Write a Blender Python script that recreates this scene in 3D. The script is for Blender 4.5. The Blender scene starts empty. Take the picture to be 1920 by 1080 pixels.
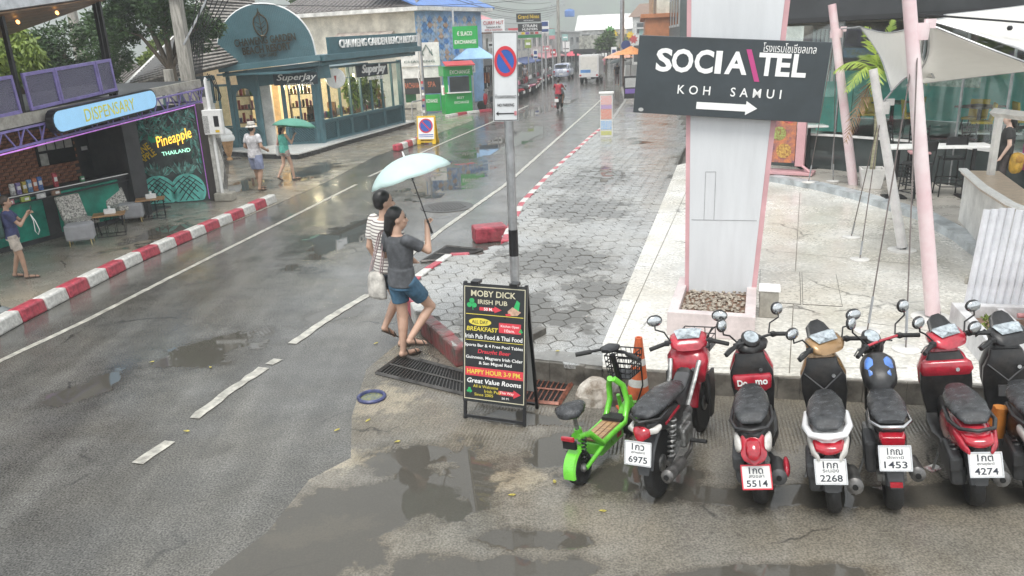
import bpy, math, random
from mathutils import Vector, Matrix, Euler, noise as mnoise
random.seed(7)
sc = bpy.context.scene
col = sc.collection
rad = math.radians
# ------------------------------------------------------------------ camera
F, CH = 1450.0, 3.6                       # focal length in photo pixels, camera height
TH, RO = math.atan(460 / F), rad(2.3)     # pitch down, roll
_f = Vector((0, math.cos(TH), -math.sin(TH))); _u0 = Vector((0, math.sin(TH), math.cos(TH))); _r0 = Vector((1, 0, 0))
_R = _r0 * math.cos(RO) - _u0 * math.sin(RO); _U = _r0 * math.sin(RO) + _u0 * math.cos(RO)
CAM = Vector((0, 0, CH))
cd = bpy.data.cameras.new('camera'); cam = bpy.data.objects.new('camera', cd); col.objects.link(cam)
cd.sensor_width = 36; cd.lens = 36 * F / 1920; cd.clip_end = 3000; cd.clip_start = 0.05
cam.matrix_world = Matrix(((_R.x, _U.x, -_f.x, 0), (_R.y, _U.y, -_f.y, 0), (_R.z, _U.z, -_f.z, CH), (0, 0, 0, 1)))
sc.camera = cam
# ------------------------------------------------------------------ sky, sun, exposure (overcast, rain)
SUN_EL, SUN_ROT = rad(62), rad(200)
wd = bpy.data.worlds.new('World'); sc.world = wd; wd.use_nodes = True
nt = wd.node_tree; nt.nodes.clear()
sky = nt.nodes.new('ShaderNodeTexSky'); sky.sky_type = 'NISHITA'; sky.sun_disc = False
sky.sun_elevation = SUN_EL; sky.sun_rotation = SUN_ROT; sky.air_density = 1.0; sky.dust_density = 1.5; sky.ozone_density = 1.0
hs = nt.nodes.new('ShaderNodeHueSaturation'); hs.inputs['Saturation'].default_value = 0.14
bg = nt.nodes.new('ShaderNodeBackground'); bg.inputs['Strength'].default_value = 0.13
wo = nt.nodes.new('ShaderNodeOutputWorld')
cl = nt.nodes.new('ShaderNodeMix'); cl.data_type = 'RGBA'; cl.inputs[0].default_value = 0.6; cl.inputs[7].default_value = (6.6, 6.9, 7.1, 1)   # even cloud deck over the clear sky
nt.links.new(sky.outputs[0], hs.inputs['Color']); nt.links.new(hs.outputs[0], cl.inputs[6]); nt.links.new(cl.outputs[2], bg.inputs[0]); nt.links.new(bg.outputs[0], wo.inputs[0])
sl = bpy.data.lights.new('sun', 'SUN'); sl.energy = 1.5; sl.angle = rad(22); sl.color = (1, 0.97, 0.92)
so = bpy.data.objects.new('sun', sl); col.objects.link(so); so.location = (0, 0, 30)
so.rotation_euler = Vector((-math.sin(SUN_ROT) * math.cos(SUN_EL), -math.cos(SUN_ROT) * math.cos(SUN_EL), -math.sin(SUN_EL))).to_track_quat('-Z', 'Y').to_euler()
vs = sc.view_settings; vs.view_transform = 'Standard'; vs.look = 'None'; vs.gamma = 1; vs.exposure = 0.95; vs.use_curve_mapping = False
sc.cycles.use_denoising = True; sc.cycles.max_bounces = 6; sc.cycles.volume_bounces = 2; sc.cycles.transparent_max_bounces = 8
sc.cycles.caustics_reflective = False; sc.cycles.caustics_refractive = False

# ------------------------------------------------------------------ layout helpers
def G(x, y, z=0.0):
    d = _f + _R * ((x - 960) / F) - _U * ((y - 540) / F)
    return CAM + d * ((z - CH) / d.z)
def hz(g, py):                             # height above g seen at photo row py
    lo, hi = -1.0, 14.0
    for _ in range(40):
        m = (lo + hi) / 2; d = Vector((g[0], g[1], m)) - CAM
        if 540 - F * d.dot(_U) / d.dot(_f) > py: lo = m
        else: hi = m
    return lo
# ------------------------------------------------------------------ objects
def prop(o, label=None, cat=None, group=None, kind=None):
    if label: o['label'] = label
    if cat: o['category'] = cat
    if group: o['group'] = group
    if kind: o['kind'] = kind
    return o
def thing(name, label, cat, loc=(0, 0, 0), rz=0.0, group=None, kind=None):
    o = bpy.data.objects.new(name, None); o.empty_display_size = .1; col.objects.link(o)
    o.location = loc; o.rotation_euler = (0, 0, rz)
    return prop(o, label, cat, group, kind)
def link(o, parent=None):
    col.objects.link(o); o.parent = parent; return o
def copy_tree(o, parent=None):
    c = o.copy(); col.objects.link(c); c.parent = parent
    for ch in list(o.children): copy_tree(ch, c)
    return c
class MB:
    def __init__(s, M=None): s.v = []; s.f = []; s.M = M
    def add(s, vs_, fs):
        o = len(s.v)
        if s.M is not None: vs_ = [s.M @ Vector(v) for v in vs_]
        s.v += [tuple(v) for v in vs_]; s.f += [tuple(i + o for i in f) for f in fs]; return s
    def box(s, c, d, rz=0.0, R=None):
        x, y, z = d[0] / 2, d[1] / 2, d[2] / 2
        q = [Vector((a * x, b * y, e * z)) for e in (-1, 1) for b in (-1, 1) for a in (-1, 1)]
        if R is None and rz: R = Matrix.Rotation(rz, 3, 'Z')
        if R is not None: q = [R @ p for p in q]
        c = Vector(c)
        return s.add([p + c for p in q], [(0, 2, 3, 1), (4, 5, 7, 6), (0, 1, 5, 4), (2, 6, 7, 3), (0, 4, 6, 2), (1, 3, 7, 5)])
    def rings(s, rs, cap=True, closed=False):
        n = len(rs[0]); vs_ = [p for r in rs for p in r]; fs = []
        m = len(rs)
        for i in range(m if closed else m - 1):
            a, b = i * n, ((i + 1) % m) * n
            for j in range(n):
                k = (j + 1) % n; fs.append((a + j, a + k, b + k, b + j))
        if cap and not closed:
            fs.append(tuple(range(n))[::-1]); fs.append(tuple(range((m - 1) * n, m * n)))
        return s.add(vs_, fs)
    def tube(s, pts, r, n=8, cap=True, closed=False, flat=1.0):
        pts = [Vector(p) for p in pts]; m = len(pts); rs = []
        if not isinstance(r, (list, tuple)): r = [r] * m
        up = None
        for i, p in enumerate(pts):
            if closed: t = pts[(i + 1) % m] - pts[i - 1]
            else: t = pts[min(i + 1, m - 1)] - pts[max(i - 1, 0)]
            if t.length < 1e-9: t = Vector((0, 0, 1))
            t.normalize()
            if up is None:
                up = Vector((0, 0, 1)) if abs(t.z) < .9 else Vector((0, 1, 0))
            a = t.cross(up)
            if a.length < 1e-4: a = t.cross(Vector((1, 0, 0)))
            a.normalize(); b = a.cross(t).normalized(); up = b
            rs.append([p + a * (math.cos(2 * math.pi * k / n) * r[i]) + b * (math.sin(2 * math.pi * k / n) * r[i] * flat) for k in range(n)])
        return s.rings(rs, cap, closed)
    def cap(s, p, q, r0, r1, n=12):            # tapered capsule
        p = Vector(p); q = Vector(q); d = (q - p); L = max(d.length, 1e-6); d = d / L
        pts, rr = [], []
        for a in (-80, -50, -20): pts.append(p + d * (r0 * math.sin(rad(a)))); rr.append(r0 * math.cos(rad(a)))
        for a in (20, 50, 80): pts.append(q + d * (r1 * math.sin(rad(a)))); rr.append(r1 * math.cos(rad(a)))
        return s.tube(pts, rr, n)
    def ball(s, c, d, n=12, m=8, R=None):
        c = Vector(c); rs = []
        for i in range(1, m):
            t = math.pi * i / m - math.pi / 2
            ring = [Vector((d[0] * math.cos(t) * math.cos(2 * math.pi * k / n), d[1] * math.cos(t) * math.sin(2 * math.pi * k / n), d[2] * math.sin(t))) for k in range(n)]
            rs.append([c + (R @ p if R is not None else p) for p in ring])
        return s.rings(rs)
    def lathe(s, prof, c=(0, 0, 0), n=16, R=None, cap=True):
        c = Vector(c); rs = []
        for r, z in prof:
            ring = [Vector((r * math.cos(2 * math.pi * k / n), r * math.sin(2 * math.pi * k / n), z)) for k in range(n)]
            rs.append([c + (R @ p if R is not None else p) for p in ring])
        return s.rings(rs, cap)
    def prism(s, poly, z0, z1):                # poly counter-clockwise in xy
        n = len(poly); vs_ = [(p[0], p[1], z0) for p in poly] + [(p[0], p[1], z1) for p in poly]
        fs = [tuple(range(n))[::-1], tuple(range(n, 2 * n))] + [(j, (j + 1) % n, n + (j + 1) % n, n + j) for j in range(n)]
        return s.add(vs_, fs)
    def xz(s, poly, y0, y1):                   # polygon in xz plane (seen from -y), extruded along y
        n = len(poly); vs_ = [(p[0], y0, p[1]) for p in poly] + [(p[0], y1, p[1]) for p in poly]
        fs = [tuple(range(n)), tuple(range(n, 2 * n))[::-1]] + [(j, n + j, n + (j + 1) % n, (j + 1) % n) for j in range(n)]
        return s.add(vs_, fs)
    def quad(s, a, b, c, d): return s.add([a, b, c, d], [(0, 1, 2, 3)])
    def mesh(s, name):
        me = bpy.data.meshes.new(name); me.from_pydata(s.v, [], s.f); me.update(); return me
    def build(s, name, mt, parent=None, smooth=0, bev=0, loc=None, rot=None, sub=0, solid=0):
        me = s.mesh(name); me.materials.append(mt)
        if smooth or sub:
            me.polygons.foreach_set('use_smooth', [True] * len(me.polygons))
            if smooth and smooth < 180 and not sub: me.set_sharp_from_angle(angle=rad(smooth))
        o = bpy.data.objects.new(name, me); col.objects.link(o); o.parent = parent
        if loc is not None: o.location = loc
        if rot is not None: o.rotation_euler = rot
        if solid:
            k = o.modifiers.new('s', 'SOLIDIFY'); k.thickness = solid; k.offset = 0
        if bev:
            k = o.modifiers.new('b', 'BEVEL'); k.width = bev; k.segments = 2; k.limit_method = 'ANGLE'
        if sub:
            k = o.modifiers.new('u', 'SUBSURF'); k.levels = sub; k.render_levels = sub
        return o
def sect(c, w, h, e=2.5, n=16, tilt=0.0, flatb=1.0):
    """super-ellipse ring in the xz plane at c, half width w, half height h; tilt turns it about x"""
    out = []
    for k in range(n):
        a = 2 * math.pi * k / n; ca, sa = math.cos(a), math.sin(a)
        x = w * math.copysign(abs(ca) ** (2 / e), ca); z = h * math.copysign(abs(sa) ** (2 / e), sa)
        if z < 0: z *= flatb
        out.append(Vector((c[0] + x, c[1] - z * math.sin(tilt), c[2] + z * math.cos(tilt))))
    return out
# ------------------------------------------------------------------ materials
MATS = {}
def _n(t, k, **kw):
    n = t.nodes.new(k)
    for a, b in kw.items(): setattr(n, a, b)
    return n
def C4(c): return (c[0], c[1], c[2], 1)
def srgb(*c): return tuple(((v / 255) / 12.92 if v / 255 <= .04045 else ((v / 255 + .055) / 1.055) ** 2.4) for v in c)
def mat(name, c, rough=.5, metal=0.0, var=.18, scale=6.0, bump=0.0, bscale=60.0, coat=0.0, emis=0.0, spec=.5, c2=None, trans=0.0, alpha=1.0, world=False, stretch=None, dirt=0.0, ecol=None):
    if name in MATS: return MATS[name]
    m = bpy.data.materials.new(name); m.use_nodes = True; t = m.node_tree; p = t.nodes['Principled BSDF']; L = t.links.new
    tc = _n(t, 'ShaderNodeTexCoord') if not world else _n(t, 'ShaderNodeNewGeometry')
    src = tc.outputs['Position'] if world else tc.outputs['Object']
    if stretch:
        mp = _n(t, 'ShaderNodeMapping'); mp.inputs['Scale'].default_value = stretch; L(src, mp.inputs[0]); src = mp.outputs[0]
    no = _n(t, 'ShaderNodeTexNoise'); no.inputs['Scale'].default_value = scale; no.inputs['Detail'].default_value = 6; no.inputs['Roughness'].default_value = .65
    L(src, no.inputs['Vector'])
    mx = _n(t, 'ShaderNodeMix', data_type='RGBA'); a, b = mx.inputs[6], mx.inputs[7]
    c2 = c2 or tuple(v * (1 - 2 * var) for v in c)
    a.default_value = C4(c2); b.default_value = C4(tuple(min(1, v * (1 + var * .4)) for v in c))
    rp = _n(t, 'ShaderNodeMapRange'); rp.inputs[1].default_value = .36; rp.inputs[2].default_value = .62
    L(no.outputs[0], rp.inputs[0]); L(rp.outputs[0], mx.inputs[0])
    out = mx.outputs[2]
    if dirt:
        n2 = _n(t, 'ShaderNodeTexNoise'); n2.inputs['Scale'].default_value = scale * .45; n2.inputs['Detail'].default_value = 8; n2.inputs['Roughness'].default_value = .75; L(src, n2.inputs['Vector'])
        r2 = _n(t, 'ShaderNodeMapRange'); r2.inputs[1].default_value = .5; r2.inputs[2].default_value = .72; r2.inputs[4].default_value = dirt; L(n2.outputs[0], r2.inputs[0])
        m2 = _n(t, 'ShaderNodeMix', data_type='RGBA'); m2.inputs[7].default_value = (.09, .075, .06, 1); L(r2.outputs[0], m2.inputs[0]); L(out, m2.inputs[6]); out = m2.outputs[2]
    L(out, p.inputs['Base Color'])
    rr = _n(t, 'ShaderNodeMapRange'); rr.inputs[3].default_value = max(.02, rough * .75); rr.inputs[4].default_value = min(1, rough * 1.25); L(no.outputs[0], rr.inputs[0]); L(rr.outputs[0], p.inputs['Roughness'])
    p.inputs['Metallic'].default_value = metal; p.inputs['Specular IOR Level'].default_value = spec
    p.inputs['Coat Weight'].default_value = coat; p.inputs['Coat Roughness'].default_value = .08
    if trans: p.inputs['Transmission Weight'].default_value = trans
    if alpha < 1: p.inputs['Alpha'].default_value = alpha
    if emis:
        p.inputs['Emission Strength'].default_value = emis
        if ecol: p.inputs['Emission Color'].default_value = C4(ecol)
        else: L(out, p.inputs['Emission Color'])
    if bump:
        nb = _n(t, 'ShaderNodeTexNoise'); nb.inputs['Scale'].default_value = bscale; nb.inputs['Detail'].default_value = 4; L(src, nb.inputs['Vector'])
        bp = _n(t, 'ShaderNodeBump'); bp.inputs['Strength'].default_value = bump; bp.inputs['Distance'].default_value = .02; L(nb.outputs[0], bp.inputs['Height']); L(bp.outputs[0], p.inputs['Normal'])
    MATS[name] = m; return m
def glassmat(name, tint=(.8, .9, .9), alpha=.25, rough=.03):
    """thin window glass: a clear pane that mirrors by angle"""
    if name in MATS: return MATS[name]
    m = bpy.data.materials.new(name); m.use_nodes = True; t = m.node_tree; t.nodes.clear(); L = t.links.new
    tr = _n(t, 'ShaderNodeBsdfTransparent'); tr.inputs[0].default_value = C4(tint)
    gl = _n(t, 'ShaderNodeBsdfGlossy'); gl.inputs['Roughness'].default_value = rough
    gm = _n(t, 'ShaderNodeNewGeometry'); dp = _n(t, 'ShaderNodeVectorMath', operation='DOT_PRODUCT'); L(gm.outputs['Normal'], dp.inputs[0]); L(gm.outputs['Incoming'], dp.inputs[1])
    ab = _n(t, 'ShaderNodeMath', operation='ABSOLUTE'); L(dp.outputs['Value'], ab.inputs[0]); sb = _n(t, 'ShaderNodeMath', operation='SUBTRACT'); sb.inputs[0].default_value = 1; L(ab.outputs[0], sb.inputs[1]); pw_ = _n(t, 'ShaderNodeMath', operation='POWER'); pw_.inputs[1].default_value = 5; L(sb.outputs[0], pw_.inputs[0])
    ad = _n(t, 'ShaderNodeMath', operation='ADD'); ad.inputs[1].default_value = alpha; ad.use_clamp = True; L(pw_.outputs[0], ad.inputs[0])
    mx = _n(t, 'ShaderNodeMixShader'); L(ad.outputs[0], mx.inputs[0]); L(tr.outputs[0], mx.inputs[1]); L(gl.outputs[0], mx.inputs[2])
    o = _n(t, 'ShaderNodeOutputMaterial'); L(mx.outputs[0], o.inputs[0]); MATS[name] = m; return m
def wet_mat(name, ca, cb, cc, puddles=(), thr=.62, grain=95., rbase=.34, groove=None, crack=0.0, gr_str=.5, brown=.55, streak=None, dry=(), dryc=(.4, .35, .26)):
    """wet paving: aggregate, stains, cracks; water stands where the puddle mask is high"""
    m = bpy.data.materials.new(name); m.use_nodes = True; t = m.node_tree; p = t.nodes['Principled BSDF']; L = t.links.new
    P = _n(t, 'ShaderNodeNewGeometry').outputs['Position']
    def noise_(s, d=4, r=.6, v=None):
        n = _n(t, 'ShaderNodeTexNoise'); n.inputs['Scale'].default_value = s; n.inputs['Detail'].default_value = d; n.inputs['Roughness'].default_value = r; L(v or P, n.inputs['Vector']); return n.outputs[0]
    def rng(v, a, b, c=0., d=1.):
        n = _n(t, 'ShaderNodeMapRange'); L(v, n.inputs[0])
        for i, x in enumerate((a, b, c, d)): n.inputs[i + 1].default_value = x
        return n.outputs[0]
    def mth(op, a, b=None, cl=False):
        n = _n(t, 'ShaderNodeMath', operation=op); n.use_clamp = cl
        for i, x in enumerate((a, b)):
            if x is None: continue
            if isinstance(x, (int, float)): n.inputs[i].default_value = x
            else: L(x, n.inputs[i])
        return n.outputs[0]
    def mixc(f, a, b):
        n = _n(t, 'ShaderNodeMix', data_type='RGBA'); L(f, n.inputs[0])
        for i, x in ((6, a), (7, b)):
            if isinstance(x, tuple): n.inputs[i].default_value = C4(x)
            else: L(x, n.inputs[i])
        return n.outputs[2]
    big = noise_(.55, 3); mid = noise_(2.3, 4, .7); fine = noise_(grain, 2, .5)
    cmap = mixc(rng(mid, .35, .65), ca, cb); cmap = mixc(mth('MULTIPLY', rng(big, .42, .64), brown), cmap, cc)
    if streak is not None:
        mp0 = _n(t, 'ShaderNodeMapping'); mp0.inputs['Rotation'].default_value = (0, 0, rad(streak)); mp0.inputs['Scale'].default_value = (1.6, .14, 1); L(P, mp0.inputs[0]); st_ = _n(t, 'ShaderNodeMix', data_type='RGBA', blend_type='MULTIPLY'); st_.inputs[0].default_value = 1; L(cmap, st_.inputs[6]); L(rng(noise_(1.0, 3, .6, mp0.outputs[0]), .32, .68, .72, 1.25), st_.inputs[7]); cmap = st_.outputs[2]
    spk = rng(fine, .32, .7, .35, 1.75)
    sp = _n(t, 'ShaderNodeMix', data_type='RGBA', blend_type='MULTIPLY'); sp.inputs[0].default_value = gr_str; L(cmap, sp.inputs[6]); L(spk, sp.inputs[7]); cmap = sp.outputs[2]
    if crack:
        dv = _n(t, 'ShaderNodeVectorMath', operation='ADD'); n3 = _n(t, 'ShaderNodeTexNoise'); n3.inputs['Scale'].default_value = 1.3; n3.inputs['Detail'].default_value = 5; L(P, n3.inputs['Vector'])
        L(P, dv.inputs[0]); L(n3.outputs['Color'], dv.inputs[1])
        vc = _n(t, 'ShaderNodeTexVoronoi', feature='DISTANCE_TO_EDGE'); vc.inputs['Scale'].default_value = crack; L(dv.outputs[0], vc.inputs['Vector'])
        ck = mth('MULTIPLY', rng(vc.outputs['Distance'], .0, .012, 1, 0), rng(noise_(.8), .5, .6)); cmap = mixc(mth('MULTIPLY', ck, .8), cmap, (.02, .02, .02))
    # standing water and washed-up grit
    if dry:
        dd = None
        for (cx, cy, rx, ry, ro) in dry:
            s1 = _n(t, 'ShaderNodeVectorMath', operation='SUBTRACT'); L(P, s1.inputs[0]); s1.inputs[1].default_value = (cx, cy, 0)
            vr = _n(t, 'ShaderNodeVectorRotate', rotation_type='Z_AXIS'); vr.inputs['Angle'].default_value = -rad(ro); L(s1.outputs[0], vr.inputs['Vector'])
            ml = _n(t, 'ShaderNodeVectorMath', operation='MULTIPLY'); L(vr.outputs[0], ml.inputs[0]); ml.inputs[1].default_value = (1 / rx, 1 / ry, 0)
            ln = _n(t, 'ShaderNodeVectorMath', operation='LENGTH'); L(ml.outputs[0], ln.inputs[0]); dd = ln.outputs['Value'] if dd is None else mth('MINIMUM', dd, ln.outputs['Value'])
        dd = mth('ADD', dd, rng(noise_(4.5, 4, .7), .3, .7, -.6, .6)); dry_f = mth('MULTIPLY', rng(dd, .6, 1.15, 1, 0), rng(fine, .3, .6, .45, 1)); cmap = mixc(mth('MULTIPLY', dry_f, .75), cmap, dryc)
    wob = rng(noise_(1.9, 4, .62), .28, .72, -.75, .65)
    dm = rng(big, thr + .12, thr - .08, 0, 2)
    for (cx, cy, rx, ry, ro) in puddles:
        s1 = _n(t, 'ShaderNodeVectorMath', operation='SUBTRACT'); L(P, s1.inputs[0]); s1.inputs[1].default_value = (cx, cy, 0)
        vr = _n(t, 'ShaderNodeVectorRotate', rotation_type='Z_AXIS'); vr.inputs['Angle'].default_value = -rad(ro); L(s1.outputs[0], vr.inputs['Vector'])
        ml = _n(t, 'ShaderNodeVectorMath', operation='MULTIPLY'); L(vr.outputs[0], ml.inputs[0]); ml.inputs[1].default_value = (1 / rx, 1 / ry, 0)
        ln = _n(t, 'ShaderNodeVectorMath', operation='LENGTH'); L(ml.outputs[0], ln.inputs[0])
        dm = mth('MINIMUM', dm, mth('ADD', ln.outputs['Value'], wob))
    msk = rng(dm, .88, 1.02, 1, 0); rim = rng(dm, .95, 1.5, 1, 0)
    damp = rng(noise_(.9, 2), .4, .62)                     # film of water on the paving
    dk = _n(t, 'ShaderNodeMix', data_type='RGBA', blend_type='MULTIPLY'); L(mth('MULTIPLY', rim, .9), dk.inputs[0]); L(cmap, dk.inputs[6]); dk.inputs[7].default_value = (.62, .6, .57, 1); cmap = mixc(mth('MULTIPLY', msk, .85), dk.outputs[2], (.072, .067, .057))
    L(cmap, p.inputs['Base Color'])
    rgh = mth('ADD', mth('MULTIPLY', damp, -rbase * .55), rbase); rgh = mth('ADD', rgh, rng(fine, .3, .7, -.05, .07)); rgh = mth('MULTIPLY', rgh, rng(rim, 0, 1, 1, .55))
    rm = _n(t, 'ShaderNodeMix'); L(msk, rm.inputs[0]); L(rgh, rm.inputs[2]); rm.inputs[3].default_value = .025; L(rm.outputs[0], p.inputs['Roughness'])
    p.inputs['IOR'].default_value = 1.4; p.inputs['Specular IOR Level'].default_value = .5
    # relief
    h = mth('MULTIPLY', mth('ADD', fine, mth('MULTIPLY', mid, .9)), rng(damp, 0, 1, 1, .35))
    if groove:
        mp = _n(t, 'ShaderNodeMapping'); mp.inputs['Rotation'].default_value = (0, 0, rad(groove[0])); L(P, mp.inputs[0])
        wv = _n(t, 'ShaderNodeTexWave'); wv.inputs['Scale'].default_value = groove[1]; wv.inputs['Distortion'].default_value = .8; wv.inputs['Detail'].default_value = 2; L(mp.outputs[0], wv.inputs['Vector'])
        sy = _n(t, 'ShaderNodeSeparateXYZ'); L(P, sy.inputs[0])
        gm = rng(mth('ADD', sy.outputs[1], rng(mid, 0, 1, -.6, .6)), groove[2], groove[2] + .15)
        h = mth('ADD', h, mth('MULTIPLY', mth('MULTIPLY', wv.outputs[1], gm), 2.2))
    vr2 = _n(t, 'ShaderNodeTexVoronoi'); vr2.inputs['Scale'].default_value = 2.6; L(P, vr2.inputs['Vector'])
    rip = mth('MULTIPLY', mth('SINE', mth('MULTIPLY', vr2.outputs['Distance'], 95.)), rng(vr2.outputs['Distance'], 0., .16, 1, 0))
    hh = _n(t, 'ShaderNodeMix'); L(msk, hh.inputs[0]); L(h, hh.inputs[2]); L(mth('MULTIPLY', rip, .12), hh.inputs[3])
    bp = _n(t, 'ShaderNodeBump'); bp.inputs['Strength'].default_value = .45; bp.inputs['Distance'].default_value = .006; L(hh.outputs[0], bp.inputs['Height']); L(bp.outputs[0], p.inputs['Normal'])
    MATS[name] = m; return m
# ------------------------------------------------------------------ lettering
def text(s, h, mt, parent, loc, rot=(rad(90), 0, 0), align='CENTER', ext=.004, bold=0.0, width=None, shear=0.0, name='lettering', spacing=1.0):
    cu = bpy.data.curves.new('t', 'FONT'); cu.body = s; cu.align_x = align; cu.align_y = 'CENTER'; cu.extrude = 0.0; cu.offset = bold; cu.shear = shear; cu.space_character = spacing; cu.resolution_u = 3
    o = bpy.data.objects.new('t', cu); me = bpy.data.meshes.new_from_object(o); bpy.data.objects.remove(o); bpy.data.curves.remove(cu)
    if not len(me.vertices): return None
    xs = [v.co.x for v in me.vertices]; ys = [v.co.y for v in me.vertices]
    hh = max(ys) - min(ys); ww = max(xs) - min(xs); k = h / hh; kx = k if width is None else width / ww
    my = (max(ys) + min(ys)) / 2; mx_ = (max(xs) + min(xs)) / 2 if align == 'CENTER' else min(xs)
    for v in me.vertices: v.co.x = (v.co.x - mx_) * kx; v.co.y = (v.co.y - my) * k; v.co.z = 0
    me.polygons.foreach_set('use_smooth', [False] * len(me.polygons)); me.name = name; me.materials.clear(); me.materials.append(mt)
    ob = bpy.data.objects.new(name, me); col.objects.link(ob); ob.parent = parent; ob.location = loc; ob.rotation_euler = rot
    if ext:
        sm = ob.modifiers.new('s', 'SOLIDIFY'); sm.thickness = ext; sm.offset = 1
    return ob
def umat(name, c, tf=.35):
    m = mat(name, c, .5, var=.04); t = m.node_tree; p = t.nodes['Principled BSDF']; tr = t.nodes.new('ShaderNodeBsdfTranslucent'); tr.inputs[0].default_value = C4(c); mx = t.nodes.new('ShaderNodeMixShader'); mx.inputs[0].default_value = tf; o = t.nodes['Material Output']; t.links.new(p.outputs[0], mx.inputs[1]); t.links.new(tr.outputs[0], mx.inputs[2]); t.links.new(mx.outputs[0], o.inputs[0]); return m
# ================================================================== SETTING: ground, road, pavements
asphalt = wet_mat('wet_asphalt', (.075, .073, .067), (.115, .112, .103), (.125, .113, .09),
                  [(-3.9, 9.2, .75, .5, 40), (-4.9, 8.2, .5, .25, 40), (-2.6, 10.4, .5, .3, 40), (-3.4, 15.2, .5, 1.8, -10), (-1.5, 22, .8, 3, -14), (.2, 30, .9, 5, -18), (2.2, 44, .8, 7, -20)], thr=.69, crack=.35, brown=.35, grain=60., gr_str=.9, streak=14, rbase=.17)
apron_m = wet_mat('wet_concrete_apron', (.125, .117, .1), (.18, .168, .145), (.215, .183, .135),
                  [(-1.1, 5.6, .9, .5, 20), (-1.75, 4.95, .75, .55, 25), (-.85, 6.35, .5, .22, 10), (.42, 6.35, .3, .34, 0), (.0, 7.0, .55, .16, -12), (.05, 5.0, .4, .14, 0), (1.0, 5.85, .55, .2, -5), (2.3, 5.45, 1.2, .18, -3), (3.6, 5.35, 1., .16, -4), (-.3, 4.6, .8, .25, 0), (1.5, 4.5, .8, .1, 0)], thr=.7, grain=60., rbase=.2, groove=(12, 9.0, 6.2), crack=.5, gr_str=.5, dry=[(G(612, 868).x, G(612, 868).y, .55, .22, 15), (G(590, 1000).x, G(590, 1000).y, .5, .16, 20), (G(712, 752).x, G(712, 752).y, .42, .36, 10), (G(960, 900).x, G(960, 900).y, .35, .16, 0)])
walk_l = wet_mat('wet_pavement_concrete', (.2, .185, .155), (.28, .26, .22), (.25, .21, .15), [(-7.3, 16.2, .5, 1., 0), (-6.2, 24, .6, 2., -10), (-7.6, 22, .5, 1.2, 0)], thr=.66, grain=40., rbase=.3, crack=.45, gr_str=.35)
paver_m = wet_mat('wet_pavers', (.24, .242, .235), (.33, .333, .325), (.29, .275, .24), [(.1, 9.4, .75, .8, 0), (.6, 12.0, .8, .9, 0), (1.2, 10.4, .4, .5, 0), (1.6, 16, .8, 1.2, 0), (2.2, 19.5, .8, 1.5, -15)], thr=.64, grain=60., rbase=.16, gr_str=.6)
plaza_m = wet_mat('wet_white_painted_concrete', (.54, .525, .48), (.68, .67, .63), (.44, .41, .34), [], thr=.74, grain=25., rbase=.3, gr_str=.25, brown=.7, crack=.4)
joint_m = mat('joint_mortar', (.07, .065, .055), .5)
bare = mat('bare_stained_concrete', (.16, .15, .13), .42, var=.35, scale=3, bump=.5, bscale=18, world=True, dirt=.7)
terrace_m = mat('terrace_tile', (.5, .47, .42), .28, var=.15, scale=2, world=True)
white_line = mat('road_paint_white', (.5, .48, .42), .35, var=.2, scale=9, world=True, dirt=.95, c2=(.26, .25, .22))
red_p = mat('kerb_paint_red', (.50, .065, .095), .4, var=.3, scale=9, dirt=.75, bump=.3, bscale=30)
white_p = mat('kerb_paint_white', (.66, .65, .61), .4, var=.2, scale=9, dirt=.8, bump=.3, bscale=30)

def sheet(name, pts, z, mt, label, kind='structure'):
    m = MB(); n = len(pts); m.add([(p[0], p[1], z) for p in pts], [tuple(range(n))])
    o = m.build(name, mt); return prop(o, label, name.replace('_', ' '), kind=kind)
sheet('ground', [(-355, -55), (355, -55), (355, 775), (-355, 775)], -.012, bare, 'dull grey-brown ground under the street')
sheet('road', [(-9, -8), (9, -8), (6, 3), (1, 8), (1, 15), (4.3, 31), (7, 46), (11, 68), (17, 105), (26, 150), (20, 152), (8, 105), (1.5, 68), (-1.6, 46), (-5.2, 30), (-7.2, 15), (-8.2, 5)], 0, asphalt, 'wet dark asphalt road with puddles running up the street')
sheet('parking_apron', [(-3.3, 2.5), (-2.75, 3.6), (-2.35, 4.6), (-2.0, 5.25), (-1.85, 6.0), (-1.55, 6.35), (-1.7, 7.2), (-1.75, 8.4), (-1.35, 9.6), (-1.1, 9.6), (-.5, 8.3), (1, 7.8), (3, 7.4), (8, 6.6), (9, 2.5)], .004, apron_m, 'stained concrete apron with puddles in front of the scooters')
sheet('left_pavement', [(-30, 3), (-8.4, 3), (-7.25, 10.2), (-6.95, 13.5), (-5.75, 19.0), (-5.2, 22), (-4.6, 27), (-3.2, 32.5), (-1.6, 39), (-2.2, 47), (-30, 60)], .004, walk_l, 'brown stained concrete pavement before the dispensary and the grocery')
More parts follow.
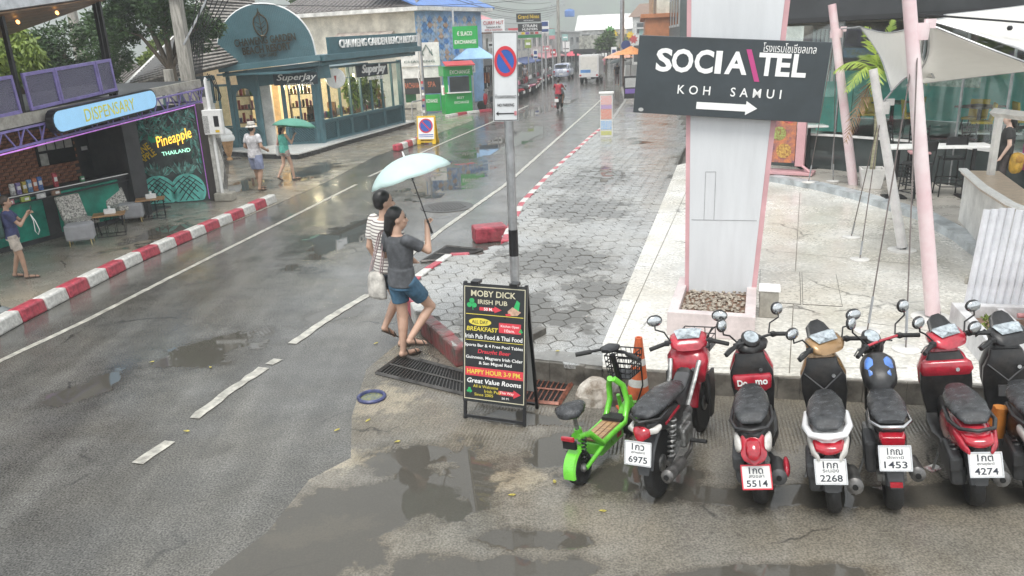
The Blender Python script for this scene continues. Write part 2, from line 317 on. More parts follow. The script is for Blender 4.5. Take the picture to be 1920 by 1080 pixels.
# right pavement
def px(pts, z): return [G(a, b, z) for a, b in pts]
kerb_top = px([(868, 650), (788, 582), (765, 533), (800, 505), (848, 474), (905, 476), (948, 452), (960, 420), (980, 378), (1040, 316), (1112, 252)], .25)
far_k = [Vector((6.9, 45, 0)), Vector((8.3, 56, 0)), Vector((10.4, 69, 0)), Vector((16, 105, 0))]
edge = px([(1130, 645), (1200, 480), (1270, 310)], .25)
front = px([(1130, 686)], .25)
inner = [front[0], edge[0], edge[1], edge[2], Vector((6.3, 27, 0)), Vector((8.9, 42, 0)), Vector((11.2, 56, 0)), Vector((14, 70, 0)), Vector((20, 105, 0))]
poly = inner + far_k[::-1] + kerb_top[::-1]
pav = MB().prism([(p.x, p.y) for p in poly], -.01, .236).build('right_pavement', joint_m)
prop(pav, 'hexagonal block pavement with a film of rain along the road', 'pavement', kind='structure')
def inside(x, y, pl):
    c = False; n = len(pl)
    for i in range(n):
        a, b = pl[i], pl[i - 1]
        if (a.y > y) != (b.y > y) and x < (b.x - a.x) * (y - a.y) / (b.y - a.y) + a.x: c = not c
    return c
def edist(x, y, pl):
    q = Vector((x, y)); best = 9
    for i in range(len(pl)):
        a = pl[i - 1].xy; b = pl[i].xy; d = b - a
        tt = max(0, min(1, (q - a).dot(d) / max(d.length_squared, 1e-9))); best = min(best, (a + d * tt - q).length)
    return best
HA = .155
def hexring(r, z): return [Vector((r * math.cos(k * math.pi / 3), r * math.sin(k * math.pi / 3), z)) for k in range(6)]
hm = MB(); hm.rings([hexring(HA - .005, -.05), hexring(HA - .005, -.004), hexring(HA - .012, 0)], cap=False); hm.add(hexring(HA - .012, 0), [tuple(range(6))])
hexmesh = hm.mesh('paver'); hexmesh.materials.append(paver_m)
cells = []; rot = rad(-17)
for i in range(-30, 60):
    for j in range(-30, 150):
        lx = i * 1.5 * HA; ly = j * math.sqrt(3) * HA + (i % 2) * math.sqrt(3) / 2 * HA
        x = lx * math.cos(rot) - ly * math.sin(rot) + .3 - .2; y = lx * math.sin(rot) + ly * math.cos(rot) + 8
        x, y = lx * math.cos(rot) + ly * -math.sin(rot) + .2, lx * math.sin(rot) + ly * math.cos(rot) + 8
        if 7.4 < y < 46 and (inside(x, y, poly) and edist(x, y, poly) > .01 or (8.2 < y < 21 and x > 0 and not inside(x, y, poly) and edist(x, y, poly) < .15 and edist(x, y, kerb_top) > .5)): cells.append((x, y))
cells.sort(key=lambda c: c[0] ** 2 + c[1] ** 2)
rest = MB()
for k, (x, y) in enumerate(cells):
    z = .25 + random.uniform(-.005, .003); tx, ty = random.gauss(0, .008), random.gauss(0, .008)
    if k < 290:
        o = bpy.data.objects.new('paver', hexmesh); link(o, pav); o.location = (x, y, z); o.rotation_euler = (tx, ty, rot)
    else:
        M = Matrix.Translation((x, y, z)) @ Euler((tx, ty, rot)).to_matrix().to_4x4()
        for r in ([HA - .006, -.02], ):
            rest.add([M @ p for p in hexring(HA - .005, -.02)] + [M @ p for p in hexring(HA - .01, 0)], [(6, 7, 8, 9, 10, 11)] + [(q, (q + 1) % 6, 6 + (q + 1) % 6, 6 + q) for q in range(6)])
o = rest.build('pavers_beyond', paver_m, pav); o['kind'] = 'stuff'
# smooth cement margin along the front and the white plaza
m = MB(); fr = px([(868, 650), (1000, 672), (1130, 686)], .25); 
m.prism([(p.x, p.y) for p in fr] + [(fr[2].x + .02, fr[2].y + .3), (fr[1].x + .05, fr[1].y + .28), (fr[0].x + .06, fr[0].y + .3)], .2, .249)
m.build('cement_margin', mat('wet_cement', (.2, .195, .18), .2, var=.2, scale=3, world=True), pav)
# retaining face of the raised pavement and plaza: dark, wet, stained
ft = px([(868, 650), (1000, 672), (1130, 688), (1300, 697), (1500, 706), (1700, 714), (2000, 726)], .25)
m = MB()
for a, b in zip(ft[:-1], ft[1:]):
    n = int((b - a).length / .25) + 1
    for k in range(n):
        p = a.lerp(b, k / n); q = a.lerp(b, (k + 1) / n); d = (b - a).normalized(); nn = Vector((d.y, -d.x, 0)); j = random.uniform(-.012, .012)
        pp = [p + nn * (.03 + j), q + nn * (.03 + j), q - nn * .2, p - nn * .2]
        m.prism([(v.x, v.y) for v in pp], -.01, .243 + random.uniform(-.012, .004))
wallf = m.build('retaining_edge', bare, None, bev=.008); prop(wallf, 'low stained concrete retaining edge behind the parked scooters', 'kerb', kind='structure')
# white plaza
pz = [ft[2], edge[0], edge[1], edge[2], Vector((5.6, 22, 0)), Vector((9, 22, 0)), Vector((16, 14, 0)), Vector((14, 5.2, 0)), ft[-1], ft[4], ft[3]]
plaza = MB().prism([(p.x, p.y) for p in pz[::-1]], -.01, .254).build('plaza', plaza_m); prop(plaza, 'white painted concrete plaza under the sail canopy', 'plaza', kind='structure')
for nm, pl in (('inspection_cover', [(1425, 506), (1500, 510), (1502, 572), (1423, 566)]), ('inspection_cover', [(1503, 510), (1568, 515), (1580, 576), (1505, 572)])):
    q = px(pl, .25); c = sum(q, Vector()) / 4
    MB().prism([(p.x, p.y) for p in q][::-1], .2, .257).build('cover_gap', joint_m, plaza)
    MB().prism([((c + (p - c) * .975).x, (c + (p - c) * .975).y) for p in q][::-1], .2, .262).build(nm, plaza_m, plaza, bev=.004)
for a, b in (((1150, 660), (1300, 330)), ((1480, 700), (1500, 360)), ((1290, 690), (1700, 690)), ((1440, 470), (1760, 500)), ((1590, 600), (1740, 620))):
    a, b = G(*a, .254), G(*b, .254); a.z = b.z = .2555; d = (b - a).normalized(); nn = Vector((-d.y, d.x, 0)) * .006; MB().add([a - nn, b - nn, b + nn, a + nn], [(0, 1, 2, 3)]).build('control_joint', mat('joint_dirt', (.2, .18, .15), .6), plaza)
# curved step and terrace
stp = px([(1440, 340), (1520, 354), (1600, 374), (1720, 412), (1790, 452), (1850, 500)], .25)
tz = .37
ter = MB().prism([(p.x, p.y) for p in [stp[0] + Vector((-.3, .8, 0))] + stp + [Vector((16, 9, 0)), Vector((22, 20, 0)), Vector((14, 34, 0)), Vector((8.5, 34, 0))]], -.01, tz)
ter = ter.build('terrace', terrace_m); prop(ter, 'pale tiled restaurant terrace one step above the white plaza', 'terrace', kind='structure')
m = MB()
for a, b in zip(stp[:-1], stp[1:]):
    d = (b - a).normalized(); nn = Vector((-d.y, d.x, 0)) * -1
    q = [a + nn * .02, b + nn * .02, b - nn * .28, a - nn * .28]
    if (q[1] - q[0]).cross(q[2] - q[1]).z < 0: q = q[::-1]
    m.prism([(v.x, v.y) for v in q], .2, tz + .012)
m.build('step_nosing', mat('step_grey_blue', (.5, .54, .56), .35, var=.2, scale=3, world=True, dirt=.5), ter)
# ------------------------------------------------------------------ painted lines
def ribbon(name, pts, w, z, mt, label, ragged=.006):
    m = MB(); pts = [Vector((p[0], p[1], 0)) for p in pts]; L_, R_ = [], []
    fine = []
    for a, b in zip(pts[:-1], pts[1:]):
        n = max(1, int((b - a).length / .12)); fine += [a.lerp(b, k / n) for k in range(n)]
    fine.append(pts[-1])
    for i, p in enumerate(fine):
        d = (fine[min(i + 1, len(fine) - 1)] - fine[max(i - 1, 0)]).normalized(); nn = Vector((-d.y, d.x, 0))
        L_.append(p + nn * (w / 2 + random.uniform(-ragged, ragged))); R_.append(p - nn * (w / 2 + random.uniform(-ragged, ragged)))
    n = len(fine); m.add([(p.x, p.y, z) for p in L_ + R_], [(n + i, n + i + 1, i + 1, i) for i in range(n - 1)])
    return prop(m.build(name, mt), label, 'road marking', kind='structure')
def pxl(*a): return [G(x, y) for x, y in a]
ribbon('edge_line', pxl((-80, 716), (0, 677), (160, 602), (320, 520), (500, 430), (668, 346)), .1, .005, white_line, 'thin white edge line beside the left kerb')
ribbon('edge_line', pxl((692, 331), (760, 300), (840, 264), (920, 230), (990, 198)), .11, .005, white_line, 'thin white edge line beyond the umbrella')
ribbon('edge_line', pxl((548, 645), (620, 595), (690, 553)), .13, .008, white_line, 'broad worn white line behind the couple', .012)
ribbon('edge_line', pxl((770, 478), (830, 430), (950, 345), (1040, 265), (1118, 196), (1130, 183)), .11, .008, white_line, 'white line along the right kerb up the street', .01)
ribbon('edge_line', pxl((364, 785), (420, 742), (495, 690)), .13, .008, white_line, 'long broken dash of white road paint', .016)
ribbon('edge_line', pxl((505, 684), (521, 674)), .12, .008, white_line, 'short stub of white road paint', .016)
ribbon('edge_line', pxl((258, 870), (318, 828)), .12, .008, white_line, 'isolated white dash low on the asphalt', .012)
# ------------------------------------------------------------------ kerbs of red and white blocks
def kerb(label, path, L, w, h, z0, cols, first=0, nlim=999, round_=.02, wear=0):
    root = thing('kerb', label, 'kerb', kind='structure'); path = [Vector((p[0], p[1], 0)) for p in path]; i = first; cnt = 0
    rem = 0
    pts = [path[0]]; 
    for a, b in zip(path[:-1], path[1:]):
        d = b - a; s = L - rem
        while s <= d.length: pts.append(a + d * (s / d.length)); s += L
        rem = (rem + d.length) % L
        if rem > L * .98: rem = 0
    for a, b in zip(pts[:-1], pts[1:]):
        if cnt >= nlim: break
        d = b - a; an = math.atan2(d.y, d.x); hh = h + random.uniform(-.008, .008)
        m = MB(); t_ = w * .36
        m.rings([[Vector((x, -w / 2, 0)), Vector((x, w / 2, 0)), Vector((x, w / 2, hh * .97)), Vector((x, -t_, hh))] for x in (-(d.length - .008) / 2, 0, (d.length - .008) / 2)])
        o = m.build('kerb_block', cols[i % len(cols)], root, bev=round_, loc=((a + b) / 2) + Vector((0, 0, z0)), rot=(random.uniform(-.015, .015), random.uniform(-.008, .008), an + random.uniform(-.012, .012)))
        i += 1; cnt += 1
    return root
kerb('red and white kerb blocks before the dispensary terrace', px([(-60, 660), (0, 622), (250, 494), (528, 372)], .0), .55, .24, .2, 0, [red_p, white_p], round_=.03)
kerb('short red and white kerb beside the yellow folding sign', pxl((742, 284), (772, 273), (850, 240)), .5, .26, .24, 0, [red_p, white_p], nlim=9, round_=.05)
kerb('low red and white kerb before the money exchange', pxl((838, 220), (872, 214), (925, 208)), .9, .25, .14, 0, [white_p, red_p])
kr = [Vector((p.x, p.y, 0)) for p in kerb_top]
old_red = mat('kerb_paint_red_worn', (.22, .045, .05), .4, var=.45, scale=5, dirt=1.0, bump=.9, bscale=12, c2=(.1, .085, .075))
kerb('worn dark red kerb beside the walking couple', [kr[0], kr[1]], .42, .2, .262, 0, [old_red], round_=.025)
kerb('red and white kerb rounding the side drain', [kr[1], kr[2], kr[3], kr[4], kr[5]], .42, .17, .262, 0, [red_p, white_p], first=1)
kerb('red and white kerb along the right pavement', [kr[6], kr[7], kr[8], kr[9], kr[10], Vector((4.6, 34, 0))], .5, .17, .262, 0, [red_p, white_p], first=0)
kerb('grey kerb of the far right pavement', [Vector((4.6, 34, 0)), far_k[0], far_k[1], far_k[2], far_k[3]], 2.5, .16, .26, 0, [mat('kerb_grey', (.3, .29, .27), .4)])
rb = px([(892, 456), (948, 452)], .0); d = rb[1] - rb[0]
m = MB().box((0, 0, .15), (.62, .42, .3)); prop(m.build('kerb_end_block', mat('kerb_red_dull', (.4, .06, .085), .45, var=.35, scale=6, dirt=.85, bump=.5, bscale=16), None, bev=.03, loc=(rb[0] + rb[1]) / 2 + Vector((-.02, .12, .004)), rot=(0, 0, math.atan2(d.y, d.x) + .1)), 'big red kerb block at the head of the drain', 'kerb block')
# ------------------------------------------------------------------ drains and covers
iron = mat('wet_iron', (.09, .085, .08), .35, metal=.6, var=.3, dirt=.4); rust = mat('rusty_iron', (.3, .11, .07), .45, metal=.2, var=.35, scale=12, dirt=.4)
dark = mat('hole_shade_black', (.008, .008, .008), .9, var=0)  # flat black that stands for the shade inside holes
def grate(label, c4, nb, bar=.012, edge_m=(iron, iron), z=.012):
    a, b, c, d = [Vector((p.x, p.y, 0)) for p in c4]     # a-b near edge, d-c far edge
    o_ = (a + b + c + d) / 4; root = thing('drain_grate', label, 'drain', o_); a, b, c, d = a - o_, b - o_, c - o_, d - o_
    MB().add([(p.x, p.y, -.01 + .016) for p in (a, b, c, d)], [(0, 1, 2, 3)]).build('pit', dark, root)  # black sheet laid above the ground, painted as the shade of the pit
    fr_ = MB()
    for p, q in ((a, b), (b, c), (c, d), (d, a)): fr_.tube([p + Vector((0, 0, z + .004)), q + Vector((0, 0, z + .004))], .025, 4)
    fr_.build('frame', edge_m[1], root)
    mid = MB().tube([(a + d) / 2 + Vector((0, 0, z + .006)), (b + c) / 2 + Vector((0, 0, z + .006))], .012, 4); mid.build('cross_bar', edge_m[0], root)
    bm_ = MB().box((0, 0, 0), (1, bar, .016)); me = bm_.mesh('bar'); me.materials.append(edge_m[0])
    for k in range(nb):
        f = (k + .5) / nb; p = a.lerp(b, f); q = d.lerp(c, f); e = q - p
        o = bpy.data.objects.new('bar', me); link(o, root); o.location = (p + q) / 2 + Vector((0, 0, z)); o.scale = (e.length, 1, 1); o.rotation_euler = (0, 0, math.atan2(e.y, e.x))
    return root
grate('wide iron drain grate beside the walking couple', pxl((706, 702), (872, 742), (872, 700), (752, 668)), 26)
grate('rust red drain grate behind the folding pub sign', pxl((905, 748), (1048, 760), (1078, 712), (925, 700)), 16, edge_m=(rust, rust))
grate('iron side drain grate set in the kerb notch', pxl((790, 492), (845, 488), (905, 470), (838, 463)), 14)
blue = mat('cover_ring_blue', (.05, .06, .16), .35, var=.3, scale=20); mc = G(697, 747)
root = thing('manhole_ring', 'small round pit with a dark blue rim in the apron', 'manhole', (mc.x, mc.y, .008))
MB().rings([[Vector((r * math.cos(k * math.pi / 16), r * math.sin(k * math.pi / 16), z)) for k in range(32)] for r, z in ((.155, 0), (.158, .02), (.145, .032), (.128, .03), (.118, .012), (.118, .002))], cap=False).build('rim', blue, root, smooth=40)
MB().lathe([(.001, .005), (.118, .005)], n=24, cap=False).build('water', mat('pit_water', (.06, .08, .09), .05, c2=(.2, .2, .06), scale=40), root)
mc = G(838, 388); root = thing('manhole_cover', 'large round ribbed cast manhole cover in the road', 'manhole cover', (mc.x, mc.y, .002), .3)
MB().lathe([(.62, 0), (.62, .008), (.52, .012), (.02, .012)], n=36).build('plate', iron, root)
bm_ = MB()
for k in range(-5, 6):
    hl = math.sqrt(max(0, .46 ** 2 - (k * .075) ** 2))
    if hl > .05: MB().box((k * .075, 0, .016), (.03, 2 * hl, .012)).build('rib', iron, root)
# ================================================================== LEFT SIDE: dispensary
def WF(A, B, root=None):
    """wall frame: x along A>B, z up, the street on -y; relative to root's location"""
    A = Vector((A[0], A[1], A[2] if len(A) > 2 else 0)); B = Vector((B[0], B[1], 0)); d = B.xy - A.xy
    M = Matrix.Translation(A) @ Matrix.Rotation(math.atan2(d.y, d.x), 4, 'Z')
    if root is not None: M = Matrix.Translation(-Vector(root.location)) @ M
    return M
def wroot(name, label, cat, A, B, group=None):
    d = Vector(B[:2]) - Vector(A[:2]); return thing(name, label, cat, (A[0], A[1], A[2] if len(A) > 2 else 0), math.atan2(d.y, d.x), group)
def part(name, mt, parent, f, M=None, **kw):
    m = MB(M); f(m); return m.build(name, mt, parent, **kw)
def bx(name, mt, parent, c, d, M=None, **kw): return MB(M).box(c, d).build(name, mt, parent, **kw)
purple = mat('purple_paint', (.22, .18, .43), .4, var=.15); black_m = mat('black_metal', (.02, .02, .022), .35, metal=.3)
charcoal = mat('charcoal_render', (.045, .047, .05), .5, var=.2, scale=3); darkwood = mat('dark_weathered_wood', (.055, .045, .04), .5, stretch=(6, 6, .6))
teal_pan = mat('teal_green_panel', (.02, .26, .18), .3, var=.35, scale=1.6, c2=(.012, .12, .09)); beige_c = mat('beige_concrete', (.38, .36, .31), .5, dirt=.5)
brick_m = mat('brick_red_brown', (.38, .16, .09), .7, var=.35, scale=14); soff = mat('soffit_timber', (.33, .19, .1), .45, stretch=(1, 8, 8), scale=3, var=.3)
grey_steel = mat('galvanised_steel', (.42, .43, .44), .35, metal=.6, var=.15); white_s = mat('white_satin', (.78, .78, .76), .4, var=.06)
mesh_in = mat('dark_mesh_infill', (.17, .16, .25), .5, alpha=.62, scale=60, var=.3)
neon_p = mat('neon_violet', (.8, .3, 1), .4, emis=.1, ecol=(.75, .3, 1.)); bulb_m = mat('warm_bulb', (1, .5, .15), .3, emis=3, ecol=(1, .45, .12))
TA, TB = (-8.5, 12.33), (-7.75, 19.88)
disp = wroot('dispensary_building', 'dark shopfront with purple truss, balcony and painted pineapple wall', 'shop building', TA, TB)
di = disp.matrix_basis.copy() if False else (Matrix.Translation((TA[0], TA[1], 0)) @ Matrix.Rotation(disp.rotation_euler.z, 4, 'Z')).inverted()
def DW(A, B): return di @ WF(A, B)
tilt = math.atan(.04)
TR = Matrix.Translation((0, 0, 2.12)) @ Matrix.Rotation(-tilt, 4, 'Y')
# canopy, truss, neon edge
bx('canopy_slab', charcoal, disp, (3.2, 1.7, .47), (10.2, 3.1, .12), TR)
bx('fascia_board', beige_c, disp, (3.2, .1, .46), (10.2, .06, .2), TR)
part('truss_chord', purple, disp, lambda m: m.box((3.45, 0, .04), (9.7, .05, .035)), TR); part('truss_chord', purple, disp, lambda m: m.box((3.45, 0, .33), (9.7, .05, .035)), TR)
bm_ = MB().box((0, 0, 0), (.36, .022, .022)); brm = bm_.mesh('brace'); brm.materials.append(purple)
for k in range(34):
    o = bpy.data.objects.new('brace', brm); link(o, disp); x = -1.2 + k * .28
    o.matrix_basis = TR @ Matrix.Translation((x, .012 * (-1) ** k, .185)) @ Matrix.Rotation((-1) ** k * .93, 4, 'Y')
    if k % 2:
        o = bpy.data.objects.new('brace', brm); link(o, disp); o.matrix_basis = TR @ Matrix.Translation((x, .03, .185)) @ Matrix.Rotation(math.pi / 2, 4, 'Y') @ Matrix.Scale(.8, 4)
part('neon_strip', neon_p, disp, lambda m: m.tube([(-1.2, -.05, .0), (8.35, -.05, .0)], .014, 6), TR)
part('truss_end', purple, disp, lambda m: [m.tube([(8.3, 0, 0), (8.3, 1.1, 0)], .025, 4), m.tube([(8.3, 0, .34), (8.3, 1.1, .34)], .025, 4)] + [m.tube([(8.3, .1 + .25 * k, .02), (8.3, .3 + .25 * k, .32)], .014, 4) for k in range(4)], TR)
# balcony railing: panels of purple frames with mesh
BR = Matrix.Translation((0, .12, 2.62)) @ Matrix.Rotation(-tilt * 1.7, 4, 'Y')
edges = [-1.1, .35, 1.62, 1.86, 2.75, 4.05, 4.62]
for a, b in zip(edges[:-1], edges[1:]):
    if b - a < .3: continue
    fr_ = part('railing_panel', purple, disp, lambda m: [m.box(((a + b) / 2, 0, .05), (b - a - .02, .05, .06)), m.box(((a + b) / 2, 0, .64), (b - a - .02, .05, .06)), m.box((a + .035, 0, .345), (.055, .045, .53)), m.box((b - .035, 0, .345), (.055, .045, .53))], BR, bev=.004)
    bx('mesh_infill', mesh_in, fr_, ((a + b) / 2, 0, .345), (b - a - .12, .008, .53), BR)
bx('balcony_edge', charcoal, disp, (1.75, .3, 0), (6, .5, .05), BR)
for x, z0, z1 in ((1.75, 2.6, 4.38), (4.66, 2.7, 4.75), (4.75, 2.7, 4.74)):
    part('balcony_post', black_m, disp, lambda m: m.box((x, .2 if x != 4.75 else .35, (z0 + z1) / 2), (.07, .07, z1 - z0)))
# upper roof: timber soffit boards under a grey edge beam
RF = Matrix.Translation((0, .0, 4.2)) @ Matrix.Rotation(-.125, 4, 'Y') @ Matrix.Rotation(-.25, 4, 'X')
for k in range(12):
    bx('soffit_board', soff, disp, (1.6, .1 + .33 * k, .0), (6.6, .315, .03), RF, bev=.004)
bx('roof_edge_beam', grey_steel, disp, (1.6, -.12, .12), (6.6, .1, .2), RF); bx('upper_roof', charcoal, disp, (1.6, 2, .17), (6.6, 4.2, .1), RF)
for k in range(5): part('bulb', bulb_m, disp, lambda m: m.ball((.3 + k * .75, .25 + .3 * (k % 2), -.09), (.03, .03, .04), 8, 6), RF, smooth=60)
# counter line
CA, CB = (-10.13, 14.97), (-8.97, 17.82); M = DW(CA, CB)
bx('floor_slab', charcoal, disp, (1, 1.6, .02), (7, 3.2, .03), M)
for a, b in ((-2.4, 1.12), (1.42, 3.05)):
    f = bx('counter_panel', teal_pan, disp, ((a + b) / 2, 0, .53), (b - a, .06, .86), M, bev=.01)
for c in (1.27, 3.15): bx('counter_pier', charcoal, disp, (c, .03, .5), (.28, .1, 1.0), M)
bx('plinth', charcoal, disp, (.4, .0, .05), (5.6, .09, .1), M)
bx('counter_top', charcoal, disp, (.6, .12, 1.01), (6, .42, .05), M); part('counter_rail', white_s, disp, lambda m: m.tube([(-2.4, -.12, 1.05), (3.5, -.12, 1.05)], .012, 6), M)
part('shelf', charcoal, disp, lambda m: m.box((.6, -.06, .9), (5.6, .16, .02)), M)
# back wall: dark render with a brick stretch and a window
bx('back_wall', charcoal, disp, (1.2, 1.32, 1.3), (5.6, .1, 2.6), M); bx('side_wall', charcoal, disp, (3.62, .75, 1.25), (.1, 1.7, 2.5), M); bx('front_pier', charcoal, disp, (3.5, -.1, 1.22), (.42, .2, 2.42), M)
bw = bx('brick_backing', mat('brick_joint', (.09, .07, .055), .8), disp, (1.5, 1.25, 1.5), (3.4, .04, 1.4), M)
bme = MB().box((0, 0, 0), (.205, .03, .062)).mesh('brick'); bme.materials.append(brick_m)
for r in range(17):
    for k in range(15):
        o = bpy.data.objects.new('brick', bme); link(o, bw)
        o.matrix_basis = M @ Matrix.Translation((-.1 + k * .217 + (r % 2) * .108, 1.22 + random.uniform(-.006, .006), .95 + r * .074))
wn = bx('window_frame', black_m, disp, (2.6, 1.185, 1.66), (.94, .05, .6), M)
for k in range(4): bx('pane', mat('frosted_pane', (.5, .5, .46), .3), wn, (2.26 + .225 * k, 1.155, 1.8), (.19, .02, .22), M)
bx('pane', mat('frosted_pane', (.5, .5, .46), .3), wn, (2.26, 1.155, 1.5), (.19, .02, .26), M)
bx('notice', white_s, disp, (3.42, 1.26, 1.6), (.16, .012, .09), M)
# mural wall
MA, MBp = (-9.35, 19.47), (-7.72, 19.89); MM = DW(MA, MBp); mw = bx('mural_wall', mat('mural_ground', (.07, .09, .085), .5, scale=3, var=.3), disp, (.82, .06, 1.22), (1.72, .1, 2.44), MM)
bx('end_post', darkwood, disp, (1.79, .02, 1.2), (.2, .22, 2.5), MM, bev=.01)
part('neon_strip', neon_p, disp, lambda m: m.tube([(1.67, -.02, 2.42), (1.67, -.02, .05)], .01, 6), MM)
leafm = [mat('mural_teal', (.09, .4, .32), .5, var=.4, scale=9), mat('mural_teal_pale', (.25, .6, .52), .5, var=.4, scale=9), mat('mural_grey_green', (.16, .26, .23), .5, var=.3, scale=9)]
def blade(m, x, z, an, L, w, y):
    d = Vector((math.cos(an), math.sin(an))); n = Vector((-d.y, d.x)); p = Vector((x, z)); q = p + d * L; c = p + d * L * .5 + n * (w * random.uniform(-.6, .6))
    pl = [p, c - n * w / 2, q, c + n * w / 2]
    pl = [(max(.02, min(1.62, a.x)), max(.03, min(2.42, a.y))) for a in pl]; m.xz(pl, y, y + .002)
for q in range(3):
    m = MB(MM)
    for k in range(70):
        x = random.uniform(.1, 1.6); z = random.uniform(1.72, 2.35); blade(m, x, z, random.uniform(-2.8, -.3), random.uniform(.15, .32), .05, -.004 - .0006 * k / 20 - .003 * q)
    for k in range(34):
        s_ = random.choice((0.08, 1.5)); blade(m, s_ + random.uniform(-.05, .12), random.uniform(.9, 1.8), random.uniform(-2.2, -.9), random.uniform(.15, .3), .05, -.0045 - .003 * q)
    for k in range(26):
        x = random.choice((.55, 1.15)) + random.uniform(-.16, .16); blade(m, x, .72, 1.57 + (x - (.55 if x < .85 else 1.15)) * -4 + random.uniform(-.3, .3), random.uniform(.15, .38), .055, -.005 - .003 * q)
    m.build('mural_leaves', leafm[q], mw)
for cx_, cz in ((.5, .3), (1.2, .3)):
    m = MB(MM); pl = [(max(.04, min(1.63, cx_ + .42 * math.cos(a * math.pi / 16))), max(.03, cz + .44 * math.sin(a * math.pi / 16))) for a in range(32)]; m.xz(pl, -.006, -.002)
    f = m.build('mural_pineapple', mat('mural_turquoise', (.2, .72, .62), .5, var=.25, scale=3), mw); m = MB(MM)
    for k in range(-2, 3):
        for sg in (-1, 1):
            pts = [(cx_ + sg * (u - .5) * .75 + k * .14, -.009, .06 + .68 * u + .1 * math.sin(u * 3)) for u in (0, .2, .4, .6, .8, 1)]
            pts = [p for p in pts if ((p[0] - cx_) / .42) ** 2 + ((p[2] - cz) / .44) ** 2 < 1 and p[2] > .03 and .03 < p[0] < 1.63]
            if len(pts) > 1: m.tube(pts, .011, 4)
    m.build('mural_lines', charcoal, f)
nyel = mat('neon_yellow', (1, .5, .05), .4, emis=1.3, ecol=(1, .5, .06)); ngr = mat('neon_green', (.5, 1, .75), .4, emis=.9, ecol=(.45, 1, .7)); yp = mat('paint_yellow', (.8, .55, .03), .5)
def mtext(s, h, mt, x, y, z, ry=0, w=None, bold=0, **kw):
    o = text(s, h, mt, disp, (0, 0, 0), bold=bold, width=w, **kw); o.parent = disp
    o.matrix_basis = MM @ Matrix.Translation((x, y, z)) @ Matrix.Rotation(ry, 4, 'Y') @ Matrix.Rotation(rad(90), 4, 'X'); return o
mtext('Pineapple', .34, nyel, 1.06, -.03, 1.62, ry=-.24, w=.88, shear=.35, bold=.0); mtext('THAILAND', .095, ngr, 1.06, -.02, 1.3, ry=-.1, w=.68)
mtext('PINE', .17, yp, .3, -.02, 1.42, ry=-.5, w=.36, bold=.02); mtext('APPLE', .17, yp, .38, -.02, 1.24, ry=-.5, w=.42, bold=.02)
m = MB(MM)
for k in range(5): blade(m, .52, 1.55, .2 + k * .38, .22, .06, -.012 - .001 * k)
m.build('mural_leaves', mat('paint_leaf', (.02, .35, .2), .5), mw)
# lit lozenge sign over the truss
so_ = wroot('dispensary_sign', 'glowing pale blue lozenge sign reading DISPENSARY', 'sign', TA, TB)
SG = Matrix.Translation((3.72, -.14, 2.63)) @ Matrix.Rotation(-.052, 4, 'Y')
def stad(L, h, n=8): return [(L / 2 - h / 2 + h / 2 * math.cos(a), h / 2 * math.sin(a)) for a in [math.pi * (k / n - .5) for k in range(n + 1)]] + [(-L / 2 + h / 2 + h / 2 * math.cos(a), h / 2 * math.sin(a)) for a in [math.pi * (k / n + .5) for k in range(n + 1)]]
part('sign_case', black_m, so_, lambda m: m.xz(stad(3.62, .44), -.06, .08), SG); part('sign_face', mat('sign_pale_blue', (.3, .56, .8), .4, emis=.22, var=.03), so_, lambda m: m.xz(stad(3.54, .37), -.075, -.05), SG)
o = text('DISPENSARY', .24, mat('sign_yellow', (.62, .6, .08), .4, emis=.12), so_, (0, 0, 0), width=1.75); o.matrix_basis = SG @ Matrix.Translation((0, -.077, 0)) @ Matrix.Rotation(rad(90), 4, 'X')
# ---- packets on the counter
pk_cols = [('blue', (.12, .22, .45)), ('white', (.6, .6, .58)), ('lilac', (.3, .25, .5)), ('yellow', (.5, .4, .08)), ('sky blue', (.2, .35, .6)), ('orange', (.6, .2, .1)), ('deep blue', (.1, .2, .5)), ('red backed', (.5, .06, .08)), ('green', (.1, .3, .15)), ('pink', (.55, .25, .3))]
MC = WF(CA, CB)
for k, (cn, cc) in enumerate(pk_cols):
    x = [.3, .62, .75, .88, 1.0, 1.12, 1.24, 1.6, 2.25, .1][k]; h = [.3, .24, .24, .24, .26, .27, .28, .3, .12, .12][k]
    o = thing('packet', f'{cn} printed packet standing on the dispensary counter', 'packet', MC @ Vector((x, .1, 1.037)), math.atan2(CB[1] - CA[1], CB[0] - CA[0]), 'packets on the dispensary counter')
    bx('pouch', mat('packet_' + cn.replace(' ', '_'), cc, .35, scale=25, var=.35), o, (0, 0, h / 2), (.1, .05, h), bev=.012); bx('label_patch', white_s, o, (0, -.027, h * .55), (.07, .004, h * .3))
for k, (cn, cc) in enumerate([('pink', (.6, .25, .3)), ('lime', (.4, .5, .1)), ('white', (.6, .6, .6)), ('brown', (.25, .15, .1))]):
    o = thing('leaflet_holder', f'small {cn} leaflet holder on the shelf below the counter rail', 'leaflet', MC @ Vector((.35 + .35 * k, -.1, .911)), math.atan2(CB[1] - CA[1], CB[0] - CA[0]), 'leaflets on the counter shelf')
    bx('holder', mat('leaflet_' + cn, cc, .4, scale=30), o, (0, 0, .05), (.2, .05, .1), bev=.005); bx('slip', white_s, o, (.02, -.028, .05), (.09, .004, .05))
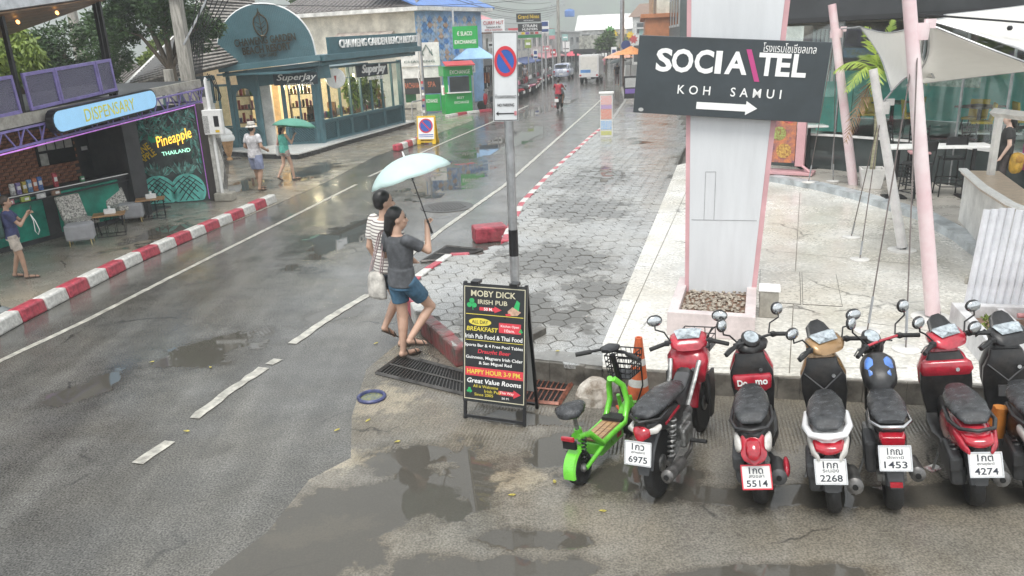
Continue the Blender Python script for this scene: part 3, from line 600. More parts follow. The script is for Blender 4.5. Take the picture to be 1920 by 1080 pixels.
# ---- lounge chairs, ottomans, tables
dots = mat('dotted_fabric', (.62, .6, .54), .8, c2=(.05, .05, .05), scale=34, var=.1)
gold = mat('brass_leg', (.55, .42, .2), .3, metal=.9); grey_f = mat('grey_upholstery', (.36, .36, .37), .85, var=.08, bump=.2, bscale=200); oak = mat('oak_top', (.42, .24, .11), .35, stretch=(1, 9, 1), var=.25)
def lounge(pxy, rz, label):
    g = G(*pxy); r = thing('lounge_chair', label, 'chair', (g.x, g.y, .006), rz, 'patterned chairs on the dispensary terrace')
    bx('seat', dots, r, (0, 0, .36), (.5, .5, .12), bev=.03)
    MB().box((0, 0, 0), (.52, .09, .52)).build('backrest', dots, r, bev=.03, loc=(0, .29, .64), rot=(-.32, 0, 0))
    for sx in (-1, 1):
        for sy in (-1, 1): part('leg', black_m, r, lambda m: m.tube([(sx * .2, sy * .2, .3), (sx * .23, sy * .23, 0)], .014, 6))
lounge((160, 446), rad(60), 'lounge chair with dotted back nearer the filming man'); lounge((236, 417), rad(60), 'lounge chair with dotted back nearer the pineapple wall')
def ottoman(pxy, rz, label):
    g = G(*pxy); r = thing('ottoman', label, 'ottoman', (g.x, g.y, .006), rz, 'grey ottomans on the terrace')
    MB().box((0, 0, .27), (.52, .36, .34)).build('cushion', grey_f, r, bev=.05)
    for sx in (-1, 1):
        for sy in (-1, 1): part('leg', gold, r, lambda m: m.tube([(sx * .18, sy * .15, .25), (sx * .2, sy * .17, 0)], .011, 6))
ottoman((155, 458), rad(20), 'grey ottoman with brass legs nearest the filming man'); ottoman((250, 416), rad(20), 'grey ottoman with brass legs between the two tables')
def tbl(pxy, rz, label, L=.62):
    g = G(*pxy); r = thing('side_table', label, 'table', (g.x, g.y, .006), rz, 'wire frame tables on the terrace')
    bx('table_top', oak, r, (0, 0, .46), (L, .42, .03), bev=.004)
    for z in (.02, .42): part('wire_hoop', black_m, r, lambda m: m.tube([(-.27, -.17, z), (.27, -.17, z), (.27, .17, z), (-.27, .17, z)], .008, 5, closed=True))
    for k in range(4):
        for sy in (-1, 1): part('leg', black_m, r, lambda m: m.tube([(-.27 + .18 * k, sy * .17, .02), (-.27 + .18 * k, sy * .17, .44)], .007, 5))
    return g, r
for pxy, lb, lt in (((212, 442), 'oak topped wire table before the dotted chair', 'white tissue box on the nearer wire table'), ((288, 410), 'oak topped wire table beside the pineapple wall', 'white tissue box on the table by the pineapple wall')):
    g, r = tbl(pxy, rad(22), lb)
    b = thing('tissue_box', lt, 'tissue box', (g.x + .03, g.y, .482), rad(22)); bx('box', white_s, b, (0, 0, .05), (.22, .12, .1), bev=.008); part('tissue', white_s, b, lambda m: m.lathe([(.03, .1), (.02, .12), (.035, .15), (.004, .17)], n=7))
# banded bollard at the frame's edge
g = G(-2, 588); r = thing('bollard', 'black bollard with an orange band at the pavement edge', 'bollard', (g.x, g.y, .004))
part('post', black_m, r, lambda m: m.lathe([(.09, 0), (.09, .03), (.05, .05), (.045, .62), (.02, .66)], n=12), smooth=40); part('band', mat('orange_reflective', (.75, .2, .03), .35), r, lambda m: m.lathe([(.049, .3), (.048, .44)], n=12, cap=False), smooth=40); part('base', mat('rubber_grey', (.2, .22, .22), .6), r, lambda m: m.lathe([(.16, 0), (.15, .05), (.07, .1)], n=12), smooth=30)
# ================================================================== grocery with the arched sign
def atY(x, y, Y):
    d = _f + _R * ((x - 960) / F) - _U * ((y - 540) / F); return CAM + d * (Y / d.y)
teal = mat('teal_paint', (.075, .16, .185), .38, var=.12, scale=2); teal_d = mat('teal_lattice_gap', (.03, .07, .085), .5); white_w = mat('white_wall_paint', (.74, .73, .7), .5, dirt=.25, scale=1.5)
cream = mat('cream_wall', (.7, .66, .56), .55, dirt=.2, scale=1); stone_w = mat('white_terrazzo', (.72, .71, .68), .25, var=.05); blk_tile = mat('black_stone', (.03, .032, .035), .25, var=.3)
glz = glassmat('shop_glass', (.9, .95, .93), .03); gold_d = mat('bronze_letters', (.07, .055, .03), .3, metal=.7); letter_w = mat('letter_white', (.85, .85, .83), .4, var=.02)
K = (-7.06, 29.94); A1 = (-10.25, 29.6); B2 = (-4.81, 36.88); FL = .22
sj = thing('grocery_building', 'teal corner grocery with an arched resort sign on its canopy', 'shop building', (K[0], K[1], 0))
W1 = WF(A1, K, sj); W2 = WF(K, B2, sj); Kp = Vector((K[0], K[1], 0))
pl = px([(425, 292), (500, 298), (560, 299), (600, 288), (650, 272), (700, 258), (778, 235)], .0) + [Vector((-4.9, 38.2, 0)), Vector((-12, 40, 0)), Vector((-12.5, 29, 0))]
MB(Matrix.Translation(-Kp)).prism([(p.x, p.y) for p in pl], 0, FL - .06).build('plinth', blk_tile, sj)
MB(Matrix.Translation(-Kp)).prism([(p.x, p.y) for p in pl], FL - .058, FL).build('plinth_top', stone_w, sj, bev=.01)
def lattice(x0, x1, z0, z1, M, parent):
    f = bx('lattice_panel', teal, parent, ((x0 + x1) / 2, .03, (z0 + z1) / 2), (x1 - x0, .03, z1 - z0), M)
    fr_ = part('panel_frame', teal, f, lambda m: [m.box(((x0 + x1) / 2, 0, z0 + .04), (x1 - x0, .06, .08)), m.box(((x0 + x1) / 2, 0, z1 - .04), (x1 - x0, .06, .08)), m.box((x0 + .03, 0, (z0 + z1) / 2), (.06, .055, z1 - z0 - .16)), m.box((x1 - .03, 0, (z0 + z1) / 2), (.06, .055, z1 - z0 - .16))], M)
    w, h = x1 - x0 - .12, z1 - z0 - .16; n = int((w + h) / .1)
    for k in range(1, n):
        s = k * .1; p = (x0 + .06 + max(0, s - h), z0 + .08 + min(s, h)); q = (x0 + .06 + min(s, w), z0 + .08 + max(0, s - w))
        if abs(p[0] - q[0]) > .05: part('slat', teal_d, f, lambda m: m.tube([(p[0], .006, p[1]), (q[0], .006, q[1])], .014, 4), M)
def mull(x0, x1, z0, z1, xs, M, parent, y=0.0):
    for x in xs: bx('mullion', teal, parent, (x, y, (z0 + z1) / 2), (.07, .09, z1 - z0), M)
    bx('transom', teal, parent, ((x0 + x1) / 2, y, z1), (x1 - x0, .1, .08), M); bx('sill', teal, parent, ((x0 + x1) / 2, y - .03, z0), (x1 - x0, .14, .06), M)
    xx = [x0] + list(xs) + [x1]
    for a, b in zip(xx[:-1], xx[1:]): bx('pane', glz, parent, ((a + b) / 2, y + .01, (z0 + z1) / 2), (b - a - .07, .012, z1 - z0 - .06), M)
for x in (.1, 1.12, 2.02, 3.14): bx('post', teal, sj, (x, 0, 1.6), (.14, .14, 2.8), W1, bev=.01)
bx('corner_post', teal, sj, (.06, -.05, 1.6), (.22, .22, 2.8), W2, bev=.01)
lattice(2.1, 3.06, FL, .98, W1, sj); mull(2.1, 3.06, 1.0, 2.55, (2.58,), W1, sj)
# arched window left of the door
part('arched_frame', teal, sj, lambda m: [m.xz([(.17, 2.5), (.17, 2.06), (.3, 2.06)] + [(.61 - .31 * math.cos(a), 2.06 + .3 * math.sin(a)) for a in [math.pi * k / 10 for k in range(11)]] + [(1.05, 2.06), (1.05, 2.5)], -.03, .03)] + [m.box((.24, 0, 1.5), (.12, .06, 1.12)), m.box((.98, 0, 1.5), (.12, .06, 1.12))], W1)
lattice(.18, 1.05, FL, .95, W1, sj); bx('pane', glz, sj, (.61, .02, 1.55), (.62, .01, 1.2), W1)
lattice(-1.6, 0.02, FL, .95, W1, sj); mull(-1.6, .02, 1.0, 2.5, (-.9, -.3), W1, sj)
# road front
xs2 = [.95, 1.75, 2.6, 3.5, 4.45, 5.5, 6.5]
for a, b in ((.2, 1.3), (1.35, 2.5), (2.55, 3.9), (3.95, 5.5), (5.55, 7.3)): lattice(a, b, FL, 1.0, W2, sj)
mull(.15, 7.35, 1.03, 2.95, xs2, W2, sj)
bx('end_post', teal, sj, (7.38, 0, 1.6), (.14, .2, 2.9), W2)
# canopy: two stepped beams, ribbed fascias, arch
T1 = W1 @ Matrix.Translation((3.3, 0, 3.12)) @ Matrix.Rotation(-.075, 4, 'Y'); T2 = W2 @ Matrix.Translation((0, 0, 3.12)) @ Matrix.Rotation(-.02, 4, 'Y')
bx('canopy_beam', teal, sj, (-1.5, -.3, .0), (3.5, .5, .14), T1, bev=.01); bx('canopy_beam', teal, sj, (-1.5, -.42, .2), (3.62, .7, .2), T1, bev=.01); bx('canopy_beam', teal, sj, (3.9, -.28, .0), (8.5, .5, .14), T2, bev=.01); bx('canopy_beam', teal, sj, (4.0, -.36, .21), (8.8, .74, .22), T2, bev=.01)
bx('canopy_soffit', teal, sj, (1.2, 1.4, -.2), (6, 3, .06), T2); bx('lintel', teal, sj, (-1.2, 0, -.3), (3.4, .1, .5), T1)
rm = MB().box((0, 0, 0), (.035, .03, 1)).mesh('rib'); rm.materials.append(teal)
arch = [(-3.24 + 0, .3)] + [(-1.55 - 1.69 * math.cos(a), .62 + 1.62 * math.sin(a)) for a in [math.pi * k / 28 for k in range(29)]] + [(.14, .3)]
af = part('arch_board', teal, sj, lambda m: m.xz(arch, -.6, -.45), T1)
part('arch_trim', white_s, af, lambda m: m.tube([(p[0], -.53, p[1]) for p in arch], .045, 6), T1)
for k in range(56):
    x = -3.2 + k * .06; h = .62 + 1.62 * math.sqrt(max(0, 1 - ((x + 1.55) / 1.69) ** 2)) - .31
    if h > .25:
        o = bpy.data.objects.new('rib', rm); link(o, af); o.matrix_basis = T1 @ Matrix.Translation((x, -.6, .3 + h / 2)) @ Matrix.Diagonal((.7, 1, h, 1))
ff = bx('fascia_board', teal, sj, (4.3, -.55, .62), (8.0, .1, .6), T2)
for k in range(88):
    o = bpy.data.objects.new('rib', rm); link(o, ff); o.matrix_basis = T2 @ Matrix.Translation((.36 + k * .09, -.6, .62)) @ Matrix.Diagonal((1, .6, .58, 1))
def stext(M, s, h, mt, x, y, z, **kw):
    o = text(s, h, mt, sj, (0, 0, 0), **kw); o.matrix_basis = M @ Matrix.Translation((x, y, z)) @ Matrix.Rotation(rad(90), 4, 'X'); return o
stext(T1, 'CHAWENG GARDEN', .26, gold_d, -1.5, -.66, 1.02, width=2.15, bold=.012, ext=.05); stext(T1, 'BEACH RESORT', .26, gold_d, -1.5, -.66, .72, width=1.7, bold=.012, ext=.05); stext(T1, 'KOH SAMUI', .12, gold_d, -1.5, -.66, .5, width=.6, ext=.04)
lf = [(-1.55 + .24 * math.sin(t_) * (1 - .12 * math.cos(t_)), 1.52 - .36 * math.cos(t_) + (.12 if abs(t_ - math.pi) < .2 else 0)) for t_ in [2 * math.pi * k / 24 for k in range(24)]]
part('leaf_emblem', gold_d, sj, lambda m: m.tube([(p[0], -.66, p[1]) for p in lf], .028, 6, closed=True), T1)
part('leaf_vein', gold_d, sj, lambda m: m.tube([(-1.55, -.66, 1.2), (-1.55, -.66, 2.1)], .018, 5), T1)
for sg in (-1, 1):
    for k in range(3): part('leaf_vein', gold_d, sj, lambda m: m.tube([(-1.55, -.66, 1.26 + k * .14), (-1.55 + sg * .16, -.66, 1.38 + k * .14)], .012, 5), T1)
stext(T2, 'CHAWENG GARDEN BEACH RESORT', .3, letter_w, 4.55, -.66, .66, width=7.2, bold=.015, ext=.05)
def supers(M, x, z, w, y):
    stext(M, 'SuperJay', w * .2, letter_w, x, y, z, width=w, shear=.3, bold=.012, ext=.04); stext(M, 'GREEN GROCER', w * .062, letter_w, x + .1, y, z - w * .16, width=w * .68, ext=.03)
bx('sign_backing', mat('navy_fascia', (.03, .045, .06), .4), sj, (2.55, -.1, 2.62), (1.6, .05, .42), W1); supers(W1, 2.6, 2.66, 1.45, -.16); bx('dark_transom', mat('navy_fascia', (.03, .045, .06), .4), sj, (4.6, -.06, 2.7), (2.9, .03, .46), W2); supers(W2, 4.6, 2.74, 2.2, -.14)  # road-front strip: opaque dark colour standing in for dark reflective upper panes
rs_ = thing('round_sign', 'round white projecting sign with a small red mark by the glass', 'sign', (K[0], K[1], 0)); RS = W2 @ Matrix.Translation((.95, -.35, 2.55)) @ Matrix.Rotation(rad(-62), 4, 'Z')
part('disc', white_s, rs_, lambda m: m.lathe([(.02, -.05), (.36, -.05), (.38, 0), (.36, .05), (.02, .05)], n=28, R=Matrix.Rotation(rad(90), 3, 'X') @ Matrix.Scale(1, 3)), RS, smooth=40)
part('mark', mat('mark_red', (.5, .1, .08), .5), rs_, lambda m: m.xz([(-.05, .1), (0, -.18), (.05, .1)], -.065, -.055), RS); part('bracket', teal, rs_, lambda m: m.tube([(.3, 0, 0), (.62, .3, 0)], .02, 5), RS)
# inside the shop
inn = mat('shop_interior_wall', (.75, .58, .36), .7, var=.1); bx('inner_wall', inn, sj, (-.2, 2.7, 1.6), (3.2, .1, 2.9), W1); bx('inner_wall', inn, sj, (3.9, 3.0, 1.6), (7.6, .1, 2.9), W2); bx('inner_floor', stone_w, sj, (3.5, 1.5, FL + .01), (7, 3, .02), W2); bx('inner_pier', white_w, sj, (1.25, .5, 1.4), (.5, .3, 2.4), W1)
pend = thing('pendant_lamp', 'small warm pendant lamp hanging inside the grocery', 'lamp', W1 @ Vector((2.3, .8, 2.1)) + Kp); part('globe', mat('lamp_glow', (1, .8, .5), .4, emis=2.5, ecol=(1, .75, .4)), pend, lambda m: m.ball((0, 0, 0), (.07, .07, .07)), smooth=60); pl_ = bpy.data.lights.new('pendant_light', 'POINT'); pl_.energy = 90; pl_.color = (1, .78, .5); pl_.shadow_soft_size = .15; po = bpy.data.objects.new('pendant_light', pl_); link(po, pend); po.location = (.35, .5, .2); part('cord', black_m, pend, lambda m: m.tube([(0, 0, .06), (0, 0, .9)], .008, 5))
for q, (x, e) in enumerate(((2.4, 80), (5.4, 80))):  # two made-up pendant lamps, added to brighten the dark road-front bay
    pend = thing('pendant_lamp', 'added warm pendant lamp brightening the road front, %s the corner' % ('nearer' if q == 0 else 'farther from'), 'lamp', W2 @ Vector((x, 1.3, 2.5)) + Kp); part('globe', MATS['lamp_glow'], pend, lambda m: m.ball((0, 0, 0), (.07, .07, .07)), smooth=60); part('cord', black_m, pend, lambda m: m.tube([(0, 0, .06), (0, 0, .4)], .008, 5)); pl_ = bpy.data.lights.new('pendant_light', 'POINT'); pl_.energy = e; pl_.color = (1, .85, .65); pl_.shadow_soft_size = .15; po = bpy.data.objects.new('pendant_light', pl_); link(po, pend); po.location = (0, 0, -.12)
goods = [mat('goods_%d' % k, c, .4, scale=20, var=.3) for k, c in enumerate([(.5, .08, .07), (.6, .55, .5), (.12, .3, .12), (.5, .35, .08), (.1, .12, .25), (.45, .18, .08), (.05, .05, .05), (.55, .2, .25)])]
gm = [MB().box((0, 0, .5), (1, 1, 1)).mesh('item') for _ in goods]
for a, b in zip(gm, goods): a.materials.append(b)
dwood = mat('shelf_wood', (.2, .11, .06), .5)
for q, (M, x, y, w, lab) in enumerate([(W1, .55, .9, 1.2, 'crowded grocery shelf behind the arched window'), (W1, 2.65, .7, 1.0, 'grocery shelf of jars behind the entrance glass'), (W2, 1.3, .6, 1.5, 'grocery shelf behind the corner glass'), (W2, 3.1, .7, 1.6, 'grocery shelf in the middle of the road front'), (W2, 5.6, .7, 2.2, 'grocery shelf at the far end of the road front')]):
    r = thing('display_shelf', lab, 'shelf', M @ Vector((x, y, FL + .02)) + Kp, M.to_euler().z, 'display shelves in the grocery')
    lv = 4 if q < 2 else 2
    for k in range(lv):
        z = .3 + k * .5; b_ = bx('board', dwood, r, (0, 0, z), (w, .35, .03))
        for i in range(int(w / .13)):
            o = bpy.data.objects.new('item', random.choice(gm)); link(o, b_); o.location = (-w / 2 + .08 + i * .13, random.uniform(-.08, .08), z + .016); o.scale = (random.uniform(.07, .12), .1, random.uniform(.12, .36))
    for sx in (-1, 1): bx('upright', dwood, r, (sx * (w / 2 + .02), 0, .3 + lv * .25), (.04, .36, .6 + lv * .5 - .5))
# ------------------------------------------------------------------ foliage
def leafmat(name, a, b):
    return mat(name, a, .45, c2=b, scale=3.5, var=.2, world=True, spec=.35)
lf_dark = leafmat('leaf_dark', (.055, .105, .03), (.018, .045, .014)); lf_mid = leafmat('leaf_mid', (.09, .15, .035), (.03, .065, .018)); lf_lime = leafmat('leaf_lime', (.2, .26, .05), (.08, .13, .025))
bark = mat('bark', (.11, .085, .06), .7, bump=.6, bscale=20, stretch=(3, 3, .5))
def leaves(m, c, r, n, s, droop=0.0, shell=.45):
    c = Vector(c)
    for _ in range(n):
        d = Vector((random.gauss(0, 1), random.gauss(0, 1), random.gauss(0, 1))).normalized(); k = random.uniform(shell, 1) ** .6
        p = c + Vector((d.x * r[0], d.y * r[1], d.z * r[2])) * k
        a = Vector((random.gauss(0, 1), random.gauss(0, 1), random.gauss(0, .7) - droop)).normalized(); b = a.cross(Vector((random.gauss(0, 1), random.gauss(0, 1), random.gauss(0, 1)))).normalized()
        L = s * random.uniform(.7, 1.4); w = L * .4
        m.add([p, p + a * L * .5 + b * w * .5, p + a * L, p + a * L * .5 - b * w * .5], [(0, 1, 2, 3)])
def tree(label, base, h, clumps, mt, n, s, name='broadleaf_tree', r0=.16, droop=0.0):
    base = Vector(base); r = thing(name, label, 'tree', base); tr = MB(); top = Vector((0, 0, h)); tr.tube([(0, 0, 0), (.05, .03, h * .5), top], [r0, r0 * .75, r0 * .4], 8)
    tk = tr.build('trunk', bark, r, smooth=60)
    for c, rr in clumps: part('limb', bark, tk, lambda m: m.tube([(0, 0, h * .55), Vector(c) * .5 + Vector((0, 0, h * .35)), c], [r0 * .5, r0 * .3, .02], 6), smooth=60)
    m = MB(); tot = sum(q[1][0] * q[1][2] for q in clumps)
    for c, rr in clumps:
        k = int(n * rr[0] * rr[2] / tot); c = Vector(c)
        for j in range(9):
            d = Vector((random.gauss(0, 1), random.gauss(0, 1), random.gauss(0, 1))).normalized(); cc = c + Vector((d.x * rr[0], d.y * rr[1], d.z * rr[2])) * .62
            leaves(m, cc, (rr[0] * .48, rr[1] * .48, rr[2] * .42), k // 9, s, droop)
    m.build('crown', mt, r)
    return r
def tr_px(label, Y, blobs, mt, n, s, **kw):
    """crown lobes given by where they stand: (photo x, y, radius px)"""
    pts = [(atY(x, y, Y + random.uniform(-1, 1)), rp * Y / F) for x, y, rp in blobs]; cx_ = sum(p.x for p, _ in pts) / len(pts)
    base = Vector((cx_, Y, 0)); h = max(p.z for p, _ in pts)
    return tree(label, base, h, [((p - base), (q, q, q)) for p, q in pts], mt, n, s, **kw)
tr_px('dense dark tree behind the balcony railing', 27, [(30, 120, 60), (105, 110, 65), (175, 90, 65), (190, 150, 50), (60, 170, 50), (120, 170, 55)], lf_dark, 24000, .14)
tr_px('tall tree overhanging the utility poles', 25, [(245, 20, 50), (215, 55, 45), (310, 20, 50), (355, 30, 40), (300, -40, 60), (230, -30, 60), (375, 75, 28), (395, 45, 26)], lf_dark, 20000, .13)
tr_px('yellow green shrub crown above the tiled roof', 36, [(300, 95, 22), (325, 75, 24), (285, 112, 16), (270, 118, 12)], lf_lime, 3500, .16)
tr_px('green treetop behind the grey tiled roof by the arch', 55, [(580, 2, 24), (610, 10, 22), (650, 4, 20), (560, -10, 20)], lf_mid, 4000, .25)
tr_px('weeping pale green tree under the timber roof', 20, [(20, 90, 40), (50, 110, 30), (5, 130, 35)], lf_lime, 7000, .15, droop=1.6, name='weeping_tree')
for q, x in enumerate((3.6, 4.7, 5.6)):
    r = thing('shop_plant', ['leafy plant inside the glass under the second sign', 'tall leafy plant inside the middle panes', 'leafy plant inside the far panes'][q], 'plant', W2 @ Vector((x, .45, FL + .02)) + Kp, group='plants in the grocery window'); m = MB(); leaves(m, (0, 0, 1.75), (.32, .22, .7), 260, .26, droop=1.4, shell=.1); m.build('foliage', lf_lime, r); part('pot', white_s, r, lambda m: m.lathe([(.12, 0), (.17, .35), (.15, .35)], n=12)); part('stem', bark, r, lambda m: m.tube([(0, 0, .3), (0, 0, 1.6)], .025, 6))
# ------------------------------------------------------------------ tiled roofs of the resort behind
tile_l = mat('roof_tile_pale', (.34, .31, .28), .6, var=.3, scale=9); tile_d = mat('roof_tile_dark', (.09, .085, .08), .6, var=.3, scale=9)
resort = thing('resort_hall', 'half timbered resort hall with steep striped tile roofs', 'building', (-12, 33, 0)); RO_ = Vector((-12, 33, 0))
def roof(P0, P1, P2, P3, n, parent):
    """P0-P1 eave, P3-P2 ridge; pale tile courses over a dark deck"""
    P0, P1, P2, P3 = [Vector(p) - RO_ for p in (P0, P1, P2, P3)]; nn = (P1 - P0).cross(P3 - P0).normalized()
    d = MB().add([P0, P1, P2, P3] + [p - nn * .12 for p in (P0, P1, P2, P3)], [(0, 1, 2, 3), (7, 6, 5, 4), (0, 4, 5, 1), (1, 5, 6, 2), (2, 6, 7, 3), (3, 7, 4, 0)]).build('roof_plane', tile_d, parent)
    for k in range(n):
        a, b = (k + .1) / n, (k + .72) / n; q = [P0.lerp(P3, a), P1.lerp(P2, a), P1.lerp(P2, b), P0.lerp(P3, b)]; up = nn * .05
        MB().add([p + nn * .004 for p in q] + [q[0] + up, q[1] + up, q[2] + up * .3, q[3] + up * .3], [(4, 5, 6, 7), (0, 1, 5, 4), (1, 2, 6, 5), (3, 0, 4, 7), (2, 3, 7, 6)]).build('tile_course', tile_l, d)
    MB().tube([P3, P2], .09, 6).build('ridge_cap', white_w, d); MB().tube([P0, P3], .08, 6).build('verge_board', white_w, d)
    return d
def q_(x, y, Y): return atY(x, y, Y)
roof(q_(232, 165, 27), q_(340, 135, 26), q_(345, 55, 33), q_(325, 72, 34), 22, resort)
roof(q_(336, 142, 26.5), q_(445, 118, 29), q_(490, -40, 34), q_(385, -60, 32), 30, resort)
roof(q_(205, 180, 33), q_(268, 128, 33), q_(228, 100, 38), q_(195, 120, 38), 14, resort)
wl = [q_(255, 240, 27.2), q_(352, 240, 26.6), q_(412, 240, 28.4)]
for v_ in wl: v_.z = 0
for a, b, z1 in ((wl[0], wl[1], 2.65), (wl[1], wl[2], 2.85)):
    M = WF(a, b, resort); L = (b.xy - a.xy).length
    bx('wall', white_w, resort, (L / 2, .1, z1 / 2), (L, .1, z1), M)
    for k in range(int(L / .45) + 1): bx('timber_stud', teal, resort, (k * .45, .02, z1 - .45), (.07, .08, .9), M)
    bx('eave_board', teal, resort, (L / 2, -.02, z1 - .03), (L, .14, .16), M)
    for k in range(int(L / .95)): part('timber_arch', teal, resort, lambda m: m.xz([(.45 + k * .95 - .38 * math.cos(a_), z1 - .95 + .38 * math.sin(a_)) for a_ in [math.pi * i / 10 for i in range(11)]], -.06, .0), M)
# ------------------------------------------------------------------ poles and wires
conc = mat('pole_concrete', (.36, .34, .3), .6, var=.25, stretch=(3, 3, .4), dirt=.5)
def pole(name, label, x, y, Y, z1, w, cat='utility pole'):
    p = atY(x, y, Y); r = thing(name, label, cat, (p.x, Y, 0)); m = MB(); m.rings([[Vector((sx * w * k, sy * w * k, z)) for sx, sy in ((-1, -1), (1, -1), (1, 1), (-1, 1))] for z, k in ((0, 1.1), (z1, .75))]); m.build('shaft', conc, r, bev=.015); return r
up1 = pole('utility_pole', 'tall square concrete utility pole behind the truss', 344, 90, 23.5, 8.5, .17)
arm = part('cross_arm', white_s, up1, lambda m: m.box((.75, -.2, 5.2), (2.2, .1, .12))); part('brace', grey_steel, up1, lambda m: m.box((.55, -.16, 4.55), (.05, .05, 1.6), R=Matrix.Rotation(.62, 3, 'Y')))
for k in range(4): part('insulator', white_s, up1, lambda m: m.lathe([(.02, 5.26), (.045, 5.3), (.02, 5.34), (.045, 5.38), (.02, 5.44)], c=(.1 + .45 * k, -.2, 0), n=8))
for k in range(7):
    part('cable', black_m, up1, lambda m: m.tube([(.28 + .035 * k, -.12 - .02 * (k % 3), .5), (.27 + .035 * k, -.12, 3.2), (.3 + .06 * k, -.14, 4.0), (.5 + .12 * k, -.2, 4.6), (.7 + .16 * k, -.2, 5.2)], .014, 5), smooth=60)
pole('short_pole', 'short weathered post beside the tall utility pole', 318, 150, 23, 3.25, .14, 'post'); pole('utility_pole', 'distant concrete pole framed by the balcony trees', 148, 90, 30, 6.0, .17)
mp_ = G(428, 376); r = thing('meter_pole', 'white painted pole with a meter box on a concrete foot', 'utility pole', (mp_.x - .12, mp_.y, .004))
MB().box((.06, 0, .11), (.46, .36, .22)).build('foot', beige_c, r, bev=.03); post_w = mat('post_white_worn', (.58, .57, .53), .5, dirt=.9, scale=5)
for x, h, w in ((-.08, 2.5, .09), (.1, 2.1, .1)): bx('shaft', post_w, r, (x, 0, h / 2 + .1), (w, .1, h))
part('conduit', white_s, r, lambda m: m.tube([(.02, -.06, .2), (.02, -.06, 3.0), (.05, -.06, 3.05)], .045, 8), smooth=60)
mbx = bx('meter_box', white_s, r, (.1, -.14, 2.0), (.46, .18, .6), bev=.015); bx('meter_window', black_m, mbx, (.2, -.232, 2.02), (.12, .004, .26)); bx('notice', mat('notice_print', (.6, .6, .58), .5, scale=60, c2=(.06, .06, .06)), mbx, (-.06, -.233, 1.95), (.14, .004, .42)); bx('sticker', yp, mbx, (.2, -.234, 1.78), (.1, .004, .06))
for k in range(4): part('wire', black_m, r, lambda m: m.tube([(.06 + .03 * k, -.05, .3), (.2 + .03 * k, -.08, .9), (.08 + .03 * k, -.05, 1.6)], .008, 5), smooth=60)
for k in range(4): part('wire', black_m, r, lambda m: m.tube([(.04, -.06, 3.02), (.1 + .05 * k, -.06, 3.16 - .02 * k), (.2 + .05 * k, -.05, 2.9 - .1 * k), (.18 + .04 * k, -.05, 2.5)], .012, 5), smooth=60)
ic = G(431, 300, .1); r = thing('ice_cream_cone', 'giant ice cream cone model beside the meter pole', 'ice cream model', (ic.x, ic.y, .1)); 
part('cone', mat('wafer', (.55, .33, .17), .6, bump=.5, bscale=40), r, lambda m: m.lathe([(.1, 0), (.1, .06), (.05, .1), (.13, .3), (.21, .66), (.23, .68)], n=16), smooth=40); part('scoop', white_s, r, lambda m: m.lathe([(.25, .66), (.27, .74), (.24, .84), (.2, .86), (.21, .93), (.14, 1.02), (.05, 1.08), (.01, 1.12)], n=16), smooth=60)
# overhead wires along the street
for k, (a, b, sag) in enumerate([((385, 5, 23.5), (1160, -30, 60), .6), ((380, -14, 23.5), (1160, -60, 60), .5)]):
    p, q = atY(*a), atY(*b); pts = [p.lerp(q, i / 12) + Vector((0, 0, -sag * 4 * (i / 12) * (1 - i / 12))) for i in range(13)]
    prop(MB().tube(pts, .012, 5).build('overhead_wire', black_m), 'overhead wire strung %s along the street' % ('low' if k == 0 else 'high'), 'wire')
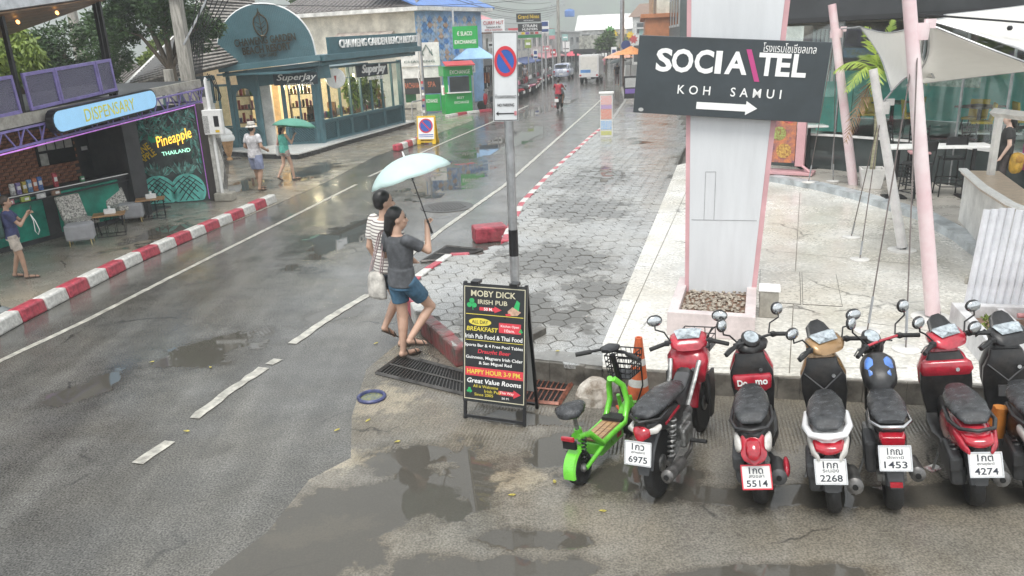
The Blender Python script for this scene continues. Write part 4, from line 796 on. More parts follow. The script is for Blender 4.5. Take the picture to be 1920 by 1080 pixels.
# ================================================================== FAR STREET
def pmat(n, c, r=.5, **k): return mat('paint_' + n, c, r, scale=1.5, var=.12, **k)
blue_p = pmat('sky_blue', (.3, .5, .75)); blue_roof = pmat('blue_roof', (.09, .2, .5)); green_x = mat('exchange_green', (.01, .33, .06), .35, var=.05); green_d = pmat('deep_green', (.03, .2, .07)); pane_d = mat('dark_pane', (.05, .06, .065), .12, var=.2, scale=1)
red_s = pmat('red', (.5, .05, .06)); pink_s = pmat('pink', (.6, .25, .27)); yel_s = pmat('yellow', (.7, .48, .03)); navy = pmat('navy', (.04, .08, .25)); orange_w = pmat('terracotta', (.5, .2, .09)); lgrey = pmat('light_grey', (.5, .5, .49)); brown_w = pmat('brown', (.2, .12, .08)); aqua = pmat('aqua', (.3, .5, .47)); blk = pmat('black', (.025, .025, .027))
def block(label, A, B, dep, h, wm, floors=2, nwin=3, awn=None, roofm=None, gable=False, shop=pane_d, name='shop_building', group='shop houses up the street', rise=1.2, hang=.5):
    r = wroot(name, label, 'building', A, B, group); L = (Vector(B[:2]) - Vector(A[:2])).length
    bx('wall', wm, r, (L / 2, dep / 2, h / 2), (L, dep, h))
    fh = h / floors
    for f in range(floors):
        for k in range(nwin):
            w = L / nwin; z = f * fh + fh * .52
            if f == 0:
                o = bx('shopfront', shop, r, (w * (k + .5), -.02, fh * .42), (w * .84, .06, fh * .78)); bx('stall_riser', wm, o, (w * (k + .5), -.04, .2), (w * .8, .06, .36))
            else:
                o = bx('window', lgrey, r, (w * (k + .5), -.015, z), (w * .6, .07, fh * .5)); bx('pane', pane_d, o, (w * (k + .5), -.055, z), (w * .5, .02, fh * .42))
    if awn: 
        part('awning', awn, r, lambda m: m.add([(0, 0, fh * .98), (L, 0, fh * .98), (L, -1.5, fh * .8), (0, -1.5, fh * .8), (0, 0, fh * .93), (L, 0, fh * .93), (L, -1.5, fh * .76), (0, -1.5, fh * .76)], [(3, 2, 1, 0), (4, 5, 6, 7), (2, 3, 7, 6), (0, 3, 7, 4)[::-1], (1, 2, 6, 5)]))
    rmx = roofm or lgrey
    if gable: part('roof', rmx, r, lambda m: m.rings([[Vector((x, -hang, h - .05)), Vector((x, dep / 2, h + rise)), Vector((x, dep + hang, h - .05)), Vector((x, dep / 2, h + rise - .18))] for x in (-hang, L + hang)]))
    else: bx('roof', rmx, r, (L / 2, dep / 2 - .1, h + .12), (L + .4, dep + .5, .22))
    return r
# cream house with the blue mosaic wall
ca, cb, cc_ = atY(560, 130, 51), atY(783, 110, 47), atY(905, 100, 53); cz = 5.55
for v_ in (ca, cb, cc_): v_.z = 0
ch = thing('cream_house', 'cream house with blue mosaic wall and blue roof', 'house', (cb.x, cb.y, 0)); M1 = WF(ca, cb, ch); M2 = WF(cb, cc_, ch); L1 = (cb - ca).xy.length; L2 = (cc_ - cb).xy.length
bx('wall', cream, ch, (L1 / 2, 2, cz / 2), (L1, 4, cz), M1); bx('mosaic_wall', pmat('mosaic_blue', (.3, .5, .76)), ch, (L2 / 2, 1.5, cz / 2), (L2, 3, cz), M2); bx('eave', white_w, ch, (L1 / 2 + .2, -.3, cz + .08), (L1 + 1, .9, .22), M1); bx('eave', white_w, ch, (L2 / 2 - .1, -.3, cz + .1), (L2 + .8, .9, .22), M2)
part('roof', mat('grey_corrugated', (.2, .18, .17), .6, var=.3), ch, lambda m: m.add([(-1, -.6, cz + .2), (L1 + .5, -.6, cz + .2), (L1 - 1, 3, cz + 1.6), (-1, 3, cz + 1.6)], [(0, 1, 2, 3)]), M1, solid=.1)
for k in range(26): part('roof_corrugation', mat('grey_corrugated', (.2, .18, .17), .6), ch, lambda m: m.tube([(-.6 + k * (L1 / 26), -.62, cz + .26), (-.9 + k * (L1 / 26) * .96, 3, cz + 1.66)], .06, 5), M1)
part('blue_roof', blue_roof, ch, lambda m: m.add([(-.5, -.7, cz + .2), (L2 + .6, -.7, cz + .2), (L2 + .3, 3, cz + 1.7), (-1, 3, cz + 1.7)], [(0, 1, 2, 3)]), M2, solid=.1)
bx('air_vent', grey_steel, ch, (L1 - 1.3, -.05, 4.0), (.32, .1, .32), M1)
mos = [mat('mosaic_%d' % k, c, .4) for k, c in enumerate([(.55, .62, .7), (.6, .4, .28), (.1, .28, .6), (.35, .5, .68), (.6, .55, .5)])]
for i in range(12):
    for j in range(8):
        x = .35 + i * (L2 - .7) / 12; z = 2.9 + j * .31; dx, dz = (L2 - .7) / 24, .16; jx, jz = random.uniform(-.06, .06), random.uniform(-.05, .05)
        part('mosaic_tile', random.choice(mos), ch, lambda m: m.xz([(x + jx, z - dz * 1.5), (x + dx * 1.05, z + jz), (x + jx, z + dz * 1.5), (x - dx * 1.05, z + jz)], -.025, .0), M2)
aw = part('awning', mat('striped_awning', (.5, .46, .4), .6, c2=(.3, .22, .2), scale=4), ch, lambda m: m.add([(L1 * .38, -.05, 4.5), (L1 * .84, -.05, 4.5), (L1 * .84, -1.0, 4.05), (L1 * .38, -1.0, 4.05)], [(3, 2, 1, 0)]), M1, solid=.06); bx('window', pane_d, ch, (L1 * .78, -.03, 3.7), (.9, .08, .9), M1)
# boards before it
def board(name, label, pxs, Y, mt, lines=(), posts=(), th=.12, tilt=0.0, cat='sign'):
    """flat signboard by its photo corners (x0,y0,x1,y1) standing at depth Y"""
    x0, y0, x1, y1 = pxs; a, b = atY(x0, (y0 + y1) / 2, Y), atY(x1, (y0 + y1) / 2, Y); zt, zb = atY((x0 + x1) / 2, y0, Y).z, atY((x0 + x1) / 2, y1, Y).z
    W_, H_ = b.x - a.x, zt - zb; c = Vector(((a.x + b.x) / 2, Y, 0)); r = thing(name, label, cat, c, tilt); zc = (zt + zb) / 2
    bx('panel', mt, r, (0, 0, zc), (W_, th, H_))
    for s, fx, fz, fw, fh, lm in lines:
        if s.startswith('#'): bx(s[1:], lm, r, (fx * W_, -th / 2 - .012, zc + fz * H_), (fw * W_, .02, fh * H_))
        else: text(s, fh * H_, lm, r, (fx * W_, -th / 2 - .025, zc + fz * H_), width=fw * W_, bold=.01, ext=.01)
    for fx, z0 in posts: bx('post', grey_steel, r, (fx * W_, th, (z0 + zb) / 2 + .1), (.1, .1, abs(zb - z0) + .2))
    return r
letter_g = mat('letter_grey_green', (.16, .22, .2), .5); spa_m = mat('spa_letters', (.55, .16, .08), .5); letter_k = mat('letter_black', (.02, .02, .02), .5, var=0)
r = board('resort_board', 'big white hotel board reading EMAN above the spa sign', (750, 80, 824, 124), 44.3, white_w, [('N', .28, .12, .08, .18, letter_g), ('CHAWENG', -.02, -.3, .78, .1, letter_g)], [(-.47, 0), (.5, 0)])
for k, (x0, w) in enumerate(((-.42, .16), (-.2, .3), (.02, .3))): 
    W_ = 2.2; part('peak', letter_g, r, lambda m: m.tube([(x0 * 2.2, -.09, 3.1), ((x0 + w / 2) * 2.2, -.09, 3.66), ((x0 + w) * 2.2, -.09, 3.1)], .035, 4))
board('blank_board', 'plain white board under the hotel board', (755, 125, 825, 146), 44.4, white_w)
board('spa_sign', 'dark board reading RACHAVAN SPA in red letters', (753, 146, 826, 176), 44.45, blk, [('RACHAVAN', -.2, .05, .42, .34, spa_m), ('SPA', .28, .08, .2, .34, spa_m)])
board('exchange_board', 'low green board reading EXCHANGE behind the steel pole', (796, 177, 826, 208), 44.4, green_x, [('EXCHANGE', -.06, .12, .8, .22, letter_w)]); board('green_shutter', 'dark to green shutter beside the grocery', (755, 165, 780, 192), 44.9, green_d); board('timber_rail', 'slatted pale fence panel beyond the grocery', (756, 196, 782, 222), 44.2, beige_c, [('#slat', 0, -.25, .9, .08, blk), ('#slat', 0, .2, .9, .08, blk)])
rp_ = G(784, 232); r = thing('handrail', 'bent steel handrail at the end of the grocery step', 'handrail', (rp_.x, rp_.y, 0)); part('rail', grey_steel, r, lambda m: m.tube([(-.25, 0, 0), (-.25, 0, .95), (-.2, 0, 1.05), (.2, 1.0, 1.05), (.25, 1.1, .95), (.25, 1.1, 0)], .035, 8), smooth=60)
ep = G(797, 228); r = thing('steel_pole', 'tall sticker covered steel pole before the spa board', 'pole', (ep.x, ep.y, 0)); part('shaft', grey_steel, r, lambda m: m.lathe([(.11, 0), (.1, 4.2)], n=12), smooth=40); part('conduit', white_s, r, lambda m: m.tube([(-.1, -.05, 0), (-.12, -.05, 1.9), (-.2, -.05, 2.2), (-.08, -.05, 2.5)], .03, 6), smooth=60)
for k in range(6): bx('sticker', [letter_w, navy, red_s][k % 3], r, (random.uniform(-.03, .03), -.108, .5 + .28 * k), (.12, .012, .12))
# exchange booth
eb = G(862, 213); r = thing('exchange_booth', 'bright green money exchange booth with a small red awning', 'booth', (eb.x, eb.y, 0), .28)
bx('body', green_x, r, (0, .6, .55), (1.5, 1.2, 1.1)); bx('counter_shelf', letter_w, r, (0, -.08, 1.13), (1.3, .3, .05)); bx('booth_glass', pane_d, r, (.1, .02, 1.55), (1.1, .04, .8)); bx('header', green_x, r, (0, .5, 2.25), (1.6, 1.3, .5)); bx('jamb', green_x, r, (-.66, .1, 1.6), (.2, .2, .9)); bx('jamb', green_x, r, (.68, .1, 1.6), (.14, .2, .9))
part('awning', red_s, r, lambda m: m.add([(-.8, -.1, 2.75), (.8, -.1, 2.75), (.8, -.8, 2.55), (-.8, -.8, 2.55)], [(3, 2, 1, 0)]), solid=.05)
text('EXCHANGE', .2, letter_w, r, (.1, -.17, 2.2), width=1.1); text('BEST', .12, letter_w, r, (.1, -.01, .85), width=.4); text('EXCHANGE', .13, letter_w, r, (.15, -.01, .6), width=.8)
board('exchange_sign', 'hanging green square sign reading EXCHANGE', (849, 49, 896, 91), 43.6, green_x, [('EXCHANGE', 0, -.2, .86, .17, letter_w), ('€ SLACO', -.02, .18, .6, .2, letter_w)], [(-.45, 5.2)]); board('poster_stand', 'white poster of a face on a thin post by the booth', (828, 160, 842, 178), 43.2, letter_w, [('#figure', 0, -.05, .5, .7, pink_s)], [(0, 0)]); board('bike_sign', 'small grey car and bike hire sign on a post', (879, 119, 891, 136), 46, lgrey, [('CAR', 0, .2, .7, .28, letter_k), ('BIKE', 0, -.2, .7, .28, letter_k)], [(0, 0)])
r = thing('blue_canopy', 'pale blue market canopy beside the exchange booth', 'canopy', atY(890, 110, 50)); part('cloth', blue_p, r, lambda m: m.add([(-1.3, -1, 0), (1.3, -1, 0), (1.3, 1, 0), (-1.3, 1, 0), (0, 0, .9)], [(0, 1, 4), (1, 2, 4), (2, 3, 4), (3, 0, 4)]), solid=.03)
for sx in (-1, 1):
    for sy in (-1, 1): part('pole', grey_steel, r, lambda m: m.tube([(sx * 1.25, sy * .95, 0), (sx * 1.25, sy * .95, -2.7)], .03, 6))
board('curry_sign', 'white board reading CURRY HUT in red letters', (892, 36, 946, 64), 56, letter_w, [('CURRY HUT', .12, .26, .7, .24, red_s), ('Restaurant & Bar', .12, -.02, .5, .12, letter_k), ('#food_photo', -.4, 0, .18, .7, brown_w), ('#strip', 0, -.42, 1, .12, brown_w), ('FOOD & TRADITIONAL', .12, -.22, .62, .12, red_s)], [(-.3, 2), (.4, 2)])
board('grand_sign', 'black board with gold script lettering over the street', (968, 25, 1014, 41), 62, blk, [('Grand Ninas', 0, .12, .86, .46, yel_s), ('RESTAURANT', 0, -.34, .4, .12, letter_w)], [(.5, 0)]); board('hunters_sign', 'dark board reading STRAIN HUNTERS with coloured icons', (971, 44, 1016, 59), 62, blk, [('STRAIN', 0, .2, .6, .36, letter_w), ('HUNTERS', 0, -.22, .64, .3, letter_w)])
board('icon_strip', 'strip of yellow, purple and brown icons under the dark board', (971, 59, 1015, 65), 62, lgrey, [('#icon', -.28, 0, .14, .7, yel_s), ('#icon', -.1, 0, .14, .7, pmat('purple', (.2, .1, .4))), ('#icon', .1, 0, .14, .7, brown_w), ('#icon', .3, 0, .14, .7, red_s)]); board('green_strip', 'dark green strip board under the icons', (971, 65, 1015, 71), 62, green_d)
board('blue_white_sign', 'blue and white panel beside the gold lettered board', (1014, 39, 1029, 62), 66, letter_w, [('#badge', 0, .25, .8, .36, navy), ('#band', 0, -.28, .9, .22, navy)], [(0, 0)]); board('parking_sign', 'small blue and white parking sign on a post', (1000, 93, 1008, 111), 70, letter_w, [('#disc', 0, .2, .7, .36, navy), ('#band', 0, -.3, .8, .2, navy)], [(0, 0)])
board('pastel_sign', 'pastel green and pink sign by the bend', (1029, 54, 1041, 74), 72, aqua, [('#band', 0, -.3, .95, .35, pink_s)], [(0, 0)]); board('teal_sign', 'small teal sign on the far corner', (1054, 64, 1065, 76), 92, aqua, [('#band', 0, 0, .7, .2, letter_w)], [(0, 0)]); board('white_far_sign', 'white sign board below the teal sign', (1055, 78, 1068, 97), 94, letter_w, [('#band', 0, -.2, .8, .08, letter_k)], [(0, 0)])
# blocks on the left
block('white gabled house beyond the mosaic wall', (-4.0, 55), (-1.2, 60), 6, 5.3, white_w, 2, 2, blk, pink_s, True); block('grey framed shop with open front by the parked bikes', (-1.6, 61), (.2, 71), 6, 4.6, lgrey, 2, 3, lgrey); block('cream shop house behind the blue and white sign', (.5, 72), (2.6, 84), 6, 4.4, cream, 2, 3, navy); block('shop with a pink board at the bend', (3.0, 85), (6.2, 100), 6, 4.8, white_w, 2, 4, pink_s, red_s)
block('pale shop house with a black canopy on the bend', (6.6, 101), (11.5, 120), 7, 4.6, lgrey, 2, 4, blk)
block('big white roofed hall at the end of the street', (12, 128), (24, 126), 14, 5.0, white_w, 2, 5, blk, white_w, True, rise=2.4); block('brown gabled house at the end of the street', (18, 112), (25, 108), 8, 6.3, white_w, 2, 3, None, brown_w, True, rise=1.8); block('aqua house front below the brown gable', (17.6, 104), (24, 101), 5, 4.6, aqua, 2, 4, lgrey, lgrey)
tk_ = atY(1068, 24, 130); r = thing('water_tank', 'small blue water tank on the white roof', 'water tank', (tk_.x, 130, tk_.z - .6)); part('drum', blue_roof, r, lambda m: m.lathe([(.75, 0), (.8, .1), (.8, .9), (.6, 1.1), (.1, 1.15)], n=14), smooth=40); part('lid', navy, r, lambda m: m.lathe([(.25, 1.15), (.25, 1.2)], n=10))
# blocks on the right
ob = wroot('terracotta_building', 'terracotta framed building with slatted upper floor beside the pavement', 'building', (11.5, 66), (9.35, 53)); L = math.hypot(2.15, 13)
bx('wall', orange_w, ob, (L / 2, 2, 2.4), (L, 4, 4.8)); 
for k in range(3): part('arch_panel', mat('terracotta_light', (.58, .25, .12), .5), ob, lambda m: m.xz([(1 + k * 4.2, .4), (4.4 + k * 4.2, .4), (4.4 + k * 4.2, 2.9), (2.7 + k * 4.2, 3.6), (1 + k * 4.2, 2.9)], -.05, 0))
bx('cornice', orange_w, ob, (L / 2, 1.9, 4.9), (L + .4, 4.4, .25)); bx('upper_wall', cream, ob, (L / 2, 2.4, 6.6), (L, 3.4, 3.2))
for k in range(30): bx('slat', mat('slat_timber', (.5, .32, .2), .5), ob, (.2 + k * .45, .45, 6.6), (.2, .1, 3.2))
block('grey louvred house behind the big sign', (10.4, 50.5), (9.2, 42), 5, 6.4, pmat('slate', (.09, .11, .11)), 2, 4, None, None); st = block('white block with outside stair behind the tower', (10.8, 41), (9.0, 32), 5, 6, white_w, 2, 3, None, None)
block('white shop with orange parasol front up the right side', (17.5, 86), (13.6, 68), 6, 4.6, white_w, 2, 5, lgrey, brown_w); block('small brown shop row far up the right side', (23, 108), (18, 88), 6, 4.4, brown_w, 2, 5, white_w, lgrey)
pp = atY(1166, 140, 58); r = thing('street_pole', 'tall grey steel pole on the far right pavement', 'pole', (pp.x, 58, .2)); part('shaft', grey_steel, r, lambda m: m.lathe([(.16, 0), (.15, 9)], n=12), smooth=40); part('round_sign', navy, r, lambda m: m.lathe([(.02, -.02), (.34, -.02), (.34, .02)], c=(.25, -.2, 2.9), n=16, R=Matrix.Rotation(rad(90), 3, 'X')))
pp = atY(1047, 60, 80); r = thing('street_pole', 'slim concrete pole at the left of the bend', 'pole', (pp.x, 80, 0)); part('shaft', conc, r, lambda m: m.lathe([(.2, 0), (.14, 8)], n=8), smooth=40); bx('cross_arm', grey_steel, r, (0, 0, 6.9), (1.4, .1, .1))
for k, (x, y, Y, c, lb) in enumerate([(1183, 92, 57, (.75, .33, .12), 'orange parasol by the terracotta wall'), (1160, 100, 66, (.72, .4, .28), 'peach parasol beside the grey pole'), (1072, 99, 100, (.65, .1, .14), 'red parasol over the far roadway')]):
    p = atY(x, y, Y); r = thing('parasol', lb, 'parasol', (p.x, p.y, .1)); h = p.z - .1; part('canopy', mat('parasol_%d' % k, c, .7), r, lambda m: m.lathe([(1.25, h - .35), (1.2, h - .3), (.5, h), (.03, h + .2)], n=10), smooth=20); part('pole', grey_steel, r, lambda m: m.tube([(0, 0, 0), (0, 0, h)], .03, 6))
ba = thing('street_arch', 'cut-out street gantry with flowers and a leaf badge', 'gantry', (12.9, 96, 0)); bx('beam', blk, ba, (0, 0, 2.3), (9, .3, .5)); bx('panel', mat('lattice_pale', (.42, .42, .37), .6, scale=3, c2=(.15, .15, .13)), ba, (-.8, 0, 3.3), (6, .15, 1.5))
for k, (x, z, rr, c) in enumerate([(.3, 4.1, .5, yel_s), (1.3, 4.3, .6, pmat('petal', (.65, .55, .4))), (2.2, 3.9, .5, yel_s), (1.4, 3.2, .5, green_d), (2.6, 3.4, .55, red_s), (1.3, 2.7, .45, yel_s), (-.2, 4.5, .6, pmat('leafgreen', (.08, .3, .05)))]): part('cutout', c, ba, lambda m: m.xz([((x + rr * (1 if i % 2 else .6) * math.cos(i * math.pi / 8)), z + rr * (1 if i % 2 else .6) * math.sin(i * math.pi / 8)) for i in range(16)], -.3 - .03 * k, -.18 - .03 * k))
for sx in (-1, 1): bx('leg', blk, ba, (sx * 4.2, 0, 1.05), (.25, .25, 2.1))
tr_px('small bushy street tree before the aqua house', 88, [(1138, 72, 14), (1128, 82, 11), (1146, 84, 10)], lf_mid, 2200, .4, r0=.12)
# hills
m = MB(); n = 44; vs_, fs = [], []
for j in range(7):
    for i in range(n + 1):
        x = -340 + i * 680 / n; y = 430 + j * 50; u = j / 6; h = (40 + 95 * u) * (.75 + .35 * mnoise.noise(Vector((x * .004, y * .004, 0)))) * (1 if j else 0) - 1
        vs_.append((x, y, h + 14 * mnoise.noise(Vector((x * .02, y * .02, 3))) * (j > 0)))
for j in range(6):
    for i in range(n): a = j * (n + 1) + i; fs.append((a, a + 1, a + n + 2, a + n + 1))
m.add(vs_, fs); prop(m.build('hill', mat('hill_forest', (.045, .075, .04), .9, scale=.05, var=.35, world=True), smooth=180), 'wooded hill fading in the rain beyond the street', 'hill', kind='structure')
# ------------------------------------------------------------------ vehicles up the street
rubber = mat('tyre_rubber', (.018, .018, .018), .6, bump=.3, bscale=90); chrome = mat('chrome', (.6, .6, .6), .2, metal=1, var=.1); plate_w = mat('plate_white', (.75, .75, .73), .4, var=.04); lamp_r = mat('lamp_red', (.45, .02, .03), .15, coat=.5); lamp_a = mat('lamp_clear', (.6, .6, .58), .12, coat=.5); car_w = mat('car_white', (.75, .75, .75), .25, coat=.6, var=.04)
def wheel(par, c, r, w, name='wheel', ax='X'):
    R = Matrix.Rotation(rad(90), 3, 'Y'); o = part(name, rubber, par, lambda m: m.lathe([(r * .62, -w / 2), (r * .92, -w / 2), (r, -w * .3), (r, w * .3), (r * .92, w / 2), (r * .62, w / 2)], c=c, n=20, R=R), smooth=40); part('rim', grey_steel, o, lambda m: m.lathe([(.02, -w * .42), (r * .64, -w * .42), (r * .64, w * .42), (.02, w * .42)], c=c, n=16, R=R), smooth=40); return o
tp = G(1104, 157); tk = thing('delivery_truck', 'white box delivery truck with a blue band driving away', 'truck', (tp.x, tp.y, 0), rad(-13))
bx('cargo_box', car_w, tk, (0, 1.6, 1.5), (1.68, 3.0, 1.72), bev=.03); bx('roller_door', mat('door_cream', (.74, .73, .68), .4, var=.05), tk, (0, .085, 1.62), (1.42, .03, 1.2)); bx('blue_band', pmat('truck_blue', (.1, .28, .6)), tk, (-.28, .06, 1.0), (.86, .03, .3)); bx('tail_board', car_w, tk, (0, .02, .72), (1.66, .1, .36)); bx('bumper', blk, tk, (0, .1, .48), (1.2, .15, .18)); bx('number_plate', plate_w, tk, (0, .02, .5), (.34, .02, .16)); bx('cab', car_w, tk, (0, 3.9, 1.05), (1.62, 1.4, 1.5), bev=.12); bx('chassis', blk, tk, (0, 2.2, .45), (.9, 4, .2))
for sx in (-1, 1):
    wheel(tk, (sx * .68, .8, .32), .32, .26); wheel(tk, (sx * .68, 3.7, .32), .32, .2); bx('tail_lamp', lamp_r, tk, (sx * .7, -.035, .7), (.16, .03, .12))
def car(label, pxy, rz, body, name, h, hood):
    g = G(*pxy); r = thing(name, label, 'car', (g.x, g.y, 0), rz, 'vehicles parked up the street')
    m = MB(); secs = [(-.0, .72, .3, .62), (.12, .8, .38, .66), (1.2, .84, .42, .66), (3.2, .84, .42, .64), (4.1, .78, .36, .6), (4.3, .6, .25, .55)]
    m.rings([sect((0, y, z), w, hh, 4, 16) for y, w, hh, z in secs]); m.build('body', body, r, smooth=50)
    m = MB(); m.rings([sect((0, y, z), w, hh, 5, 16) for y, w, hh, z in ((.1, .66, .12, h - .4), (.35, .7, .26, h - .28), (2.2, .72, .3, h - .28), (3.0, .66, .12, h - .48))]); cb_ = m.build('cabin', body, r, smooth=50)
    bx('rear_window', pane_d, cb_, (0, .16, h - .26), (1.1, .12, .3))
    for sx in (-1, 1): wheel(r, (sx * .7, .8, .3), .3, .2); wheel(r, (sx * .7, 3.4, .3), .3, .2); bx('tail_lamp', lamp_r, r, (sx * .66, .02, .78), (.16, .06, .16))
    bx('number_plate', plate_w, r, (0, -.01, .55), (.34, .03, .14)); return r
car('white and navy car parked beyond the motorbike row', (1052, 150), rad(-12), mat('car_navy_white', (.6, .62, .66), .25, coat=.5, c2=(.05, .08, .2), scale=1.2), 'parked_car', 1.5, 1); car('black pickup parked farther up the left side', (1046, 132), rad(-12), mat('car_black', (.03, .03, .032), .25, coat=.5), 'parked_pickup', 1.75, 1); car('dark van at the end of the left row', (1056, 119), rad(-12), mat('car_grey', (.09, .1, .1), .3, coat=.4), 'parked_van', 1.9, 1)
# ================================================================== RIGHT SIDE
PZ = .254
sign_w = mat('sign_white', (.66, .68, .69), .35, var=.04); sign_b = mat('sign_blue', (.03, .11, .42), .35, var=.05); sign_r = mat('sign_red', (.6, .04, .06), .35, var=.05)
# no parking post
g = G(968, 588, .25); r = thing('no_parking_sign', 'tall no parking sign on a grey steel pole behind the pub board', 'traffic sign', (g.x, g.y, .25)); zt = hz(g, 58) - .25; zb = hz(g, 226) - .25; zc = (zt + zb) / 2; H_ = zt - zb
part('pole', grey_steel, r, lambda m: m.lathe([(.058, 0), (.055, zt - .05)], n=16), smooth=40); 
for z, h, mt in ((1.0, .12, black_m), (.78, .22, black_m)): part('band', mt, r, lambda m: m.lathe([(.0595, z), (.0595, z + h)], n=16, cap=False), smooth=40)
SP = thing('sign_plate_frame', None, None); SP.parent = r; SP.location = (-.02, -.075, zc); SP.rotation_euler = (0, .03, .18)
SP.name = 'sign_plate'; bx('panel', sign_w, SP, (0, 0, 0), (.3, .012, H_)); part('border', letter_k, SP, lambda m: [m.box((0, -.008, s * (H_ / 2 - .012)), (.29, .004, .008)) for s in (-1, 1)] + [m.box((s * .141, -.008, 0), (.007, .004, H_ - .03)) for s in (-1, 1)])
cz_ = H_ * .17; Rx = Matrix.Rotation(rad(90), 3, 'X')
def ring(m, ra, rb, z, y, n=40, sy=1.3): m.rings([[Vector((rr * math.cos(2 * math.pi * k / n), yy, z + sy * rr * math.sin(2 * math.pi * k / n))) for k in range(n)] for rr, yy in ((rb, y + .003), (rb, y), (ra, y), (ra, y + .003))], cap=False, closed=True)
part('blue_disc', sign_b, SP, lambda m: m.xz([(.11 * math.cos(k * math.pi / 20), cz_ + .15 * math.sin(k * math.pi / 20)) for k in range(40)], -.010, -.007)); part('red_ring', sign_r, SP, lambda m: ring(m, .102, .132, cz_, -.014)); part('red_slash', sign_r, SP, lambda m: m.xz([(-.092, cz_ + .115), (.075, cz_ - .135), (.098, cz_ - .108), (-.07, cz_ + .14)], -.013, -.010))
text('ห้ามจอดตลอดแนว', .05, letter_k, SP, (0, -.009, -H_ * .215), width=.25, ext=.002); text('NO PARKING', .036, letter_k, SP, (0, -.009, -H_ * .315), width=.2, ext=.002, bold=.01)
part('arrow', letter_k, SP, lambda m: m.xz([(-.12, -H_ * .41), (-.09, -H_ * .385), (-.09, -H_ * .405), (.11, -H_ * .405), (.11, -H_ * .418), (-.09, -H_ * .418), (-.09, -H_ * .435)][::-1], -.011, -.008)); bx('sticker', pink_s, SP, (.115, -.012, -H_ * .41), (.03, .004, .05))
q = px([(985, 640), (1010, 610), (1018, 615), (994, 645)], .25); g2 = G(1002, 632, .25); r = thing('pole_footing', 'small loose concrete slab beside the folding pub sign', 'slab', (g2.x, g2.y, .25), .9); bx('slab', bare, r, (0, 0, .04), (.34, .12, .08), bev=.01)
# tower and its board
pink = mat('pink_paint', (.62, .36, .38), .4, var=.08, dirt=.15, scale=2); tw_w = mat('tower_white', (.62, .635, .65), .32, var=.04, dirt=.1, scale=1.2, stretch=(3, 3, .4))
A, B = Vector((2.26, 9.46, 0)), Vector((3.05, 9.26, 0)); tw = wroot('pylon', 'tall tapered white pylon edged in pink carrying the dark sign', 'pylon', (A.x, A.y, PZ), B); ZT = 5.4
def tl(z): return -.03 - .022 * z
def tr_(z): return .83 + .052 * z
part('core', pink, tw, lambda m: m.xz([(tl(0), 0), (tr_(0), 0), (tr_(ZT), ZT), (tl(ZT), ZT)], 0, .36)); fp = part('front_panel', tw_w, tw, lambda m: m.xz([(tl(0) + .05, 0), (tr_(0) - .06, 0), (tr_(ZT) - .06, ZT), (tl(ZT) + .05, ZT)], -.012, .002), bev=.003)
seam = mat('seam_grey', (.3, .3, .31), .5); part('access_hatch', seam, fp, lambda m: [m.box((.17, -.0135, 1.45), (.005, .004, .6)), m.box((.29, -.0135, 1.45), (.005, .004, .6)), m.box((.23, -.0135, 1.75), (.12, .004, .005))]); bx('joint', seam, fp, (.41, -.0135, 1.15), (.78, .004, .006))
sg = thing('hotel_sign', 'large charcoal sign reading SOCIATEL KOH SAMUI with an arrow', 'sign', (A.x, A.y, PZ), tw.rotation_euler.z)
SM = Matrix.Translation((.385, -.1, 3.105 - PZ)) @ Matrix.Rotation(.075, 4, 'Y'); SW, SH = 2.12, .885; ch_m = mat('sign_charcoal', (.042, .053, .06), .38, var=.12, scale=2, dirt=.06)
bx('panel', ch_m, sg, (0, 0, 0), (SW, .1, SH), SM, bev=.006); 
for x in (-.3, .35): bx('bracket', grey_steel, sg, (x, .075, 0), (.08, .06, .6), SM)
def sgt(s, h, x, z, w, bold=0., mt=letter_w, **kw):
    o = text(s, h * SH, mt, sg, (0, 0, 0), width=w * SW, bold=bold, ext=.006, **kw); o.matrix_basis = SM @ Matrix.Translation((x * SW, -.051, z * SH)) @ Matrix.Rotation(rad(90), 4, 'X'); return o

for c_, x_, w_ in (('S', -.353, .088), ('O', -.254, .115), ('C', -.139, .1), ('I', -.062, .034), ('A', .032, .118), ('T', .193, .094), ('E', .275, .072), ('L', .358, .072)): sgt(c_, .285 if c_ not in 'SOC' else .3, x_, .2, w_, .0 if c_ == 'I' else .03)
sgt('KOH  SAMUI', .115, .01, -.165, .55, .008, spacing=1.7); sgt('โรงแรมโซเชียลเทล', .115, .295, .41, .27)
part('slash', mat('sign_magenta', (.5, .06, .22), .4, var=.03), sg, lambda m: m.xz([(.075 * SW, .375 * SH), (.102 * SW, .375 * SH), (.163 * SW, -.02 * SH), (.136 * SW, -.02 * SH)][::-1], -.058, -.045), SM)
part('arrow', letter_w, sg, lambda m: m.xz([(-.155 * SW, -.315 * SH), (.11 * SW, -.315 * SH), (.11 * SW, -.27 * SH), (.17 * SW, -.36 * SH), (.11 * SW, -.45 * SH), (.11 * SW, -.405 * SH), (-.155 * SW, -.405 * SH)][::-1], -.058, -.045), SM); part('badge', lgrey, sg, lambda m: m.xz([(-.457 * SW + .03 * math.cos(k * .4), -.455 * SH + .022 * math.sin(k * .4)) for k in range(16)], -.056, -.045), SM)
